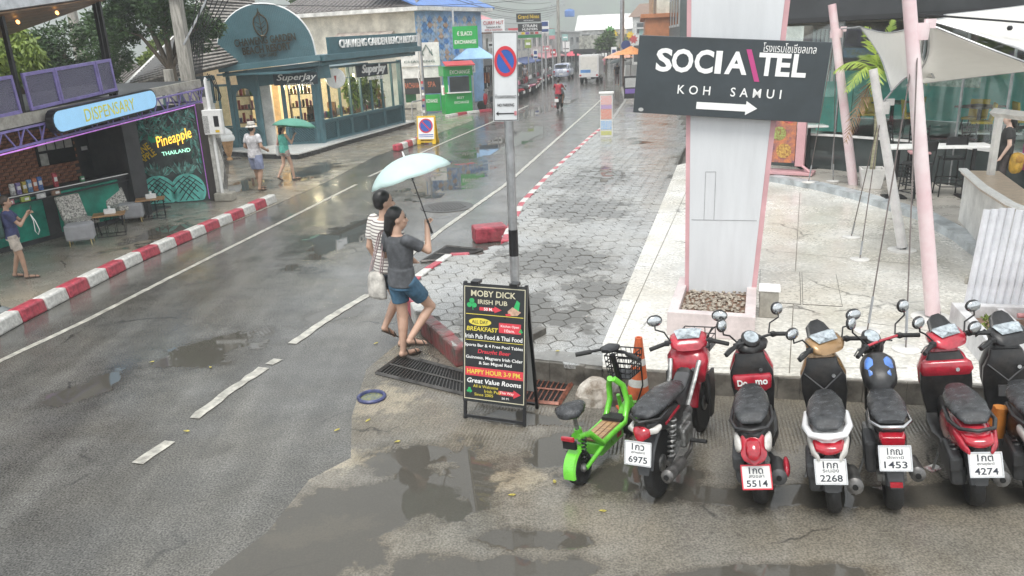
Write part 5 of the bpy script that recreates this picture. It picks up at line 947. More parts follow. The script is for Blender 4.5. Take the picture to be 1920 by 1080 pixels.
# planter round its foot, filled with pebbles
pw = mat('planter_white_pink', (.66, .58, .57), .4, var=.12, dirt=.3, scale=3); p0, p1 = G(1250, 628, .254), G(1414, 640, .254); d = (p1 - p0); an = math.atan2(d.y, d.x); PL = d.length; pr = thing('pylon_planter', 'low pale pink planter box of pebbles around the pylon foot', 'planter', (p0.x, p0.y, PZ), an); PD = 1.45; ph = .29
for c, dd in (((PL / 2, .06, ph / 2), (PL, .12, ph)), ((PL / 2, PD - .06, ph / 2), (PL, .12, ph)), ((.06, PD / 2, ph / 2 + .001), (.12, PD - .24, ph)), ((PL - .06, PD / 2, ph / 2 + .001), (.12, PD - .24, ph))): bx('wall', pw, pr, c, dd, bev=.008)
bx('soil', brown_w, pr, (PL / 2, PD / 2, .1), (PL - .24, PD - .24, .2)); m = MB()
for k in range(420): 
    s_ = random.uniform(.012, .026); m.ball((random.uniform(.14, PL - .14), random.uniform(.14, PD - .14), .205 + random.uniform(0, .02)), (s_ * 1.3, s_, s_ * .7), 6, 4, R=Matrix.Rotation(random.uniform(0, 3), 3, 'Z'))
m.build('pebbles', mat('pebble', (.42, .37, .3), .45, c2=(.16, .13, .1), scale=14), pr, smooth=60)['kind'] = 'stuff'
g = G(1440, 590, .254); r = thing('junction_box', 'beige box standing between the planter and the plaza covers', 'box', (g.x, g.y, PZ), an); bx('body', beige_c, r, (0, 0, .17), (.22, .26, .34), bev=.012); bx('lid', white_s, r, (0, 0, .352), (.25, .29, .024), bev=.006)
# ------------------------------------------------------------------ restaurant
f0, f1, f2, f3 = G(1430, 308, .37), G(1560, 318, .37), G(1705, 334, .37), G(1960, 378, .37)
rs = thing('restaurant_building', 'glass fronted restaurant with a charcoal fascia and teal panels', 'building', (f1.x, f1.y, .37)); RL = Vector(rs.location)
dk_gl = mat('tinted_lower_glass', (.06, .075, .075), .08, var=.2, scale=.6); r_gl = glassmat('restaurant_glass', (.9, .95, .94), .1); fasc = mat('fascia_charcoal', (.045, .048, .052), .45, var=.15, scale=1); t_wall = mat('teal_interior', (.16, .55, .47), .5, var=.12, scale=1.5); dbrown = mat('interior_dark', (.2, .17, .15), .6, var=.3, scale=1); flr = mat('interior_floor', (.45, .44, .42), .3)
TRIM = .8; TOP = 3.4
for a, b in ((f0, f1), (f1, f2), (f2, f3)):
    a = Vector((a.x, a.y, .37)); M = WF(a, b, rs); L = (b.xy - a.xy).length; n = max(1, int(L / 1.0))
    for k in range(n):
        w = L / n; bx('lower_pane', dk_gl, rs, (w * (k + .5), 0, TRIM / 2), (w - .03, .03, TRIM), M); bx('pane', r_gl, rs, (w * (k + .5), 0, (TRIM + TOP) / 2 + .04), (w - .03, .016, TOP - TRIM - .08), M); bx('mullion', grey_steel, rs, (w * k, 0, TOP / 2), (.03, .05, TOP), M)
    bx('trim', white_s, rs, (L / 2, -.01, TRIM + .02), (L, .08, .05), M); bx('inner_floor', flr, rs, (L / 2, 2.6, TRIM - .05), (L + 1.5, 5, .06), M); bx('fascia', fasc, rs, (L / 2, -.25, TOP + .9), (L + .3, .3, 1.8), M); bx('fascia_band', blk, rs, (L / 2, -.42, TOP + .06), (L + .3, .08, .1), M); bx('ceiling', dbrown, rs, (L / 2, 2.4, TOP - .02), (L + 1.5, 4.8, .05), M)
    bx('inner_wall', t_wall, rs, (L / 2, 4.4, TRIM + .65), (L + 2, .1, 1.3), M); bx('inner_wall', dbrown, rs, (L / 2, 4.42, TRIM + 2), (L + 2, .1, 1.5), M); bx('plinth', terrace_m, rs, (L / 2, 2.6, .35), (L + 1.4, 4.9, .68), M)
M = WF((f1.x, f1.y, .37), f2, rs)
for k in range(7): bx('curtain_strip', lgrey, rs, (-.9 + .11 * k, .25, 2.65), (.07, .03, 1.2), WF((f1.x, f1.y, .37), f2, rs))
bx('teal_screen', t_wall, rs, (-.55, .8, 1.45), (.9, .05, 1.3), M); bx('teal_screen', t_wall, rs, (-1.6, .5, 1.25), (.9, .05, .9), M); bx('menu_board', mat('menu_print', (.45, .52, .46), .4, c2=(.2, .26, .22), scale=14), rs, (.5, .4, 2.2), (1.2, .03, .45), WF((f2.x, f2.y, .37), f3, rs))
M3 = WF((f2.x, f2.y, .37), f3, rs); M2_ = WF((f1.x, f1.y, .37), f2, rs)
def rtext(s, h, M, x, z, w):
    o = text(s, h, letter_w, rs, (0, 0, 0), width=w, bold=.01, ext=.02); o.matrix_basis = M @ Matrix.Translation((x, -.41, z)) @ Matrix.Rotation(rad(90), 4, 'X')
rtext('םילשורי ןודעומ'[::1], .2, M2_, 1.55, TOP + .52, 1.3); rtext('AL', .16, M3, .7, TOP + .62, .3)
for k in range(22): bx('slat', lgrey, rs, (1.6 + .085 * k, -.44, TOP + .75), (.045, .05, .9), M3)
# ------------------------------------------------------------------ yellow chairs and tables indoors
ych = mat('chair_yellow', (.62, .42, .03), .4, var=.1); pad = mat('pink_pad', (.6, .33, .34), .6)
def achair(name, label, loc, rz, shell, legs, seat_h=.45, bh=.38, group=None, style='shell'):
    r = thing(name, label, 'chair', loc, rz, group)
    bx('seat', shell if style != 'ladder' else pad, r, (0, 0, seat_h), (.4, .4, .04 if style != 'shell' else .05), bev=.015)
    if style == 'shell': MB().box((0, 0, 0), (.4, .05, bh)).build('backrest', shell, r, bev=.02, loc=(0, .2, seat_h + bh / 2 + .02), rot=(-.15, 0, 0))
    elif style == 'ladder':
        for k in range(4): bx('slat', legs, r, (0, .2 + .02 * k, seat_h + .12 + .11 * k), (.36, .02, .04))
        for sx in (-1, 1): part('back_post', legs, r, lambda m: m.tube([(sx * .18, .19, seat_h), (sx * .18, .27, seat_h + .52)], .014, 6))
    else:
        bp = MB().box((0, 0, 0), (.38, .03, .2)).build('backrest', legs, r, bev=.01, loc=(0, .22, seat_h + .34), rot=(-.12, 0, 0))
        for k in range(4):
            for j in range(3): bx('cut_out', lgrey, bp, (-.12 + .08 * k, -.016, -.055 + .055 * j), (.022, .006, .022))
        for sx in (-1, 1): part('back_post', legs, r, lambda m: m.tube([(sx * .18, .19, seat_h), (sx * .18, .25, seat_h + .42)], .014, 6))
    for sx in (-1, 1):
        for sy in (-1, 1): part('leg', legs, r, lambda m: m.tube([(sx * .17, sy * .17, seat_h), (sx * .21, sy * .21, 0)], .014, 6))
    if seat_h > .6:
        for z in (.2, .34): part('footrest', legs, r, lambda m: m.tube([(-.19, -.19, z), (.19, -.19, z), (.19, .19, z), (-.19, .19, z)], .011, 5, closed=True))
    return r
fz = .37 + TRIM - .018
for k, (M, x, y, a, lb) in enumerate([(M2_, .15, 1.1, .4, 'yellow dining chair just inside the glass by the teal screen'), (M2_, 1.0, 1.6, -1.2, 'yellow dining chair behind the palm trunk indoors'), (M2_, 1.35, .9, 2.2, 'yellow dining chair between palm and middle mast indoors'), (M3, .2, 1.5, .3, 'yellow dining chair behind the thick pink mast'), (M3, .85, .9, -.8, 'yellow dining chair indoors left of the bar post'), (M3, 1.25, 1.7, 2.5, 'yellow dining chair indoors behind the bar post'), (M3, 1.9, 1.5, .2, 'yellow dining chair deep indoors over the bar')]):
    p = M @ Vector((x, y, 0)) + RL; achair('dining_chair', lb, (p.x, p.y, fz), M.to_euler().z + a, ych, black_m, group='yellow chairs in the restaurant')
def btable(name, label, loc, rz, L, W_, h, group, topm=None, legs=2):
    r = thing(name, label, 'table', loc, rz, group); bx('table_top', topm or white_s, r, (0, 0, h), (L, W_, .04), bev=.006)
    for x in ((0,) if legs == 1 else (-L * .36, L * .36)): bx('column', black_m, r, (x, 0, h / 2), (.06, .06, h)); bx('foot', black_m, r, (x, 0, .015), (.4, .4, .03), bev=.006)
    return r
for M, x, y, lb in ((M2_, .65, 1.3, 'dark dining table indoors beside the palm'), (M3, .55, 1.2, 'dark dining table indoors left of the bar post')): p = M @ Vector((x, y, 0)) + RL; btable('dining_table', lb, (p.x, p.y, fz), M.to_euler().z, .7, .7, .74, 'dining tables indoors', dbrown, 1)
# ------------------------------------------------------------------ terrace furniture
g = G(1520, 322, .37); btable('bar_table', 'white topped bar table beside the pink poster stand', (G(1512, 315, .37).x, G(1512, 315, .37).y, .372), -.1, .75, .5, 1.02, 'white bar tables', None, 1)
a_ = math.atan2((f2 - f1).y, (f2 - f1).x); g = G(1740, 372, .37); btable('bar_table', 'long white topped bar table before the glass', (g.x + .1, g.y + .1, .372), a_ + .75, 1.9, .55, 1.0, 'white bar tables', None, 2); g = G(1838, 335, .37); btable('bar_table', 'white topped bar table behind the bar post', (g.x, g.y, .372), a_ + .5, 1.2, .55, 1.0, 'white bar tables', None, 1)
g = G(1692, 340, .37); achair('bar_chair', 'black ladder back bar chair with pink seat by the palm', (g.x - .1, g.y, .372), a_ + 2.2, pad, black_m, .74, group='bar chairs on the terrace', style='ladder'); g = G(1765, 352, .37); achair('bar_chair', 'black ladder back bar chair behind the long table', (g.x - .5, g.y + .1, .372), a_ + .6, pad, black_m, .74, group='bar chairs on the terrace', style='ladder'); g = G(1712, 378, .37); achair('bar_stool', 'black bar stool with pierced back beside the pink mast', (g.x, g.y, .372), 3.4, black_m, black_m, .74, group='bar chairs on the terrace', style='pierced')
g = G(1775, 366, .37); achair('bar_stool', 'black bar stool with pierced back right of the pink mast', (g.x, g.y, .372), 2.9, black_m, black_m, .74, group='bar chairs on the terrace', style='pierced'); g = G(1832, 352, .37); achair('bar_chair', 'black ladder back bar chair near the bar post', (g.x, g.y + .2, .372), a_ + 1.2, pad, black_m, .74, group='bar chairs on the terrace', style='ladder')
# potted palm
pot = G(1632, 352, .37); r = thing('palm_planter', 'square white planter holding the palm', 'planter', (pot.x, pot.y, .372), -.3)
part('pot', white_w, r, lambda m: m.rings([[Vector((sx * w, sy * w, z)) for sx, sy in ((-1, -1), (1, -1), (1, 1), (-1, 1))] for w, z in ((.18, 0), (.24, .42), (.2, .42), (.19, .34))]), bev=.01); bx('soil', brown_w, r, (0, 0, .33), (.36, .36, .02))
pt = thing('palm_tree', 'slim palm with green fronds and one brown dead frond', 'palm tree', (pot.x, pot.y, .71)); lime = leafmat('palm_green', (.36, .45, .09), (.17, .26, .04)); dead = mat('dead_frond', (.28, .17, .09), .7, var=.3)
part('trunk', mat('palm_trunk', (.36, .34, .22), .55, var=.25, stretch=(1, 1, 14), scale=1.2), pt, lambda m: m.tube([(0, 0, 0), (.01, 0, .7), (-.04, .02, 1.5), (-.06, .02, 2.0)], [.055, .045, .04, .035], 10), smooth=60)
def frond(par, base, an, rise, L, droop, mt, nl=26, w=.3):
    m = MB(); base = Vector(base); pts = []
    for i in range(13):
        u = i / 12; pts.append(base + Vector((math.cos(an) * L * u * math.cos(rise), math.sin(an) * L * u * math.cos(rise), L * u * math.sin(rise) - droop * u * u)))
    m.tube(pts, [.014 * (1 - .8 * i / 12) for i in range(13)], 5)
    side = Vector((-math.sin(an), math.cos(an), 0))
    for i in range(nl):
        u = .14 + .86 * i / nl; k = min(11, int(u * 12)); p = pts[k].lerp(pts[k + 1], u * 12 - k) if k < 12 else pts[12]; t_ = (pts[k + 1] - pts[k]).normalized()
        for sd in (-1, 1):
            l = w * math.sin(math.pi * min(1, u * .85 + .12)) + .05; dr = (side * sd * .75 + t_ * .65 + Vector((0, 0, -.15 - random.uniform(0, .5)))).normalized(); q = p + dr * l; n_ = dr.cross(t_).normalized(); b_ = t_ * .017
            m.add([p - b_, p + b_, p.lerp(q, .6) + b_ * .8, q, p.lerp(q, .6) - b_ * .8], [(0, 1, 2, 3, 4)])
    return m.build('frond', mt, par)
top = (-.06, .02, 1.95)
for an, ri, L, dr, mt in ((.3, 1.0, 1.3, .9, lime), (1.6, 1.1, 1.2, .7, lime), (2.9, .9, 1.4, 1.0, lime), (-1.3, 1.2, 1.3, .7, lime), (-.6, .8, 1.3, 1.1, lime), (3.6, .8, 1.3, 1.2, lime), (2.2, 1.35, 1.5, .5, lime), (4.2, 1.0, 1.2, 1.3, lime), (-2.6, -.2, .9, 1.1, dead), (.0, 1.45, 1.4, .3, lime)): frond(pt, top, an, ri, L, dr, mt)
# sail masts, cables, sail
m_pink = mat('mast_pink_white', (.74, .66, .66), .35, c2=(.66, .46, .48), scale=.9, world=True, var=.1); m_white = mat('mast_white', (.74, .73, .72), .35, var=.08)
def mast(label, basepx, joint, toppx, Y, rad_, mt):
    b = G(*basepx, .254); r = thing('sail_mast', label, 'mast', (b.x, b.y, PZ)); t_ = atY(*toppx, Y) - Vector((b.x, b.y, PZ)); j = atY(*joint, Y) - Vector((b.x, b.y, PZ))
    part('shaft', mt, r, lambda m: m.tube([(0, 0, .06), t_], [rad_, rad_ * .8], 14), smooth=60); part('base_plate', white_w, r, lambda m: m.lathe([(rad_ * 2.8, 0), (rad_ * 2.8, .02), (rad_ * 1.2, .03)], n=20)); part('hinge', grey_steel, r, lambda m: [m.box((s * rad_ * .6, 0, .06), (.02, rad_ * 1.4, .1)) for s in (-1, 1)])
    part('collar', mt, r, lambda m: m.lathe([(rad_ * 1.25, -.12), (rad_ * 1.3, 0), (rad_ * 1.2, .06)], c=j - t_.normalized() * .05, n=14), smooth=40); part('lug', mt, r, lambda m: m.box(j + Vector((rad_ * 1.5, 0, .0)), (.12, .03, .1)))
    return r, Vector((b.x, b.y, PZ)) + j
m1, J1 = mast('slim pink and white sail mast beside the big sign', (1600, 356), (1568, 55), (1560, 8), 16.9, .1, m_pink); m2, J2 = mast('short white sail mast in the middle of the plaza', (1691, 470), (1655, 192), (1637, 130), 11.9, .075, m_white); m3, J3 = mast('thick pink sail mast nearest the camera', (1748, 598), (1722, 45), (1700, -60), 8.9, .085, m_pink)
def stay(label, a, b, foot=True):
    a = Vector(a); r = thing('stay_cable', label, 'cable', (b.x, b.y, b.z), group='stay cables of the sail'); part('wire', mat('steel_rope', (.2, .17, .16), .4, metal=.5), r, lambda m: m.tube([a - b, (0, 0, .02)], .009, 6))
    part('turnbuckle', grey_steel, r, lambda m: m.tube([(a - b) * .12, (a - b) * .03], .016, 6)); part('anchor_plate', white_w, r, lambda m: m.lathe([(.14, 0), (.14, .015), (.03, .03)], n=16))
stay('stay from the middle mast to the nearer anchor plate', J2, G(1612, 487, .256)); stay('stay from the middle mast to the farther anchor plate', J2, G(1596, 445, .256)); stay('long stay from the thick mast to its left anchor', J3, G(1626, 622, .256)); stay('long stay from the thick mast to its right anchor', J3, G(1698, 656, .256)); stay('stay from the slim mast to the step', J1, G(1516, 342, .376)); stay('second stay from the slim mast beside the planter', J1, G(1562, 340, .376))
cloth = umat('sail_cloth', (.88, .87, .84), .5)
def sail(label, P, sag=.25, n=18, parent=None):
    P = [Vector(p) for p in P]; o = (P[0] + P[2]) / 2; r = thing('sail_canopy', label, 'sail canopy', o, group='sail canopies'); m = MB(); c = sum(P, Vector()) / 4; vs_, fs = [], []
    for i in range(n + 1):
        for j in range(n + 1):
            u, v = i / n, j / n; p = P[0] * (1 - u) * (1 - v) + P[1] * u * (1 - v) + P[2] * u * v + P[3] * (1 - u) * v
            e = max(4 * u * (1 - u) * abs(2 * v - 1) ** 3, 4 * v * (1 - v) * abs(2 * u - 1) ** 3); vs_.append(p + (c - p) * sag * e - o)
    for i in range(n):
        for j in range(n): a = i * (n + 1) + j; fs.append((a, a + n + 1, a + n + 2, a + 1))
    m.add(vs_, fs); b = m.build('cloth', cloth, r, smooth=180, solid=.006)
    bd = [i * (n + 1) for i in range(n + 1)] + [n * (n + 1) + j for j in range(1, n + 1)] + [i * (n + 1) + n for i in range(n - 1, -1, -1)] + [j for j in range(n - 1, 0, -1)]
    part('edge_cable', grey_steel, r, lambda m: m.tube([vs_[i] for i in bd], .012, 5, closed=True)); return r
K1 = atY(1612, 50, 16.4); K2 = atY(1672, 172, 11.8); K3 = atY(1738, 44, 9.2)
s1 = sail('white sail lobe stretched between the three masts', [K1, K2, atY(1752, 146, 11.2), K3], .26)
s2 = sail('shaded sail panel seen from below beyond the thick mast', [K3, atY(2060, 165, 7.6), atY(2060, 120, 12.5), atY(1700, 160, 11.7)], .12)
s3 = sail('bright upper sail panel beyond the thick mast', [K3 + Vector((.03, 0, .03)), atY(2060, 150, 7.7), atY(2060, -10, 13), atY(1770, 28, 13)], .1)
for s_, a, b in ((m1, J1, K1), (m2, J2, K2), (m3, J3, K3)): part('shackle_chain', grey_steel, s_, lambda m: m.tube([a - Vector(s_.location), b - Vector(s_.location)], .014, 6))
cb_ = thing('stay_cable', 'dark cable running right from the thick mast head', 'cable', J3, group='stay cables of the sail'); part('wire', black_m, cb_, lambda m: m.tube([(0, 0, .1), Vector((8.2, 9.3, 3.35)) - J3], .012, 6)); part('shackle', black_m, cb_, lambda m: m.ball((Vector((8.2, 9.3, 3.35)) - J3) * .3, (.03, .03, .03), 8, 6))
# pink poster stand
g = G(1488, 327, .37); r = thing('poster_stand', 'pink light box stand showing food photographs', 'poster stand', (g.x, g.y, .372), -.55); bx('column', pink, r, (.12, 0, .95), (.2, .16, 1.5), bev=.01); bx('poster', mat('food_print', (.55, .2, .08), .35, c2=(.12, .07, .12), scale=5, var=.2), r, (-.3, -.02, .95), (.6, .05, 1.35)); 
for k, (x, z, q) in enumerate(((-.25, .55, .17), (-.38, .95, .16), (-.18, 1.35, .17))): part('printed_bowl', mat('bowl_%d' % k, [(.6, .4, .1), (.3, .4, .12), (.6, .12, .12)][k], .4, scale=18, c2=(.2, .06, .03)), r, lambda m: m.xz([(x + q * math.cos(i * math.pi / 10), z + q * math.sin(i * math.pi / 10)) for i in range(20)], -.052, -.044))
bx('foot', pink, r, (-.1, 0, .05), (1.1, .5, .07), bev=.01); part('brace', pink, r, lambda m: m.tube([(.2, -.1, .22), (.42, -.2, .09)], .03, 6))
# ------------------------------------------------------------------ bar, fence, hydrant planter
bar = thing('bar_counter', 'curved white bar counter with a pale timber top', 'bar', (7.4, 12.4, PZ)); BL = Vector((7.4, 12.4, PZ)); path = [G(1795, 425, .25), G(1830, 470, .25), G(1880, 515, .25), G(1960, 560, .25)]; path = [Vector((p.x, p.y, 0)) for p in path]
fine = []
for a, b in zip(path[:-1], path[1:]): fine += [a.lerp(b, k / 4) for k in range(4)]
fine.append(path[-1]); fn = [(fine[min(i + 1, len(fine) - 1)] - fine[max(0, i - 1)]).normalized() for i in range(len(fine))]; off = [Vector((-t_.y, t_.x, 0)) for t_ in fn]; off = [o_ if o_.x > 0 else -o_ for o_ in off]
def strip(name, mt, d0, d1, z0, z1): return MB(Matrix.Translation(-BL)).rings([[p + o_ * d0 + Vector((0, 0, z0)), p + o_ * d1 + Vector((0, 0, z0)), p + o_ * d1 + Vector((0, 0, z1)), p + o_ * d0 + Vector((0, 0, z1))] for p, o_ in zip(fine, off)]).build(name, mt, bar)
strip('front', white_w, 0, .12, PZ, 1.18); strip('counter_top', mat('pale_timber', (.5, .4, .3), .35, stretch=(1, 4, 1)), -.06, .5, 1.181, 1.23); strip('rail_edge', white_s, -.1, .02, 1.235, 1.27)
pb = fine[1] + off[1] * .3; bp_ = part('post', white_w, bar, lambda m: m.box(pb - BL + Vector((0, 0, 1.72)), (.09, .09, 1.0))); part('beam', white_w, bar, lambda m: m.tube([pb - BL + Vector((-.1, 0, 2.24)), fine[-1] + off[-1] * .5 - BL + Vector((0, 0, 2.36))], .07, 4)); part('hanging_bulb', white_s, bar, lambda m: m.ball(pb - BL + Vector((.35, -.4, 2.05)), (.05, .05, .08)), smooth=60)
part('inner_block', pmat('bar_magenta', (.45, .06, .22)), bar, lambda m: m.box((2.6, 2.2, .9), (.3, .3, .5))); part('back_counter', white_s, bar, lambda m: m.box((1.9, .2, .95), (1.2, .5, .06)));
# corrugated fence of single sheets
fa, fb = G(1800, 604, .254), G(2010, 618, .254); fc = wroot('corrugated_fence', 'white corrugated sheet fence beside the hydrant planter', 'fence', (fa.x, fa.y, PZ), fb); FLn = (fb - fa).xy.length; x = 0; k = 0
while x < FLn:
    w = .075; xx = x
    h = 1.4 - random.uniform(0, .05); ln = -.22 + .02 * k * .1
    m = MB(); m.rings([[Vector((xx, .0, z)), Vector((xx + w * .25, -.022, z)), Vector((xx + w * .75, -.022, z)), Vector((xx + w, 0, z)), Vector((xx + w, .006, z)), Vector((xx, .006, z))] for z in (0, h)]); m.build('sheet', mat('fence_white', (.68, .69, .72), .4, var=.1, dirt=.25, scale=3), fc, rot=(random.uniform(.0, .02), .05, 0)); x += w + (.04 if k == 11 else .003); k += 1
bx('rail', beige_c, fc, (FLn / 2, .05, .5), (FLn, .05, .08))
h0, h1 = G(1838, 702, .15), G(2030, 712, .15); hp = wroot('hydrant_planter', 'white walled bed holding red pipes by the fence', 'planter', (h0.x, h0.y, .0), h1); hl = (h1 - h0).xy.length; hw = mat('bed_white', (.66, .66, .67), .4, dirt=.4, scale=2)
for c, dd in (((hl / 2, .05, .27), (hl, .1, .54)), ((.05, .6, .271), (.1, 1.0, .54)), ((hl / 2, 1.12, .272), (hl, .1, .54)), ((.48, .6, .27), (.07, 1.0, .5))): bx('wall', hw, hp, c, dd, bev=.008)
bx('gravel', brown_w, hp, (hl / 2, .58, .2), (hl - .2, .96, .4))
hr = mat('hydrant_red', (.45, .05, .06), .4, var=.2); hy = thing('pipe_fitting', 'red pipe stand with a dark hose elbow in the white bed', 'pipe fitting', hp.matrix_basis @ Vector((.0, 0, 0)) if False else (h0.x, h0.y, 0), hp.rotation_euler.z); part('riser', hr, hy, lambda m: m.lathe([(.07, .4), (.06, .75)], c=(.72, .75, 0), n=12), smooth=40); part('hose_elbow', mat('hose_dark', (.06, .05, .05), .6, bump=.6, bscale=60), hy, lambda m: m.tube([(.6, .75, .78), (.75, .75, .84), (.95, .74, .82), (1.05, .73, .72)], [.06, .075, .075, .06], 10), smooth=60)
for z, y in ((.46, .55), (.5, .9)): part('pipe', mat('pipe_pink', (.6, .3, .3), .4), hy, lambda m: m.tube([(.6, y, z), (2.0, y, z + .03)], .03, 8), smooth=60)
r = thing('hose_coil', 'coil of red hose at the frame edge', 'hose', (h0.x, h0.y, 0), hp.rotation_euler.z)
for k in range(3): part('loop', hr, r, lambda m: m.tube([(1.25 + .13 * math.cos(a), .75 + .13 * math.sin(a), .45 + .06 * k) for a in [i * math.pi / 8 for i in range(16)]], .028, 8, closed=True), smooth=60)
m = MB(); leaves(m, (.27, .55, .5), (.12, .3, .08), 90, .07); r = thing('weed', 'small green and yellow weed in the white bed', 'plant', (h0.x, h0.y, 0), hp.rotation_euler.z); m.build('foliage', lf_lime, r)
# sticker covered pillar box, street bits on the right pavement
g = G(1137, 256, .25); r = thing('pillar_box', 'sticker covered pillar standing at the far kerb', 'pillar', (g.x, g.y, .25), -.15); bx('body', white_w, r, (0, 0, .75), (.44, .3, 1.5), bev=.01); bx('cap', white_w, r, (0, 0, 1.53), (.52, .36, .07), bev=.01)
stk = [mat('stickers_%d' % k, c, .4, scale=30, c2=c2) for k, (c, c2) in enumerate((((.6, .2, .15), (.6, .6, .62)), ((.25, .2, .5), (.6, .4, .4)), ((.55, .12, .1), (.6, .5, .4)), ((.15, .35, .6), (.6, .6, .6)), ((.5, .5, .1), (.4, .4, .3))))]
for k, (z, h) in enumerate(((1.28, .3), (1.05, .14), (.8, .34), (.42, .3), (.14, .14))): bx('sticker', stk[k], r, (0, -.156, z), (.38, .012, h))
g = G(1182, 190, .25); r = thing('folding_board', 'small folding board on the far right pavement', 'sign', (g.x, g.y, .25)); bx('panel', blk, r, (0, 0, .75), (.7, .06, 1.2)); bx('print', lgrey, r, (0, -.04, 1.0), (.6, .01, .5)); bx('print', pmat('violet', (.2, .12, .4)), r, (0, -.04, .55), (.6, .01, .25))
# ================================================================== FOREGROUND OBJECTS
def R3(x=0, y=0, z=0): return Euler((x, y, z)).to_matrix()
bk_pl = mat('black_plastic', (.024, .024, .025), .34, var=.3, scale=12, dirt=.3, bump=.12, bscale=160); seat_m = mat('wet_vinyl_seat', (.045, .047, .05), .26, var=.35, scale=14, bump=.3, bscale=170); gr_pl = mat('grey_plastic', (.07, .072, .075), .5, dirt=.3); alu = mat('dull_alloy', (.36, .36, .35), .4, metal=.7, var=.3, scale=14, dirt=.5); muff = mat('muffler_steel', (.17, .165, .16), .4, metal=.5, var=.35, scale=8, dirt=.4)
mirr = mat('mirror_glass', (.55, .57, .58), .05, metal=.9, var=.1, scale=60); clearl = mat('instrument_lens', (.4, .45, .48), .08, coat=.6, var=.25, scale=20); redpaint = mat('scooter_red', (.46, .025, .045), .24, coat=.6, var=.18, scale=10, dirt=.22); goldp = mat('scooter_gold', (.33, .2, .09), .28, metal=.3, coat=.5, var=.1); whitep = mat('scooter_white', (.72, .72, .72), .25, coat=.5, var=.04, dirt=.08); tl_red = mat('tail_lens_red', (.42, .01, .025), .12, coat=.8, var=.15, scale=20); ambr = mat('indicator_lens', (.62, .6, .56), .15, coat=.5); k_txt = mat('plate_ink', (.03, .035, .05), .5, var=0)
def mwheel(par, c, R, w, spokes=5, name='wheel'):
    Ry = Matrix.Rotation(rad(90), 3, 'Y'); o = part(name, rubber, par, lambda m: m.lathe([(R * .72, -w * .36), (R * .86, -w * .5), (R * .96, -w * .36), (R, 0), (R * .96, w * .36), (R * .86, w * .5), (R * .72, w * .36)], c=c, n=28, R=Ry), smooth=60)
    part('rim', alu, o, lambda m: m.rings([[Vector(c) + Vector((x, r * math.cos(a), r * math.sin(a))) for r, x in ((R * .74, -w * .34), (R * .66, -w * .2), (R * .66, w * .2), (R * .74, w * .34))] for a in [2 * math.pi * i / 24 for i in range(24)]], closed=True), smooth=40)
    for i in range(spokes):
        a = 2 * math.pi * i / spokes; part('spoke', alu, o, lambda m: m.tube([Vector(c), Vector(c) + Vector((0, R * .68 * math.cos(a), R * .68 * math.sin(a)))], R * .045 if spokes < 8 else .004, 5))
    part('hub', alu, o, lambda m: m.lathe([(.02, -w * .7), (R * .25, -w * .55), (R * .25, w * .55), (.02, w * .7)], c=c, n=14, R=Ry), smooth=40); return o
def arcstrip(m, c, r, w, a0, a1, n=10, th=.012):
    m.rings([[Vector(c) + Vector((x, rr * math.cos(a), rr * math.sin(a))) for x, rr in ((-w, r - .02), (-w * .8, r), (w * .8, r), (w, r - .02), (w * .8, r - th), (-w * .8, r - th))] for a in [rad(a0 + (a1 - a0) * i / n) for i in range(n + 1)]])
def coil(m, p, q, r, turns=8, t=.009):
    p, q = Vector(p), Vector(q); d = (q - p); z = d.normalized(); a = z.cross(Vector((1, 0, 0))).normalized(); b = z.cross(a)
    m.tube([p + d * (i / (turns * 8)) + a * r * math.cos(i * math.pi / 4) + b * r * math.sin(i * math.pi / 4) for i in range(turns * 8 + 1)], t, 5)
def plate(par, c, rx, lines, border=None, rz=0.0):
    h = thing('number_plate', None, None); h.parent = par; h.location = c; h.rotation_euler = (rx, 0, rz); bx('blank', plate_w, h, (0, 0, 0), (.225, .008, .178), bev=.003)
    part('plate_frame', border or chrome, h, lambda m: [m.box((0, -.002, s * .09), (.235, .014, .01)) for s in (-1, 1)] + [m.box((s * .114, -.002, 0), (.01, .0135, .17)) for s in (-1, 1)])
    for s, z, hh, w in zip(lines, (.05, .006, -.048), (.05, .022, .05), (.11, .12, .165)): text(s, hh, k_txt, h, (0, -.0055, z), width=w, ext=.001, bold=.012 if hh > .03 else 0)
    return h
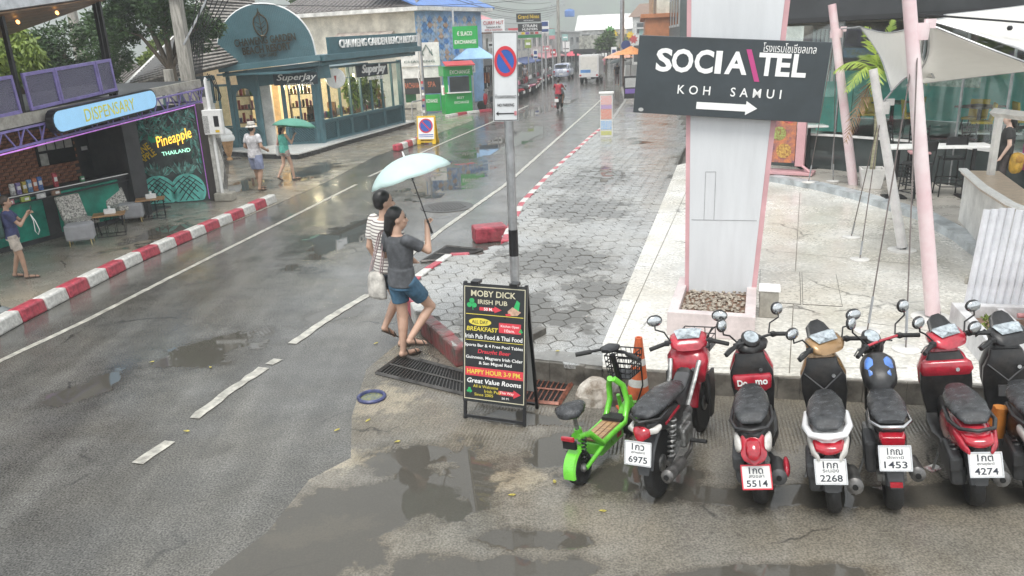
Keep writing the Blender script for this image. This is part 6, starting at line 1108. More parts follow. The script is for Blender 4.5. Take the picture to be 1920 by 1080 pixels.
def moto(label, rear, heading, lean, cfg):
    k = cfg['kind']; R = .285 if k == 'underbone' else .225 if k != 'naked' else .25; tw = .085 if k == 'underbone' else .115 if k != 'naked' else .13; wb = 1.22
    r = thing('motor_scooter' if k != 'naked' else 'motorcycle', label, 'motorcycle' if k in ('naked', 'underbone') else 'scooter', (rear.x, rear.y, .005), 0, 'motorbikes parked along the retaining edge')
    r.rotation_euler = (Matrix.Rotation(-heading, 3, 'Z') @ Matrix.Rotation(-lean, 3, 'Y')).to_euler()
    r.scale = (.93, 1, 1)
    body, body2, tail = cfg['body'], cfg.get('body2', bk_pl), cfg.get('tail', bk_pl); st = cfg.get('steer', 0.0)
    mwheel(r, (0, 0, R), R, tw, 18 if k == 'underbone' else 5, 'rear_wheel')
    # steering assembly turns about the head
    S = Matrix.Translation((0, .98, 0)) @ Matrix.Rotation(st, 4, 'Z') @ Matrix.Translation((0, -.98, 0))
    fw = mwheel(r, (0, wb, R), R, tw * .85, 18 if k == 'underbone' else 5, 'front_wheel'); part('front_fender', body if k != 'naked' else bk_pl, r, lambda m: arcstrip(m, (0, wb, R), R + .035, .065, 20, 165), smooth=50)
    for sx in (-1, 1): part('fork', bk_pl, r, lambda m: m.tube([(sx * .07, wb, R), (sx * .07, wb - .14, .62)], .02, 8), smooth=60)
    # rear mudguard and number plate
    part('rear_mudguard', gr_pl, r, lambda m: arcstrip(m, (0, .02, R), R + .05, .07, 70, 165), smooth=50); part('mud_flap', gr_pl, r, lambda m: m.rings([[Vector((s * w, y, z)) for s in (-1, 1)] + [Vector((s * w, y + .012, z)) for s in (1, -1)] for y, z, w in ((-.16, .62, .06), (-.29, .46, .06), (-.325, .38, .05), (-.33, .34, .04))]), smooth=40)
    pz = cfg.get('pz', .5); plate(r, (cfg.get('pxo', 0), -.335, pz), -.3, cfg['plate'], cfg.get('pframe'))
    if k == 'underbone':
        m = MB(); m.rings([sect((0, y, z), w, h, 3, 16) for y, z, w, h in ((-.3, .74, .06, .03), (-.22, .71, .1, .055), (.0, .66, .12, .085), (.25, .6, .12, .1), (.42, .56, .1, .09))]); tc = m.build('tail_cowl', body2, r, smooth=60); bx('stripe', redpaint, tc, (.118, .12, .665), (.012, .34, .02), None); bx('stripe', redpaint, tc, (-.118, .12, .665), (.012, .34, .02))
        m = MB(); m.rings([sect((0, y, z), w, h, 2.6, 18, flatb=.5) for y, z, w, h in ((-.27, .81, .07, .02), (-.2, .82, .12, .045), (.05, .8, .14, .055), (.28, .78, .135, .055), (.5, .745, .1, .045), (.6, .74, .05, .02))]); m.build('seat', seat_m, r, smooth=60)
        part('tail_lamp', tl_red, r, lambda m: m.rings([sect((0, y, z), w, h, 2.6, 14) for y, z, w, h in ((-.335, .67, .04, .035), (-.3, .69, .075, .055), (-.22, .69, .08, .05))]), smooth=60)
        for sx in (-1, 1): part('indicator', ambr, r, lambda m: m.rings([sect((sx * x, y, .7), w, .025, 2.4, 12) for x, y, w in ((.07, -.29, .01), (.1, -.26, .035), (.115, -.18, .02))]), smooth=60)
        part('grab_rail', bk_pl, r, lambda m: m.tube([(-.12, .05, .755), (-.13, -.2, .775), (0, -.33, .79), (.13, -.2, .775), (.12, .05, .755)], .014, 8), smooth=60)
        part('spine', bk_pl, r, lambda m: m.rings([sect((0, y, z), w, h, 3, 14) for y, z, w, h in ((.35, .6, .1, .1), (.6, .58, .09, .09), (.82, .68, .09, .12), (.95, .82, .1, .1))]), smooth=60); part('fuel_flap', gr_pl, r, lambda m: m.rings([sect((0, y, z), w, .02, 3, 12) for y, z, w in ((.45, .7, .06), (.6, .69, .07), (.75, .76, .07))]), smooth=60)
        for sx in (-1, 1): part('side_trim', alu, r, lambda m: m.tube([(sx * .115, .5, .58), (sx * .12, .72, .72), (sx * .14, .84, .86)], .022, 6, flat=.5), smooth=60)
        for sx in (-1, 1): part('leg_shield', bk_pl, r, lambda m: m.rings([[Vector((sx * x, y, z)) + Vector(d) for d in ((-.012, 0, 0), (.012, 0, 0), (.012, w, 0), (-.012, w, 0))] for x, y, z, w in ((.19, .9, .3, .08), (.21, .86, .5, .14), (.2, .88, .72, .16))]), smooth=40)
        part('front_cowl', body, r, lambda m: m.rings([sect((0, y, z), w, h, 3, 16, tilt=.5) for y, z, w, h in ((.86, .7, .18, .1), (.92, .82, .2, .12), (1.02, .86, .19, .12), (1.12, .78, .1, .1))]), smooth=60)
        part('engine', alu, r, lambda m: [m.box((0, .48, .36), (.22, .3, .2)), m.tube([(0, .58, .36), (0, .78, .42)], .07, 10), m.box((.12, .4, .36), (.06, .22, .16))], bev=.02)
        for sx in (-1, 1): part('foot_peg', rubber, r, lambda m: m.tube([(sx * .1, .42, .3), (sx * .3, .42, .3)], .018, 8)); part('shock_spring', alu, r, lambda m: coil(m, (sx * .12, .0, .34), (sx * .12, .1, .64), .032), smooth=60)
        part('swing_arm', alu, r, lambda m: m.tube([(.09, 0, R), (.09, .45, .36)], .03, 6))
        part('exhaust', muff, r, lambda m: m.tube([(.12, .62, .3), (.15, .4, .22), (.17, .15, .25), (.175, .1, .26), (.185, -.28, .33), (.185, -.3, .335)], [.016, .018, .02, .05, .055, .03], 12), smooth=50)
        bk = part('front_basket', bk_pl, r, lambda m: [m.box((0, 1.22, .84), (.3, .22, .012))] + [m.tube([(-.15, 1.12, z), (.15, 1.12, z), (.15, 1.33, z), (-.15, 1.33, z)], .006, 4, closed=True) for z in (.88, .94, 1.0)] + [m.tube([(x, y, .84), (x * 1.05, y, 1.0)], .005, 4) for x in (-.15, -.05, .05, .15) for y in (1.12, 1.33)])
        hz_ = 1.0
    elif k == 'naked':
        m = MB(); m.rings([sect((0, y, z), w, h, 2.8, 16) for y, z, w, h in ((-.2, .76, .08, .03), (-.1, .73, .11, .06), (.15, .68, .13, .08), (.4, .64, .12, .09))]); m.build('tail_cowl', body2, r, smooth=60)
        m = MB(); m.rings([sect((0, y, z), w, h, 2.6, 18, flatb=.5) for y, z, w, h in ((-.18, .81, .09, .02), (-.1, .82, .13, .045), (.12, .8, .15, .055), (.35, .77, .13, .05), (.48, .79, .08, .03))]); m.build('seat', seat_m, r, smooth=60)
        part('grab_rail', chrome, r, lambda m: m.tube([(-.14, .12, .77), (-.15, -.1, .78), (-.08, -.22, .79), (.08, -.22, .79), (.15, -.1, .78), (.14, .12, .77)], .014, 8), smooth=60)
        tk_2 = part('fuel_tank', body, r, lambda m: m.rings([sect((0, y, z), w, h, 2.4, 18) for y, z, w, h in ((.42, .8, .07, .06), (.52, .85, .14, .11), (.7, .88, .15, .13), (.86, .86, .12, .1), (.92, .84, .06, .05))]), smooth=60)
        for sx in (-1, 1): part('tank_graphic', mat('graphic_blue', (.08, .2, .55), .3, coat=.5), tk_2, lambda m: m.rings([sect((sx * .07, y, z), w, h, 2.4, 10) for y, z, w, h in ((.48, .86, .02, .06), (.56, .93, .05, .04), (.62, .96, .045, .03), (.7, .97, .01, .02))]), smooth=60)
        part('tail_lamp', tl_red, r, lambda m: m.rings([sect((0, y, .69), w, h, 4, 14) for y, w, h in ((-.25, .085, .035), (-.2, .1, .05), (-.12, .09, .05))]), smooth=60); bx('reflector', tl_red, r, (0, -.34, .38), (.09, .012, .04))
        part('engine', alu, r, lambda m: [m.box((0, .5, .38), (.26, .34, .26)), m.box((0, .72, .5), (.16, .16, .2)), m.box((-.14, .48, .36), (.06, .2, .18)), m.box((.14, .44, .34), (.06, .22, .2))], bev=.025); part('frame', bk_pl, r, lambda m: m.rings([sect((0, y, z), w, h, 3, 12) for y, z, w, h in ((.2, .6, .1, .1), (.5, .62, .11, .1), (.9, .8, .07, .12))]), smooth=60); part('swing_arm', alu, r, lambda m: m.box((0, .2, .27), (.22, .5, .06)))
        part('exhaust', muff, r, lambda m: m.tube([(.15, .5, .25), (.16, .2, .3), (.17, .15, .31), (.18, -.15, .36), (.18, -.17, .36)], [.02, .025, .055, .06, .03], 12), smooth=50); part('side_box', gr_pl, r, lambda m: m.box((-.15, .12, .42), (.09, .26, .28)), bev=.03)
        part('head_lamp', bk_pl, r, lambda m: m.ball((0, 1.08, .92), (.1, .1, .11), 14, 10), smooth=60); hz_ = 1.02
    else:
        big = k == 'pcx'
        m = MB(); m.rings([sect((0, y, z), w, h, 2.8, 18) for y, z, w, h in ((-.28, .7, .05, .04), (-.22, .68, .11, .08), (-.05, .62, .15, .13), (.2, .56, .17, .16), (.42, .5, .15, .15), (.5, .46, .12, .12))]); tc = m.build('tail_cowl', tail, r, smooth=60)
        m = MB(); m.rings([sect((0, y, z), w, h, 2.5, 18, flatb=.45) for y, z, w, h in ((-.2, .79, .08, .02), (-.12, .81, .13, .05), (.1, .79, .155, .06), (.3, .77, .14, .06), (.46, .76, .09, .06), (.53, .74, .04, .03))]); m.build('seat', seat_m, r, smooth=60)
        gc = cfg.get('grab', bk_pl); part('grab_rail', gc, r, lambda m: m.tube([(-.15, .18, .74), (-.165, -.08, .755), (-.12, -.24, .765), (0, -.29, .77), (.12, -.24, .765), (.165, -.08, .755), (.15, .18, .74)], .018 if gc is bk_pl else .032, 8, flat=.8), smooth=60)
        if k == 'scoopy':
            part('tail_panel', body, r, lambda m: m.rings([sect((0, y, z), w, h, 2.6, 16, tilt=-.5) for y, z, w, h in ((-.33, .62, .05, .1), (-.3, .63, .105, .12), (-.2, .66, .1, .1))]), smooth=60); part('tail_lamp', tl_red, r, lambda m: m.rings([sect((0, y, z), w, h, 2, 16, tilt=-.5) for y, z, w, h in ((-.385, .63, .03, .035), (-.36, .635, .06, .07), (-.31, .645, .062, .075))]), smooth=60)
            for sx in (-1, 1): part('indicator', ambr, r, lambda m: m.rings([sect((sx * x, y, .66), w, h, 2.2, 12, tilt=-.4) for x, y, w, h in ((.1, -.32, .01, .03), (.115, -.29, .03, .065), (.13, -.2, .02, .05))]), smooth=60)
        else:
            part('tail_lamp', tl_red, r, lambda m: m.rings([sect((0, y, z), w, h, 3, 14) for y, z, w, h in ((-.345, .68, .05, .02), (-.32, .69, .1, .03), (-.22, .7, .12, .03))]), smooth=60)
            for sx in (-1, 1): part('indicator', ambr if not big else tail, r, lambda m: m.rings([sect((sx * x, y, z), w, h, 2.4, 12) for x, y, z, w, h in ((.08, -.33, .62, .01, .02), (.11, -.28, .65, .025, .04), (.14, -.15, .68, .02, .04))]), smooth=60)
            part('tail_undercowl', gr_pl, r, lambda m: m.rings([sect((0, y, z), w, h, 3, 12) for y, z, w, h in ((-.3, .58, .05, .05), (-.2, .58, .08, .08), (0, .55, .1, .1))]), smooth=60)
        part('engine', gr_pl, r, lambda m: [m.box((-.12, .12, .3), (.12, .5, .17)), m.box((0, .35, .36), (.2, .22, .18))], bev=.035); part('air_box', gr_pl, r, lambda m: m.box((-.14, .0, .42), (.1, .34, .14)), bev=.03); part('shock_spring', alu, r, lambda m: coil(m, (-.13, -.06, .34), (-.12, .02, .6), .03), smooth=60)
        part('exhaust', muff if k != 'scoopy' else gr_pl, r, lambda m: m.tube([(.1, .35, .22), (.15, .15, .25), (.155, .12, .26), (.17, -.2, .32), (.17, -.22, .325)], [.02, .03, .06, .065, .035], 12), smooth=50)
        if k == 'scoopy': part('heat_shield', redpaint, r, lambda m: m.ball((.235, -.08, .34), (.03, .11, .07), 10, 8), smooth=60)
        part('floor_board', bk_pl, r, lambda m: m.rings([sect((0, y, z), w, h, 5, 14) for y, z, w, h in ((.4, .3, .15, .05), (.62, .27, .19, .045), (.86, .27, .19, .05), (.95, .34, .17, .07))]), smooth=50)
        part('centre_tunnel', bk_pl, r, lambda m: m.rings([sect((0, y, z), w, h, 3, 12) for y, z, w, h in ((.45, .4, .1, .12), (.65, .36, .07, .08), (.85, .42, .09, .12))]), smooth=60) if big else None
        lsw = .2 if not big else .22
        part('leg_shield', bk_pl if k != 'pcx' else bk_pl, r, lambda m: m.rings([sect((0, y, z), w, .035, 6, 18, tilt=math.pi / 2 - .1) for y, z, w in ((.93, .3, .16), (.9, .45, lsw * .88), (.88, .62, lsw), (.87, .76, lsw * .98), (.88, .86, lsw * .72), (.9, .92, .13))]), smooth=50)
        part('front_cowl', body, r, lambda m: m.rings([sect((0, y, z), w, d, 3.2, 18, tilt=math.pi / 2 - .1) for y, z, w, d in ((1.0, .34, .1, .05), (.99, .48, lsw * .8, .08), (.98, .62, lsw * .98, .09), (.97, .76, lsw * 1.02, .1), (.97, .87, lsw * .8, .1), (.97, .96, .1, .06))]), smooth=60)
        part('inner_trim', gr_pl, r, lambda m: [m.tube([(-lsw * .8, .83, .8), (0, .8, .66), (lsw * .8, .83, .8)], .008, 6), m.box((0, .815, .56), (.16, .02, .1)), m.tube([(0, .8, .64), (0, .77, .62), (0, .76, .65)], .008, 6)]) if k == 'click' else None
        if k == 'scoopy':
            pk = part('front_pocket', body, r, lambda m: m.rings([sect((0, y, z), w, .03, 4, 16, tilt=math.pi / 2) for y, z, w in ((.84, .58, .13), (.82, .62, .17), (.82, .72, .18), (.83, .74, .17))]), smooth=50)
            text('Do', .06, letter_w, pk, (-.09, .782, .68), width=.09, bold=.03); text('mo', .045, letter_w, pk, (.085, .782, .68), width=.11, bold=.03)
        if big: part('knee_panel', body, r, lambda m: m.rings([sect((0, y, z), w, .025, 5, 16, tilt=math.pi / 2) for y, z, w in ((.86, .72, .2), (.83, .78, .225), (.84, .84, .21), (.86, .86, .18))]), smooth=50)
        hz_ = 1.02
    # handlebar group
    hg = thing('handlebar', None, None); hg.parent = r; hg.matrix_basis = S
    part('bar_tube', bk_pl if k != 'naked' else redpaint if cfg.get('redbar') else chrome, hg, lambda m: m.tube([(-.34, .8, hz_ - .0), (-.18, .87, hz_ + .02), (0, .92, hz_ + .0), (.18, .87, hz_ + .02), (.34, .8, hz_)], .013, 8), smooth=60); part('steering_column', bk_pl, hg, lambda m: m.tube([(0, 1.02, .62), (0, .93, hz_)], .035, 10), smooth=60)
    hb = cfg.get('head', body)
    if k == 'underbone' or k in ('click', 'pcx'):
        part('headset', hb, hg, lambda m: m.rings([sect((0, y, z), w, h, 3, 16, tilt=-.3) for y, z, w, h in ((.82, hz_ - .02, .12, .03), (.86, hz_ + .0, .17, .055), (.94, hz_ + .02, .18, .07), (1.03, hz_ - .0, .13, .07), (1.08, hz_ - .04, .06, .04))]), smooth=60); part('instrument_panel', clearl, hg, lambda m: m.rings([[Vector((x * k1, y, z)) for x, y, z in ((-.1, .855, hz_ + .052), (.1, .855, hz_ + .052), (.13, .95, hz_ + .1), (.07, 1.0, hz_ + .1), (-.07, 1.0, hz_ + .1), (-.13, .95, hz_ + .1))] for k1 in (1.0, .95)]), smooth=0)
        if k != 'underbone': part('fly_screen', bk_pl, hg, lambda m: m.rings([sect((0, y, z), w, .012, 4, 12, tilt=.9) for y, z, w in ((.98, hz_ + .08, .13), (1.04, hz_ + .15, .1), (1.05, hz_ + .19, .04))]), smooth=60)
    else:
        yy = .9 if k == 'scoopy' else .98
        part('meter_pod', bk_pl, hg, lambda m: m.lathe([(.05, -.1), (.085, -.05), (.09, .0), (.075, .02)], c=(-.02, yy, hz_ + .03), n=18, R=R3(.55)), smooth=40); part('meter_face', clearl, hg, lambda m: m.lathe([(.003, .026), (.066, .024), (.07, .018)], c=(-.02, yy, hz_ + .03), n=18, R=R3(.55)), smooth=40)
        if k == 'scoopy': part('handle_cover', bk_pl, hg, lambda m: m.rings([sect((0, y, z), w, h, 3, 14) for y, z, w, h in ((.84, hz_ - .06, .1, .03), (.9, hz_ - .05, .16, .05), (.98, hz_ - .04, .14, .07), (1.05, hz_ - .08, .08, .05))]), smooth=60)
        else: part('cable_bundle', bk_pl, hg, lambda m: [m.tube([(sx * .1, .86, hz_ + .0), (sx * .16, 1.0, hz_ - .05), (sx * .04, 1.02, .8)], .009, 6) for sx in (-1, 1)], smooth=60)
    for sx in (-1, 1):
        part('grip', rubber, hg, lambda m: m.tube([(sx * .22, .855, hz_ + .016), (sx * .36, .79, hz_ - .003)], .019, 10), smooth=60); part('switch_box', bk_pl, hg, lambda m: m.box((sx * .2, .865, hz_ + .018), (.05, .05, .045)), bev=.01); part('lever', alu, hg, lambda m: m.tube([(sx * .19, .9, hz_ + .01), (sx * .27, .885, hz_ + .005), (sx * .35, .84, hz_ - .01)], .007, 6), smooth=60)
        mt_ = cfg.get('mirror', (.3, .19)); mx_, mz = mt_; rnd = k in ('scoopy', 'naked')
        ms = part('mirror_stalk', bk_pl, hg, lambda m: m.tube([(sx * .17, .89, hz_ + .03), (sx * .22, .93, hz_ + .1), (sx * mx_, .9, hz_ + mz - .05), (sx * mx_, .9, hz_ + mz)], .008, 6), smooth=60)
        w_, h_ = (.052, .052) if rnd else (.066, .046); Rm = R3(-.1, 0, -sx * .18)
        part('mirror_shell', bk_pl, ms, lambda m: m.ball((sx * mx_, .915, hz_ + mz + .03), (w_ + .008, .03, h_ + .008), 16, 8, R=Rm), smooth=60); part('mirror_glass', mirr, ms, lambda m: m.ball((sx * mx_, .897, hz_ + mz + .03), (w_, .016, h_), 16, 8, R=Rm), smooth=60)
    ex_ = {'underbone': (.185, -.302, .335), 'naked': (.18, -.172, .36)}.get(k, (.17, -.222, .325)); part('exhaust_outlet', dark, r, lambda m: m.tube([ex_, (ex_[0], ex_[1] - .012, ex_[2])], .022, 10)); part('ignition_lock', chrome, r, lambda m: m.tube([(.09, .84, .78), (.09, .8, .785)], .018, 10), smooth=40)
    part('side_stand', alu, r, lambda m: m.tube([(-.12, .5, .28), (-.24, .42, .02 - .24 * math.tan(lean) + .02)], .012, 6))
    return r
SC = [((1240, 926), rad(30), rad(6), dict(kind='underbone', body=redpaint, head=redpaint, plate=('1กว', 'สุราษฎร์ธานี', '6975'), pxo=-.03, pz=.53, steer=rad(20)), 'red underbone motorbike with front basket nearest the orange cone'),
      ((1428, 938), rad(17), rad(9), dict(kind='scoopy', body=redpaint, plate=('1กด', 'สงขลา', '5514'), pframe=sign_r, pz=.405, steer=rad(34)), 'black scooter with red pocket and red framed plate'),
      ((1565, 955), rad(20), rad(9), dict(kind='click', body=goldp, tail=whitep, head=goldp, grab=whitep, plate=('1กก', 'ระนอง', '2268'), pz=.52, steer=rad(36), mirror=(.33, .16)), 'scooter with gold headset and white tail'),
      ((1674, 948), rad(19), rad(8), dict(kind='naked', body=bk_pl, redbar=1, plate=('1กฌ', 'ปัตตานี', '1453'), pz=.6, steer=rad(38), mirror=(.3, .22)), 'black motorcycle with blue tank graphics and bare bars'),
      ((1824, 942), rad(18), rad(9), dict(kind='pcx', body=redpaint, tail=redpaint, head=redpaint, plate=('1กต', 'สุราษฎร์ธานี', '4274'), pz=.52, pxo=.03, steer=rad(32), mirror=(.3, .2)), 'red scooter with broad front beside the white walled bed'),
      ((1938, 935), rad(20), rad(8), dict(kind='click', body=bk_pl, tail=bk_pl, head=bk_pl, plate=('', '', ''), pz=.52, steer=rad(25), mirror=(.33, .12)), 'dark scooter cut by the right frame edge')]
for (p, hd, ln, cfg, lb) in SC: moto(lb, G(*p), hd, ln, cfg)
g = G(1898, 770, .3); r = thing('orange_cloth', 'crumpled orange cloth hanging on the dark scooter', 'cloth', (3.86, 5.55, .58)); m = MB(); m.rings([[Vector((.06 * math.cos(a) * (1 + .3 * math.sin(3 * a + z * 20)) + .03 * z, .05 * math.sin(a), z)) for a in [i * math.pi / 6 for i in range(12)]] for z in (-.16, -.1, -.03, .05, .1)]); m.build('folds', mat('cloth_orange', (.55, .2, .03), .7), r, smooth=60)
# ------------------------------------------------------------------ green electric scooter
neon_g = mat('scooter_lime', (.16, .6, .05), .28, coat=.5, var=.08); a, b = G(1090, 906), G(1196, 802); d = b - a; es = thing('electric_scooter', 'lime green seated electric scooter with a black basket', 'electric scooter', (a.x, a.y, .005)); es.rotation_euler = (Matrix.Rotation(-math.atan2(d.x, d.y), 3, 'Z') @ Matrix.Rotation(rad(-7), 3, 'Y')).to_euler(); WB = 1.0; RW = .15
mwheel(es, (0, 0, RW), RW, .1, 6, 'rear_wheel'); mwheel(es, (0, WB, RW), RW, .1, 6, 'front_wheel'); part('rear_fender', neon_g, es, lambda m: arcstrip(m, (0, 0, RW), RW + .035, .06, 60, 190), smooth=50); part('front_fender', neon_g, es, lambda m: arcstrip(m, (0, WB, RW), RW + .03, .055, 30, 150), smooth=50)
for sx in (-1, 1):
    part('frame_tube', neon_g, es, lambda m: m.tube([(sx * .02, .02, .42), (sx * .06, .14, .4), (sx * .1, .26, .26), (sx * .1, .7, .26), (sx * .09, .82, .42), (sx * .07, .8, .58), (sx * .02, .74, .66)], .028, 10), smooth=60); part('frame_tube', neon_g, es, lambda m: m.tube([(sx * .07, .0, RW), (sx * .09, .16, .2), (sx * .1, .3, .24)], .02, 8), smooth=60); part('shock_spring', black_m, es, lambda m: coil(m, (sx * .075, -.03, .22), (sx * .07, .02, .42), .02, 7, .006), smooth=60); part('fork', neon_g, es, lambda m: m.tube([(sx * .07, WB, RW), (sx * .06, .93, .42)], .02, 8), smooth=60)
part('battery_box', neon_g, es, lambda m: m.box((0, .48, .19), (.17, .44, .12)), bev=.015); bx('star_decal', red_s, es, (.0865, .6, .2), (.004, .08, .06))
dk = bx('deck', dwood, es, (0, .48, .275), (.2, .46, .02), bev=.004)
for k in range(3): bx('deck_plank', oak, dk, (-.055 + .055 * k, .44, .288), (.045, .34, .008))
bx('deck_pad', rubber, es, (0, .7, .3), (.2, .12, .03)); part('seat_post', alu, es, lambda m: m.tube([(0, .06, .4), (0, .02, .62)], .018, 10), smooth=60); part('saddle', seat_m, es, lambda m: m.rings([sect((0, y, z), w, h, 2.4, 16) for y, z, w, h in ((-.14, .67, .06, .03), (-.08, .68, .12, .055), (.04, .675, .1, .05), (.14, .67, .055, .035), (.18, .67, .02, .015))]), smooth=60)
bx('tail_lamp', tl_red, es, (0, -.12, .46), (.12, .03, .04), bev=.008); bx('lamp_bracket', black_m, es, (0, -.1, .4), (.12, .03, .07)); part('seat_clamp', neon_g, es, lambda m: m.tube([(0, .09, .36), (0, .05, .48)], .034, 10), smooth=60)
part('stem', black_m, es, lambda m: m.tube([(0, .93, .42), (0, .86, .66), (0, .8, .87)], .026, 10), smooth=60); part('handlebar', black_m, es, lambda m: m.tube([(-.3, .7, .89), (-.12, .79, .91), (.12, .79, .91), (.3, .7, .89)], .014, 8), smooth=60)
for sx in (-1, 1): part('grip', rubber, es, lambda m: m.tube([(sx * .19, .755, .9), (sx * .32, .69, .885)], .021, 10), smooth=60)
part('display', black_m, es, lambda m: m.rings([sect((0, y, .94), w, h, 3, 12) for y, w, h in ((.68, .04, .015), (.74, .09, .025), (.84, .07, .025))]), smooth=50)
bs = part('basket', black_m, es, lambda m: [m.tube([(sx * w, y0, z) for sx, y0 in ((-1, .88), (1, .88))] + [(sx * w, y1, z) for sx, y1 in ((1, .88 + 2 * w), (-1, .88 + 2 * w))], .007, 4, closed=True) for z, w in ((.61, .11), (.66, .115), (.71, .12), (.76, .125), (.82, .13))] + [m.tube([(sx * .11, .88 + .22 * f, .61), (sx * .13, .88 + .26 * f, .82)], .004, 4) for sx in (-1, 1) for f in (0, .2, .4, .6, .8, 1)] + [m.tube([(-.11 + .22 * f, y, .61), (-.13 + .26 * f, y * 1.0, .82)], .004, 4) for f in (.2, .4, .6, .8) for y in (.88, 1.12)] + [m.box((0, .99, .61), (.22, .22, .006))])
part('brake_cable', black_m, es, lambda m: m.tube([(.15, .77, .89), (.2, .95, .75), (.16, 1.02, .5), (.08, 1.0, .3)], .008, 6), smooth=60); part('kick_stand', alu, es, lambda m: m.tube([(-.09, .4, .16), (-.17, .34, -.02)], .012, 6))
# ------------------------------------------------------------------ cone, lump of concrete, litter
cn = G(1196, 772); r = thing('traffic_cone', 'orange traffic cone with two white bands', 'traffic cone', (cn.x, cn.y, .005), .3); orn = mat('cone_orange', (.62, .14, .05), .5, var=.2, dirt=.3); CHt = .8
def cr(z): return .135 - .1 * z / CHt
part('body', orn, r, lambda m: m.lathe([(cr(0), .02), (cr(CHt), CHt), (.022, CHt), (.02, CHt - .02)], n=20), smooth=50); bx('base', orn, r, (0, 0, .012), (.34, .34, .024), bev=.01)
for z0, z1 in ((.3, .38), (.52, .59)): part('band', mat('band_grey_white', (.6, .6, .58), .4, dirt=.3), r, lambda m: m.lathe([(cr(z0) + .002, z0), (cr(z1) + .002, z1)], n=20, cap=False), smooth=50)
rk = G(1118, 762); r = thing('concrete_lump', 'broken white painted lump of concrete behind the green scooter', 'rubble', (rk.x, rk.y + .1, .0)); m = MB(); R0 = [[Vector((math.cos(a) * .19 * (1 + .25 * mnoise.noise(Vector((i * 1.7, z * 9, 1)))) * k, math.sin(a) * .15 * (1 + .25 * mnoise.noise(Vector((i * 1.7, z * 9, 5)))) * k, z)) for i, a in enumerate([j * math.pi / 5 for j in range(10)])] for z, k in ((0, 1), (.1, 1.05), (.2, .8), (.27, .4))]; m.rings(R0); m.build('block', mat('rubble_white', (.6, .56, .5), .6, c2=(.2, .16, .12), dirt=.5, scale=6, bump=.6, bscale=20), r); m = MB(); m.rings([[p * .8 + Vector((.22, -.02, 0)) for p in rr] for rr in R0]); m.build('fragment', bare, r, loc=(0, 0, 0))
lf_y = mat('fallen_leaf', (.5, .42, .08), .6, var=.3)
for k, (x, y) in enumerate([(690, 790), (632, 808), (745, 830), (1040, 905), (1130, 960), (395, 690), (1045, 660), (285, 680), (350, 810), (960, 930), (705, 645)]):
    g = G(x, y, .25 if (x, y) == (1045, 660) else 0); r = thing('fallen_leaf', f'tiny yellow leaf on the wet ground {["below the manhole ring", "at the puddle edge left of the manhole ring", "below the pub board", "behind the green scooter", "far below the green scooter", "near the long paint dash", "on the paving right of the pub board", "right of the edge line", "below the long paint dash", "in the middle of the apron", "at the corner of the wide grate"][k]}', 'leaf', (g.x, g.y, g.z + .01), random.uniform(0, 6), 'fallen yellow leaves'); MB().add([(0, -.035, 0), (.014, -.01, .006), (.014, .015, .003), (0, .035, .008), (-.014, .012, .006), (-.014, -.012, .002)], [(0, 1, 2, 3, 4, 5)]).build('blade', lf_y, r, solid=.001)
g = G(1748, 880); r = thing('paper_scrap', 'crumpled white paper scrap beside the red scooter', 'litter', (g.x, g.y, .006), .4); bx('sheet', mat('scrap_print', (.6, .6, .6), .5, scale=40, c2=(.3, .05, .05)), r, (0, 0, .006), (.11, .08, .01)); bx('fold', letter_w, r, (.02, .0, .018), (.06, .05, .012))
# ------------------------------------------------------------------ folding pub sign
L0, L1_ = G(870, 784), G(986, 800); pb_ = thing('pub_sign', 'black folding pub board covered in coloured lettering', 'sign', ((L0.x + L1_.x) / 2, (L0.y + L1_.y) / 2, .005), math.atan2(L1_.y - L0.y, L1_.x - L0.x)); BW = (L1_ - L0).length; BH = 1.4; tb = math.atan(.2 / BH)
FRM = Matrix.Rotation(-tb, 4, 'X')
def fm_(par, M, name='leg'):
    for sx in (-1, 1): part(name, black_m, par, lambda m: m.box((sx * (BW / 2 - .015), 0, BH / 2), (.03, .025, BH)), M)
fm_(pb_, FRM, 'front_leg'); part('crossbar', black_m, pb_, lambda m: m.box((0, 0, .03), (BW - .06, .02, .025)), FRM)
RM = Matrix.Translation((0, .4, 0)) @ Matrix.Rotation(tb, 4, 'X'); fm_(pb_, RM, 'rear_leg'); part('crossbar', black_m, pb_, lambda m: m.box((0, 0, .05), (BW - .06, .02, .025)), RM); part('rear_panel', lgrey, pb_, lambda m: m.box((0, 0, .78), (BW - .06, .01, 1.15)), RM)
pc, phh = .79, 1.16; pn = part('panel', mat('pub_black', (.018, .02, .022), .3, var=.1), pb_, lambda m: m.box((0, -.016, pc), (BW, .012, phh + .04)), FRM)
cr_m = mat('pub_cream', (.62, .58, .42), .4, var=.03); py = mat('pub_yellow', (.72, .6, .08), .4, var=.03); pr_m = mat('pub_red', (.62, .05, .07), .4, var=.03); pgr = mat('pub_green', (.03, .4, .12), .4, var=.1)
part('border_line', cr_m, pb_, lambda m: [m.box((0, -.0235, pc + s * (phh / 2 - .012)), (BW - .03, .003, .007)) for s in (-1, 1)] + [m.box((s * (BW / 2 - .018), -.0235, pc), (.007, .003, phh - .03)) for s in (-1, 1)], FRM)
def T_(x, y): return (x - .5) * (BW - .04), pc + phh * (.5 - y)
def pt_(s, x, y, w, h, mt, **kw):
    X, Z = T_(x, y); o = text(s, h * phh, mt, pb_, (0, 0, 0), width=w * BW, ext=.0015, **kw); o.matrix_basis = FRM @ Matrix.Translation((X, -.0252, Z)) @ Matrix.Rotation(rad(90), 4, 'X')
def pbx(nm, mt, x, y, w, h, d=.0232):
    X, Z = T_(x, y); bx(nm, mt, pb_, (X, -d, Z), (w * BW, .002, h * phh), FRM)
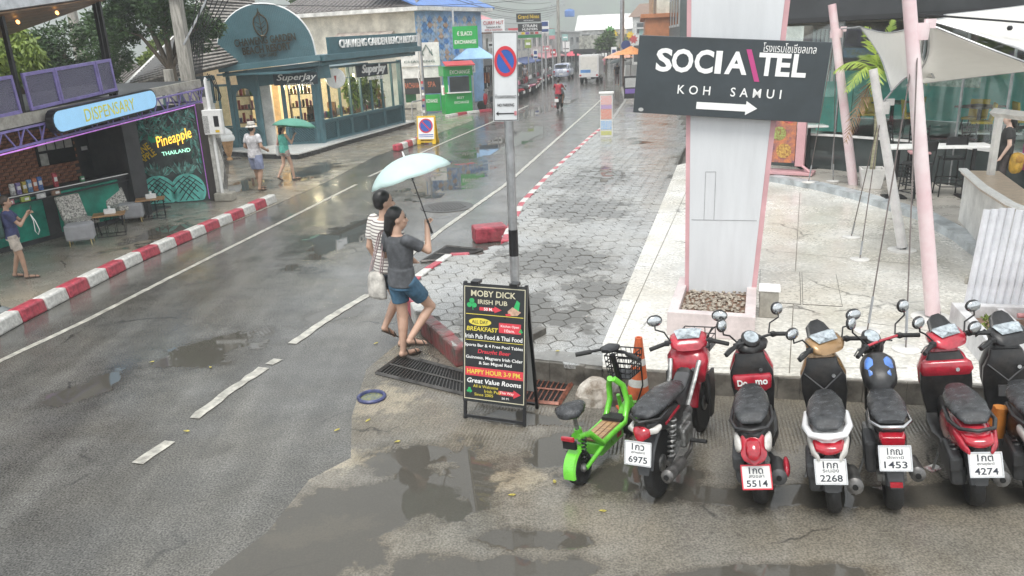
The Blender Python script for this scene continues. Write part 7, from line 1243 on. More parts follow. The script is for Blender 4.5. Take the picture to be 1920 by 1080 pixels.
def pol(nm, mt, pts, d=.0234): part(nm, mt, pb_, lambda m: m.xz([T_(*p) for p in pts][::-1], -d - .001, -d + .001), FRM)
pt_('MOBY DICK', .48, .065, .7, .052, cr_m, bold=.012); pt_('IRISH PUB', .47, .135, .46, .038, cr_m, bold=.008)
def arrow(x0, x1, y, h): xm = x0 + (x1 - x0) * .68; pol('arrow', pr_m, [(x0, y - h * .5), (xm, y - h * .5), (xm, y - h), (x1, y), (xm, y + h), (xm, y + h * .5), (x0, y + h * .5)])
arrow(.25, .62, .195, .028); pt_('50 M.', .4, .195, .14, .026, letter_w, bold=.01)
for (cx_, cy, q) in ((.12, .155, .05), (.08, .915, .028), (.94, .36, .02)):
    for k in range(3): pol('clover_leaf', pgr, [(cx_ + q * .95 * math.cos(math.pi / 2 + k * 2.09) + q * .85 * math.cos(i * .5), cy - q * .5 * math.sin(math.pi / 2 + k * 2.09) - q * .42 * math.sin(i * .5)) for i in range(13)], .0236 + .0004 * k)
    pol('clover_stem', pgr, [(cx_, cy), (cx_ + q * .3, cy + q * 1.1), (cx_ + q * .5, cy + q * 1.05), (cx_ + q * .2, cy)], .0232)
pol('painted_figure', pgr, [(.8, .19), (.87, .1), (.92, .12), (.9, .2)]); pol('painted_figure', mat('pub_skin', (.55, .35, .25), .4, scale=30), [(.72, .2), (.8, .16), (.9, .19), (.94, .2), (.88, .23), (.74, .235)], .0242); pol('painted_figure', pr_m, [(.68, .225), (.76, .215), (.78, .235), (.7, .24)], .0248)
pbx('rule', py, .5, .245, .9, .005); pol('oval', py, [(.26 + .19 * math.cos(i * .35), .31 - .033 * math.sin(i * .35)) for i in range(18)]); pt_('ALL DAY', .26, .31, .26, .03, letter_k, bold=.008); pt_('BREAKFAST', .3, .37, .5, .038, py, bold=.015, shear=.15)
pbx('red_patch', pr_m, .76, .345, .34, .085); pt_('Kitchen Open', .76, .33, .28, .026, letter_w); pt_('10am.', .76, .365, .16, .026, letter_w)
pt_('Irish Pub Food & Thai Food', .49, .435, .9, .038, letter_w, bold=.01); pbx('rule', py, .5, .47, .9, .004); pt_('Sports Bar & 4 Free Pool Tables', .49, .515, .92, .034, letter_w, bold=.01); pt_('Draught Beer', .5, .568, .52, .045, pr_m, bold=.02, shear=.2); pt_('Guinness, Magners Irish Cider', .5, .622, .9, .036, letter_w, bold=.01); pt_('& San Miguel Red', .52, .668, .52, .034, letter_w, bold=.01)
pbx('red_band', pr_m, .5, .745, .92, .075); pt_('HAPPY HOUR 3-9 PM.', .5, .745, .86, .042, py, bold=.015); pt_('Great Value Rooms', .5, .825, .86, .042, letter_w, bold=.015, shear=.15); pt_('All is Welcome', .36, .872, .4, .026, py); pt_('Irish Pub', .48, .91, .26, .026, py); pt_('Since 2005', .33, .945, .3, .024, py); arrow(.58, .95, .91, .036); pt_('This Way', .72, .91, .22, .028, letter_w); pt_('50 M.', .7, .955, .12, .018, letter_w)
for x in (-.2, .2): part('hinge', black_m, pb_, lambda m: m.box((x, .2, BH - .01), (.08, .1, .03)))
# ------------------------------------------------------------------ yellow folding no parking sign
g = G(800, 271); r = thing('folding_no_parking_sign', 'yellow folding stand with a blue no parking disc', 'traffic sign', (g.x, g.y, .005), rad(-10)); yl = mat('stand_yellow', (.75, .48, .02), .4, var=.1); Y1 = Matrix.Rotation(-.16, 4, 'X'); Y2 = Matrix.Translation((0, .5, 0)) @ Matrix.Rotation(.27, 4, 'X')
for M, nm in ((Y1, 'front_panel'), (Y2, 'rear_panel')): f = part(nm, yl, r, lambda m: [m.box((0, 0, .62), (.72, .04, .9)), m.box((-.3, 0, .09), (.14, .05, .18)), m.box((.3, 0, .09), (.14, .05, .18)), m.box((0, 0, .09), (.46, .04, .05))], M, bev=.01)
bx('white_face', letter_w, r, (0, -.025, .6), (.62, .012, .8), Y1); part('blue_disc', sign_b, r, lambda m: m.xz([(.24 * math.cos(i * .3), .7 + .24 * math.sin(i * .3)) for i in range(21)], -.036, -.03), Y1); part('red_ring', sign_r, r, lambda m: ring(m, .22, .27, .7, -.042, sy=1), Y1); part('red_slash', sign_r, r, lambda m: m.xz([(-.19, .86), (.16, .5), (.19, .54), (-.16, .9)], -.041, -.035), Y1); bx('blue_band', sign_b, r, (0, -.035, .36), (.56, .01, .03), Y1); bx('blue_band', sign_b, r, (0, -.035, .29), (.56, .01, .02), Y1)
# ------------------------------------------------------------------ parked motorbike row up the street
bcol = [('red', redpaint), ('black', bk_pl), ('white', whitep), ('maroon', mat('scooter_maroon', (.22, .02, .04), .25, coat=.6)), ('pink', mat('scooter_pink', (.55, .2, .28), .25, coat=.6)), ('grey', gr_pl)]
def simple_bike(label, loc, rz, mt, group='motorbikes parked along the far left kerb'):
    r = thing('parked_motorbike', label, 'motorbike', loc, rz, group); r.rotation_euler = (0, -.12, rz)
    for y in (0, 1.22): part('wheel', rubber, r, lambda m: m.lathe([(.12, -.05), (.22, -.05), (.28, 0), (.22, .05), (.12, .05)], c=(0, y, .28), n=12, R=Matrix.Rotation(rad(90), 3, 'Y')), smooth=40)
    part('tail', mt, r, lambda m: m.rings([sect((0, y, z), w, h, 2.6, 8) for y, z, w, h in ((-.28, .7, .05, .05), (-.1, .66, .13, .1), (.3, .55, .14, .15), (.5, .45, .1, .1))]), smooth=60); part('seat', seat_m, r, lambda m: m.rings([sect((0, y, z), w, h, 2.5, 8) for y, z, w, h in ((-.2, .79, .08, .03), (0, .8, .14, .05), (.4, .76, .1, .05), (.52, .74, .04, .03))]), smooth=60); part('front_cowl', mt, r, lambda m: m.rings([sect((0, y, z), w, d, 3, 8, tilt=1.45) for y, z, w, d in ((.98, .35, .12, .05), (.96, .6, .23, .09), (.95, .8, .22, .1), (.96, .98, .12, .06))]), smooth=60); part('engine', gr_pl, r, lambda m: m.box((0, .4, .36), (.22, .5, .2)), bev=.03)
    part('handlebar', bk_pl, r, lambda m: m.tube([(-.34, .8, 1.0), (0, .9, 1.03), (.34, .8, 1.0)], .018, 6)); bx('number_plate', plate_w, r, (0, -.34, .52), (.22, .02, .17)); bx('tail_lamp', tl_red, r, (0, -.31, .66), (.14, .05, .07))
    for sx in (-1, 1): part('mirror', bk_pl, r, lambda m: m.ball((sx * .3, .88, 1.2), (.06, .03, .045), 8, 6), smooth=60)
    return r
protos = {}; spots = []
for k in range(24):
    u = k / 23; spots.append((G(944, 208).lerp(G(1050, 141), u)))
words_ = ['first', 'second', 'third', 'fourth', 'fifth', 'sixth', 'seventh', 'eighth', 'ninth', 'tenth', 'eleventh', 'twelfth', 'thirteenth', 'fourteenth', 'fifteenth', 'sixteenth', 'seventeenth', 'eighteenth', 'nineteenth', 'twentieth', 'twenty-first', 'twenty-second', 'twenty-third', 'last']
for k, p in enumerate(spots):
    cn_, mt = bcol[[0, 4, 2, 3, 0, 1, 2, 4, 1, 3, 5, 0, 2, 1, 4, 3, 5, 1, 4, 2, 0, 3, 2, 1][k]]; loc = (p.x + random.uniform(-.25, .25), p.y + random.uniform(-.2, .2), .004); rz = rad(62 + random.uniform(-10, 10)); lb = f'{cn_} motorbike, {words_[k]} in the row up the left kerb'
    if cn_ not in protos: protos[cn_] = simple_bike(lb, loc, rz, mt)
    else: o = copy_tree(protos[cn_]); o.location = loc; o.rotation_euler = (0, -.12, rz); o['label'] = lb
# ================================================================== PEOPLE
skin = [mat('skin_%d' % k, c, .5, var=.06, scale=8) for k, c in enumerate([(.52, .33, .24), (.42, .26, .18), (.6, .42, .34)])]; hair_b = mat('hair_black', (.012, .011, .011), .4, var=.3, stretch=(1, 1, .3), scale=40); eye_m = mat('eye_dark', (.02, .015, .012), .2); lip = mat('lip', (.35, .13, .11), .45); sandal = mat('sandal_brown', (.06, .045, .035), .5)
def blob(m, name, mt, parent, vox=.012, it=6, sub=False):
    o = m.build(name, mt, parent); k = o.modifiers.new('r', 'REMESH'); k.mode = 'VOXEL'; k.voxel_size = vox; k.use_smooth_shade = True; k = o.modifiers.new('s', 'SMOOTH'); k.factor = .5; k.iterations = it; return o
REST = dict(pelvis=(0, 0, .92), chest=(0, .0, 1.26), neck=(0, -.01, 1.43), head=(0, .02, 1.585), sl=(-.175, 0, 1.385), sr=(.175, 0, 1.385), el=(-.23, -.04, 1.1), er=(.23, -.04, 1.1), wl=(-.23, .07, .87), wr=(.23, .07, .87), hl=(-.09, 0, .9), hr=(.09, 0, .9), kl=(-.1, .03, .49), kr=(.1, .03, .49), al=(-.1, -.02, .085), ar=(.1, -.02, .085), tl=(-.115, .15, .03), tr=(.115, .15, .03), face=0.0)
def ell(c, w, d, n=16, rz=0.0): return [Vector((c[0] + w * math.cos(a) * math.cos(rz) - d * math.sin(a) * math.sin(rz), c[1] + w * math.cos(a) * math.sin(rz) + d * math.sin(a) * math.cos(rz), c[2])) for a in [2 * math.pi * k / n for k in range(n)]]
def hand(m, w, e, grip=0.0, s=1.0, side=1):
    w, e = Vector(w), Vector(e); d = (w - e).normalized(); up = Vector((0, 1, 0)) if abs(d.y) < .8 else Vector((1, 0, 0)); a = d.cross(up).normalized(); b = a.cross(d).normalized()
    m.cap(w, w + d * .055 * s, .026 * s, .034 * s, 10)
    for k in range(4):
        o = a * ((k - 1.5) * .02 * s); L = (.075, .085, .08, .062)[k] * s; p = w + d * .075 * s + o; q = p + d * L * .5 * (1 - grip * .6) + b * L * .5 * grip; t_ = q + d * L * .5 * (1 - grip * 1.5) + b * L * .5 * grip * .8; m.cap(p, q, .0105 * s, .0095 * s, 8); m.cap(q, t_, .0095 * s, .008 * s, 8)
    p = w + d * .03 * s + a * (-.03 * s * side); q = p + (a * -side * .6 + d * .7 + b * grip).normalized() * .035 * s; m.cap(p, q, .012 * s, .011 * s, 8); m.cap(q, q + (d + b * grip).normalized() * .03 * s, .011 * s, .009 * s, 8)
def person(label, loc, heading, h, pose, sk, top, bottom, top_m, bot_m, vox=.014, hat=None, long_hair=0, shoes=sandal, short=.5, sleeve=.5, slim=1.0, hair=hair_b, tilt=0.0):
    """one body surface; clothing, hair and shoes are its children. Local +y is the way the person faces"""
    J = {k: (Vector(v) if isinstance(v, tuple) else v) for k, v in {**REST, **pose}.items()}; S = h / 1.7; loc = Vector(loc); f = slim
    def bs(m, g=0.0):                                   # torso
        p, c, n = J['pelvis'], J['chest'], J['neck']; w = p.lerp(c, .45)
        m.rings([ell(p + Vector((0, 0, -.1)), .13 * f + g, .1 + g), ell(p, .165 * f + g, .115 + g), ell(w, .14 * f + g, .1 + g), ell(c, .168 * f + g, .115 + g), ell(c.lerp(n, .6), .165 * f + g, .09 + g), ell(c.lerp(n, .9), .1 + g, .07 + g)])
    m = MB(); bs(m); hd = J['head']; Rh = Matrix.Rotation(J['face'], 3, 'Z') @ Matrix.Rotation(J.get('nod', 0.0), 3, 'X')
    m.cap(J['neck'] - Vector((0, 0, .05)), hd, .06 * (f * .5 + .5), .05, 12); m.ball(hd + Vector((0, -.01, .03)), (.076, .095, .1), 16, 12, R=Rh); m.ball(hd + Rh @ Vector((0, .03, -.045)), (.058, .068, .072), 14, 10, R=Rh); m.cap(hd + Rh @ Vector((0, .09, .012)), hd + Rh @ Vector((0, .108, -.022)), .01, .015, 8)
    for s in (-1, 1): m.ball(hd + Rh @ Vector((s * .076, -.005, -.008)), (.013, .022, .032), 8, 6, R=Rh); m.ball(hd + Rh @ Vector((s * .04, .065, -.02)), (.025, .025, .02), 8, 6, R=Rh)
    for s in 'lr':
        sg = -1 if s == 'l' else 1; m.cap(J['s' + s], J['e' + s], .052 * f, .042 * f); m.cap(J['e' + s], J['w' + s], .043 * f, .03 * f); hand(m, J['w' + s], J['e' + s], J.get('g' + s, .35), 1, sg)
        m.cap(J['h' + s], J['k' + s], .088 * f, .06 * f); k_, a_2 = J['k' + s], J['a' + s]; m.cap(k_, k_.lerp(a_2, .35) , .058 * f, .058 * f); m.cap(k_.lerp(a_2, .35), a_2, .057 * f, .036); m.cap(a_2 + Vector((0, -.02, -.035)), J['t' + s], .038, .026); m.cap(J['t' + s], J['t' + s] + (J['t' + s] - a_2).normalized() * .03, .034, .026)
    b = blob(m, 'person', sk, None, vox, 4); prop(b, label, 'person'); b.location = loc; b.rotation_euler = (0, 0, -heading); b.scale = (S, S, S)
    b.rotation_euler = (tilt, 0, -heading)
    for s in (-1, 1):
        part('eye', eye_m, b, lambda m: m.ball(hd + Rh @ Vector((s * .032, .083, .018)), (.012, .008, .008), 8, 6), smooth=60); part('eyebrow', hair, b, lambda m: m.tube([hd + Rh @ Vector((s * .018, .09, .036)), hd + Rh @ Vector((s * .034, .09, .042)), hd + Rh @ Vector((s * .052, .078, .036))], .004, 5))
    part('mouth', lip, b, lambda m: m.tube([hd + Rh @ Vector((-.022, .09, -.052)), hd + Rh @ Vector((0, .098, -.05)), hd + Rh @ Vector((.022, .09, -.052))], .006, 6), smooth=60)
    # hair
    m = MB(); m.ball(hd + Rh @ Vector((0, -.022, .045)), (.086, .098, .102), 16, 12, R=Rh); m.ball(hd + Rh @ Vector((0, -.05, -.005)), (.078, .062, .07), 14, 10, R=Rh)
    if long_hair: m.cap(hd + Rh @ Vector((0, -.07, .02)), hd + Rh @ Vector((0, -.1, -.1)), .075, .055); m.cap(hd + Rh @ Vector((0, -.1, -.08)), hd + Rh @ Vector((.0, -.1, -long_hair)), .055, .025)
    blob(m, 'hair', hair, b, vox, 3)
    if hat: 
        ht = part('hat', hat, b, lambda m: m.lathe([(.155, .02), (.15, .028), (.1, .065), (.098, .12), (.085, .155), (.02, .162)], c=hd + Vector((0, -.01, .02)), n=20), smooth=50); part('hat_band', eye_m if hat is not white_s else lgrey, ht, lambda m: m.lathe([(.1025, .066), (.101, .082)], c=hd + Vector((0, -.01, .02)), n=20, cap=False))
    # top
    m = MB(); bs(m, .018)
    if top != 'tank':
        for s in 'lr': q = J['s' + s].lerp(J['e' + s], sleeve * 1.25); m.cap(J['s' + s], J['s' + s].lerp(J['e' + s], .2), .07 * f, .068 * f); m.tube([J['s' + s].lerp(J['e' + s], .1), q], [.069 * f, .066 * f], 12)
    hem = J['pelvis'] + Vector((0, 0, -.06)); m.rings([ell(hem, .175 * f + .012, .125 + .012), ell(J['pelvis'].lerp(J['chest'], .4), .15 * f + .022, .11 + .022)])
    tp_ = blob(m, 'shirt' if top != 'tank' else 'tank_top', top_m, b, vox, 5)
    # shorts or trousers
    m = MB(); m.rings([ell(J['pelvis'] + Vector((0, 0, -.1)), .15 * f + .02, .11 + .02), ell(J['pelvis'] + Vector((0, 0, .04)), .16 * f + .012, .112 + .012)])
    for s in 'lr':
        if short <= 1: q = J['h' + s].lerp(J['k' + s], short); m.tube([J['h' + s] + Vector((0, 0, .02)), J['h' + s].lerp(J['k' + s], .3), q], [.105 * f, .105 * f, .098 * f], 14)
        else: m.tube([J['h' + s], J['k' + s]], [.1 * f, .075 * f], 14); m.tube([J['k' + s] + Vector((0, 0, .02)), J['k' + s].lerp(J['a' + s], .95)], [.076 * f, .06 * f], 14)
    blob(m, bottom, bot_m, b, vox, 5)
    for s in 'lr':
        a_2, t_ = J['a' + s], J['t' + s]; d = (t_ - a_2); fl = (t_ - (a_2 + Vector((0, -.04, -.05)))).normalized(); p = a_2 + Vector((0, -.045, -.065)); q = t_ + fl * .06 + Vector((0, 0, -.02)); sd = part('sandal', shoes, b, lambda m: m.rings([[p.lerp(q, u) + Vector((x * w, 0, z)) for x, z in ((-1, -.008), (1, -.008), (1, .008), (-1, .008))] for u, w in ((0, .026), (.2, .036), (.7, .046), (1, .03))]), smooth=40)
        for u, hh in ((.3, .075), (.72, .045)): c = p.lerp(q, u); part('strap', shoes, sd, lambda m: m.tube([c + Vector((.044 * math.cos(a), 0, hh * math.sin(a))) for a in [math.pi * i / 8 for i in range(9)]], .008, 5), smooth=60)
    return b
def umbrella(name, label, handp, axis, L, R, mt, tip=.06, depth=.24, n=8):
    axis = Vector(axis).normalized(); r = thing(name, label, 'umbrella', handp); Q = axis.to_track_quat('Z', 'Y'); r.rotation_mode = 'QUATERNION'; r.rotation_quaternion = Q
    m = MB(); rs = []; N = n * 4
    for i in range(9):
        u = i / 8; ring_ = []
        for k in range(N):
            a = 2 * math.pi * k / N; sc_ = 1 - .055 * u * u * (1 - abs(math.cos(a * n / 2)) ** .8); rr = max(.004, R * math.sin(u * 1.2) / math.sin(1.2)) * sc_; ring_.append(Vector((rr * math.cos(a), rr * math.sin(a), L - depth * (1 - math.cos(u * 1.35)) / (1 - math.cos(1.35)) + .012 * u * u * (1 - abs(math.cos(a * n / 2)) ** .8))))
        rs.append(ring_)
    m.rings(rs, cap=False); m.build('canopy', mt, r, smooth=35, solid=.002)
    part('shaft', black_m, r, lambda m: m.tube([(0, 0, -.1), (0, 0, L + .02)], .007, 8), smooth=60); part('handle', black_m, r, lambda m: m.tube([(0, 0, -.14), (0, 0, .02)], .014, 8), smooth=60); part('tip', white_s, r, lambda m: m.tube([(0, 0, L), (0, 0, L + tip)], [.012, .008], 8), smooth=60)
    for k in range(n):
        a = 2 * math.pi * k / n; part('rib', grey_steel, r, lambda m: m.tube([(max(.004, R * math.sin(u * 1.2) / math.sin(1.2)) * math.cos(a), max(.004, R * math.sin(u * 1.2) / math.sin(1.2)) * math.sin(a), L - .008 - depth * (1 - math.cos(u * 1.35)) / (1 - math.cos(1.35))) for u in (.05, .25, .5, .75, 1)], .003, 4)); part('stretcher', grey_steel, r, lambda m: m.tube([(0, 0, L * .62), (R * .5 * math.cos(a), R * .5 * math.sin(a), L - .012 - depth * .2)], .0025, 4))
    return r
def stripes(name, a, b, sc_):
    m = mat(name, a, .7, var=.02); t = m.node_tree; p = t.nodes['Principled BSDF']; tc = t.nodes.new('ShaderNodeTexCoord'); wv = t.nodes.new('ShaderNodeTexWave'); wv.bands_direction = 'Z'; wv.inputs['Scale'].default_value = sc_; wv.inputs['Distortion'].default_value = .4; rp = t.nodes.new('ShaderNodeMapRange'); rp.inputs[1].default_value = .25; rp.inputs[2].default_value = .35; mx = t.nodes.new('ShaderNodeMix'); mx.data_type = 'RGBA'; mx.inputs[6].default_value = C4(b); mx.inputs[7].default_value = C4(a)
    t.links.new(tc.outputs['Object'], wv.inputs[0]); t.links.new(wv.outputs[1], rp.inputs[0]); t.links.new(rp.outputs[0], mx.inputs[0]); t.links.new(mx.outputs[2], p.inputs['Base Color']); return m
def fabric(name, c, **k): return mat(name, c, .75, var=.25, scale=7, bump=.9, bscale=9, **k)
# --- the couple under the pale umbrella
fw_ = G(764, 672); hw_ = hz(fw_, 393); HD = rad(48)
w1 = person('person in grey T-shirt and denim shorts holding the pale umbrella', (fw_.x, fw_.y, .008), HD, hw_, dict(kr=(.1, .3, .56), ar=(.1, .0, .27), tr=(.115, .15, .17), hr=(.09, .02, .9), hl=(-.08, 0, .9), kl=(-.05, .03, .49), al=(-.04, -.02, .085), tl=(-.045, .15, .03), pelvis=(0, .01, .92), chest=(.0, .02, 1.26), er=(.27, .2, 1.25), wr=(.17, .28, 1.48), gr=.9, el=(-.3, .02, 1.14), wl=(-.42, .14, 1.08), face=rad(-30)), skin[0], 'shirt', 'shorts', fabric('tee_grey', (.1, .105, .115)), fabric('denim', (.05, .12, .19)), vox=.0095, long_hair=.2, short=.62, sleeve=.55, slim=.98)
M1_ = Matrix.Translation(w1.location) @ Euler((0, 0, -HD)).to_matrix().to_4x4() @ Matrix.Scale(hw_ / 1.7, 4); hp_ = M1_ @ Vector((.18, .29, 1.53))
umbrella('umbrella', 'pale mint umbrella held over the walking couple', hp_, (-.3, .1, 1), .79, .49, umat('umbrella_mint', (.68, .83, .81)), depth=.25)
fm2 = G(736, 648); hm_ = hz(fm2, 361)
w2 = person('person in striped T-shirt walking on the far side of the umbrella', (fm2.x + .04, fm2.y - .02, .008), rad(42), hm_, dict(kl=(-.07, .14, .5), al=(-.06, -.06, .25), tl=(-.06, .03, .12), kr=(.09, .06, .49), ar=(.1, .02, .085), tr=(.11, .18, .03), er=(.24, .02, 1.1), wr=(.2, .16, .98), face=rad(-25)), skin[0], 'shirt', 'shorts', stripes('tee_stripes', (.72, .69, .64), (.2, .17, .17), 9.0), fabric('shorts_dark', (.05, .06, .08)), vox=.0105, short=.6, sleeve=.55)
bagp = M1_ @ Vector((-.33, -.1, .8)); r = thing('tote_bag', 'cream canvas tote bag hanging from the shoulder of the walker', 'bag', bagp, -HD + .3); part('sack', fabric('canvas_cream', (.6, .57, .52)), r, lambda m: m.rings([[Vector((x * w, y * d, z)) for x, y in ((-1, -1), (0, -1.25), (1, -1), (1, 1), (0, 1.25), (-1, 1))] for z, w, d in ((-.16, .13, .03), (-.14, .15, .045), (.05, .135, .05), (.2, .12, .03))]), smooth=40, sub=1)
for y in (-.02, .02): part('strap', fabric('strap_pink', (.5, .38, .38)), r, lambda m: m.tube([(-.08, y, .18), (.02, y, .42), (.1, y + .02, .66), (.14, y + .05, .7), (.12, y + .03, .45), (.08, y, .18)], .009, 6), smooth=60)
# --- the couple by the grocery
f3_ = G(487, 357); h3 = hz(f3_, 233); person('person in white T-shirt and pale shorts wearing a bucket hat', (f3_.x, f3_.y, .008), rad(25), h3, dict(el=(-.27, -.02, 1.13), wl=(-.2, .2, 1.0), er=(.27, -.02, 1.13), wr=(.2, .22, 1.02), kl=(-.1, .08, .5), al=(-.1, .14, .09), tl=(-.11, .3, .03), kr=(.11, .0, .49), ar=(.12, -.12, .1), tr=(.13, .04, .03)), skin[1], 'shirt', 'shorts', fabric('tee_white', (.72, .7, .72)), fabric('shorts_blue_grey', (.26, .29, .42)), vox=.014, hat=mat('hat_pale', (.62, .58, .52), .7, scale=20), short=.85, slim=1.12)
f4 = G(540, 338); h4 = hz(f4, 234); w4 = person('person in turquoise top under the green umbrella', (f4.x, f4.y, .008), rad(40), h4, dict(er=(.25, .12, 1.14), wr=(.24, .25, 1.36), gr=.8, el=(-.25, -.05, 1.1), wl=(-.22, .1, .95), kl=(-.09, -.02, .5), al=(-.1, -.24, .16), tl=(-.11, -.14, .03), kr=(.1, .12, .5), ar=(.11, .16, .085), tr=(.12, .33, .03)), skin[0], 'tank', 'shorts', fabric('top_turquoise', (.12, .5, .4)), mat('shorts_floral', (.4, .4, .33), .7, c2=(.28, .12, .14), scale=18), vox=.014, hat=mat('hat_straw', (.55, .47, .34), .7), long_hair=.22, short=.4, slim=.92)
M4 = Matrix.Translation(w4.location) @ Euler((0, 0, -rad(40))).to_matrix().to_4x4() @ Matrix.Scale(h4 / 1.7, 4); umbrella('umbrella', 'green umbrella held before the grocery', M4 @ Vector((.25, .26, 1.42)), (.1, .15, 1), .42, .62, umat('umbrella_green', (.16, .45, .34)), depth=.24)
r = thing('shoulder_bag', 'pale shoulder bag at the side of the turquoise top', 'bag', M4 @ Vector((-.24, .0, .85)), -rad(40)); bx('sack', lgrey, r, (0, 0, .05), (.1, .22, .3), bev=.03); part('strap', pink_s, r, lambda m: m.tube([(0, -.08, .18), (.08, -.02, .55), (0, .08, .18)], .012, 6), smooth=60)
# --- the man filming at the far left
f5 = G(42, 522); h5 = hz(f5, 370); w5 = person('person in navy T-shirt filming with a raised phone', (f5.x, f5.y, .008), rad(62), h5, dict(er=(.2, .2, 1.12), wr=(.08, .34, 1.32), el=(-.18, .2, 1.14), wl=(-.02, .36, 1.3), gr=.7, gl=.7, kl=(-.1, .0, .49), al=(-.12, -.12, .1), tl=(-.13, .04, .03), kr=(.1, .08, .49), ar=(.1, .1, .085), tr=(.12, .27, .03)), skin[1], 'shirt', 'shorts', fabric('tee_navy', (.05, .06, .16)), fabric('shorts_beige', (.5, .44, .38)), vox=.0125, short=.72, slim=.92, hair=mat('hair_brown', (.05, .035, .025), .5))
M5 = Matrix.Translation(w5.location) @ Euler((0, 0, -rad(62))).to_matrix().to_4x4() @ Matrix.Scale(h5 / 1.7, 4); r = thing('phone', 'phone held up by the filming person', 'phone', M5 @ Vector((.03, .43, 1.42)), -rad(62)); bx('case', black_m, r, (0, 0, 0), (.15, .012, .075), bev=.006); bx('screen', clearl, r, (0, -.0065, 0), (.135, .002, .065))
r = thing('lanyard', 'looped white cord hanging from the raised phone', 'cord', M5 @ Vector((.06, .4, 1.3))); part('loop', white_s, r, lambda m: m.tube([(0, 0, 0), (.06, 0, -.12), (.1, 0, -.28), (.06, 0, -.36), (.02, 0, -.3), (.03, 0, -.12), (0, 0, 0)], .007, 6), smooth=60)
r = thing('backpack', 'dark green backpack on the filming person', 'backpack', M5 @ Vector((0, -.17, 1.12)), -rad(62)); part('sack', fabric('pack_green', (.05, .1, .09)), r, lambda m: m.rings([sect((0, y, 0), w, h, 3, 14) for y, w, h in ((-.14, .1, .14), (-.1, .14, .2), (0, .15, .22), (.05, .13, .2))]), smooth=60); part('pocket', fabric('pack_dark', (.03, .04, .05)), r, lambda m: m.rings([sect((0, y, -.08), w, h, 3, 12) for y, w, h in ((-.19, .07, .07), (-.15, .1, .1), (-.1, .1, .1))]), smooth=60)
# --- rider, far walkers, guest with the yellow pack
g = G(1046, 206); rb_ = simple_bike('scooter ridden up the street by the rider in red', (g.x, g.y, .004), rad(-14), gr_pl, 'scooters ridden on the road'); rb_.name = 'ridden_scooter'; rb_.rotation_euler = (0, 0, rad(-14))
person('rider in a red shirt seated on the moving scooter', (g.x + .05, g.y + .2, .02), rad(14), 1.66, dict(pelvis=(0, 0, .88), chest=(0, .05, 1.2), neck=(0, .05, 1.36), head=(0, .08, 1.5), sl=(-.175, .05, 1.32), sr=(.175, .05, 1.32), el=(-.3, .25, 1.12), er=(.3, .25, 1.12), wl=(-.31, .52, 1.04), wr=(.31, .52, 1.04), hl=(-.1, .02, .86), hr=(.1, .02, .86), kl=(-.2, .4, .74), kr=(.2, .4, .74), al=(-.16, .38, .36), ar=(.16, .38, .36), tl=(-.17, .54, .31), tr=(.17, .54, .31)), skin[1], 'shirt', 'shorts', fabric('tee_red', (.42, .03, .05)), fabric('shorts_grey', (.1, .1, .11)), vox=.018)
g = G(1157, 160, .25); h6 = hz(g, 127) - .25; person('person in black walking under a dark umbrella far up the pavement', (g.x, g.y, .25), rad(10), max(1.6, h6), dict(er=(.24, .1, 1.14), wr=(.16, .22, 1.34)), skin[1], 'shirt', 'trousers', fabric('tee_black', (.03, .03, .03)), fabric('trousers_brown', (.1, .06, .06)), vox=.022, short=2); umbrella('umbrella', 'dark grey umbrella far up the right pavement', (g.x + .15, g.y + .15, 1.65), (-.15, 0, 1), .5, .65, umat('umbrella_grey', (.09, .11, .11)))
for k, (x, y, lb, c) in enumerate(((938, 172, 'person in a coral shirt beside the parked bikes', (.6, .2, .12)), (985, 158, 'person in a grey shirt standing by the far shopfront', (.35, .33, .36)), (1131, 142, 'person in pink far up the right pavement', (.6, .2, .25)))): g = G(x, y); person(lb, (g.x, g.y, .25 if k == 2 else .006), rad(200 if k < 2 else 0), 1.66, {}, skin[1], 'shirt', 'trousers', fabric('tee_far_%d' % k, c), fabric('trousers_far_%d' % k, (.12, .06, .08)), vox=.024, short=2)
g = G(1872, 372, .37); w7 = person('person in black with a yellow pack behind the bar', (g.x, g.y, .372), rad(-60), 1.62, dict(), skin[2], 'shirt', 'trousers', fabric('tee_black2', (.035, .035, .035)), fabric('trousers_grey', (.07, .06, .06)), vox=.016, short=2, long_hair=.15); r = thing('yellow_pack', 'yellow bag hanging beside the person behind the bar', 'bag', (g.x + .1, g.y - .22, 1.08), .4); part('sack', fabric('pack_yellow', (.6, .36, .06)), r, lambda m: m.rings([sect((0, y, 0), w, h, 3, 14) for y, w, h in ((-.08, .08, .14), (-.04, .12, .19), (.04, .12, .2), (.08, .1, .17))]), smooth=60); part('flap', fabric('pack_ochre', (.5, .27, .05)), r, lambda m: m.rings([sect((0, y, .08), w, h, 3, 12) for y, w, h in ((-.1, .07, .05), (-.07, .11, .08), (-.02, .11, .08))]), smooth=60)
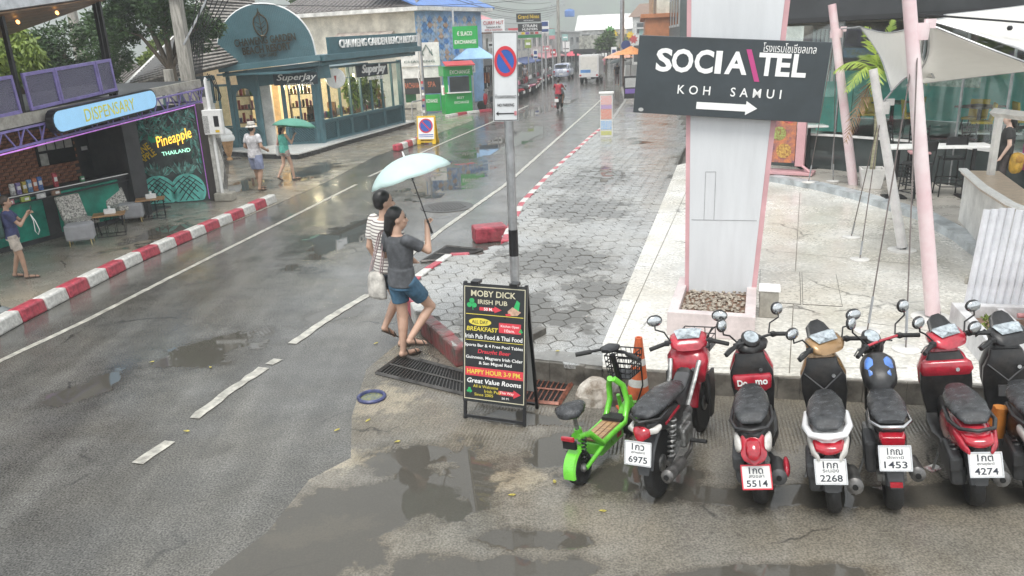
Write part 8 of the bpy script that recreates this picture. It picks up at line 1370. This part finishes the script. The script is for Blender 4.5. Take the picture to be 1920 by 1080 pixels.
# ================================================================== small street clutter, wires, rain haze
for k in range(9):
    y0 = 40 + k * 3; a = Vector((-2.5 - .3 * (k % 3), 46 + k * 2.2, 6.0 + .35 * (k % 4))); b = Vector((5.5 + .4 * (k % 3), 80 + k * 3, 6.4 + .4 * (k % 4))); pts = [a.lerp(b, i / 12) + Vector((0, 0, -(.5 + .15 * (k % 3)) * 4 * (i / 12) * (1 - i / 12))) for i in range(13)]
    prop(MB().tube(pts, .02, 5).build('overhead_wire', black_m), 'black overhead wire up the left side, %s from below' % ['lowest', 'second', 'third', 'fourth', 'fifth', 'sixth', 'seventh', 'eighth', 'topmost, ninth'][k], 'wire', 'wires up the left side')
for k, (px4, Y, mt, ln, lb) in enumerate([((915, 78, 934, 90), 60, letter_w, [('#band', 0, 0, .8, .3, letter_k)], 'white light box sign below the curry board'), ((946, 84, 958, 104), 64, lgrey, [('#band', 0, .2, .7, .2, red_s)], 'grey upright sign beside the bike row'), ((984, 74, 996, 90), 68, pmat('lime', (.3, .4, .1)), [('#band', 0, 0, .7, .3, letter_w)], 'lime green sign under the dark board'), ((1018, 86, 1030, 96), 74, pink_s, [('#band', 0, 0, .7, .3, letter_w)], 'pink sign at the near side of the bend'), ((1032, 92, 1042, 104), 80, red_s, [('#band', 0, 0, .7, .3, letter_w)], 'red sign low beside the far parked cars'), ((1146, 88, 1156, 104), 74, letter_w, [('#band', 0, 0, .7, .4, navy)], 'white and blue sign up the right pavement'), ((1126, 96, 1140, 112), 84, blk, [('#band', -.2, 0, .3, .6, letter_w), ('#band', .2, 0, .3, .6, letter_w)], 'black sign with two white panels beside the truck')]): board('shop_sign', lb, px4, Y, mt, ln, [(0, 0)])
for k, (x, y, lb, c) in enumerate([(905, 178, 'rack of coral and orange beachwear beside the bikes', (.6, .22, .1)), (960, 150, 'rack of dark patterned clothes up the left side', (.2, .12, .16)), (1012, 138, 'rack of pale clothes near the bend', (.5, .4, .38))]):
    g = G(x, y); r = thing('clothes_rack', lb, 'clothes rack', (g.x, g.y, .005), .4, 'clothes racks before the shops'); part('rail', grey_steel, r, lambda m: m.tube([(-.6, 0, 0), (-.6, 0, 1.6), (.6, 0, 1.6), (.6, 0, 0)], .02, 6))
    for i in range(8): bx('garment', mat('garment_%d_%d' % (k, i % 3), tuple(min(1, v * (.6 + .5 * (i % 3))) for v in c), .8), r, (-.5 + .14 * i, random.uniform(-.03, .03), 1.2), (.08, .4, .75), bev=.02)
hazem = bpy.data.materials.new('rain_haze'); hazem.use_nodes = True; t = hazem.node_tree; t.nodes.clear(); pv = t.nodes.new('ShaderNodeVolumePrincipled'); pv.inputs['Color'].default_value = (.93, .96, .97, 1); pv.inputs['Density'].default_value = .0016; pv.inputs['Anisotropy'].default_value = .2; o = t.nodes.new('ShaderNodeOutputMaterial'); t.links.new(pv.outputs[0], o.inputs['Volume'])
hb_ = MB().box((0, 360, 74.5), (720, 840, 152)).build('haze', hazem); prop(hb_, 'thin rain haze filling the street and the air before the hill', 'haze', kind='stuff')
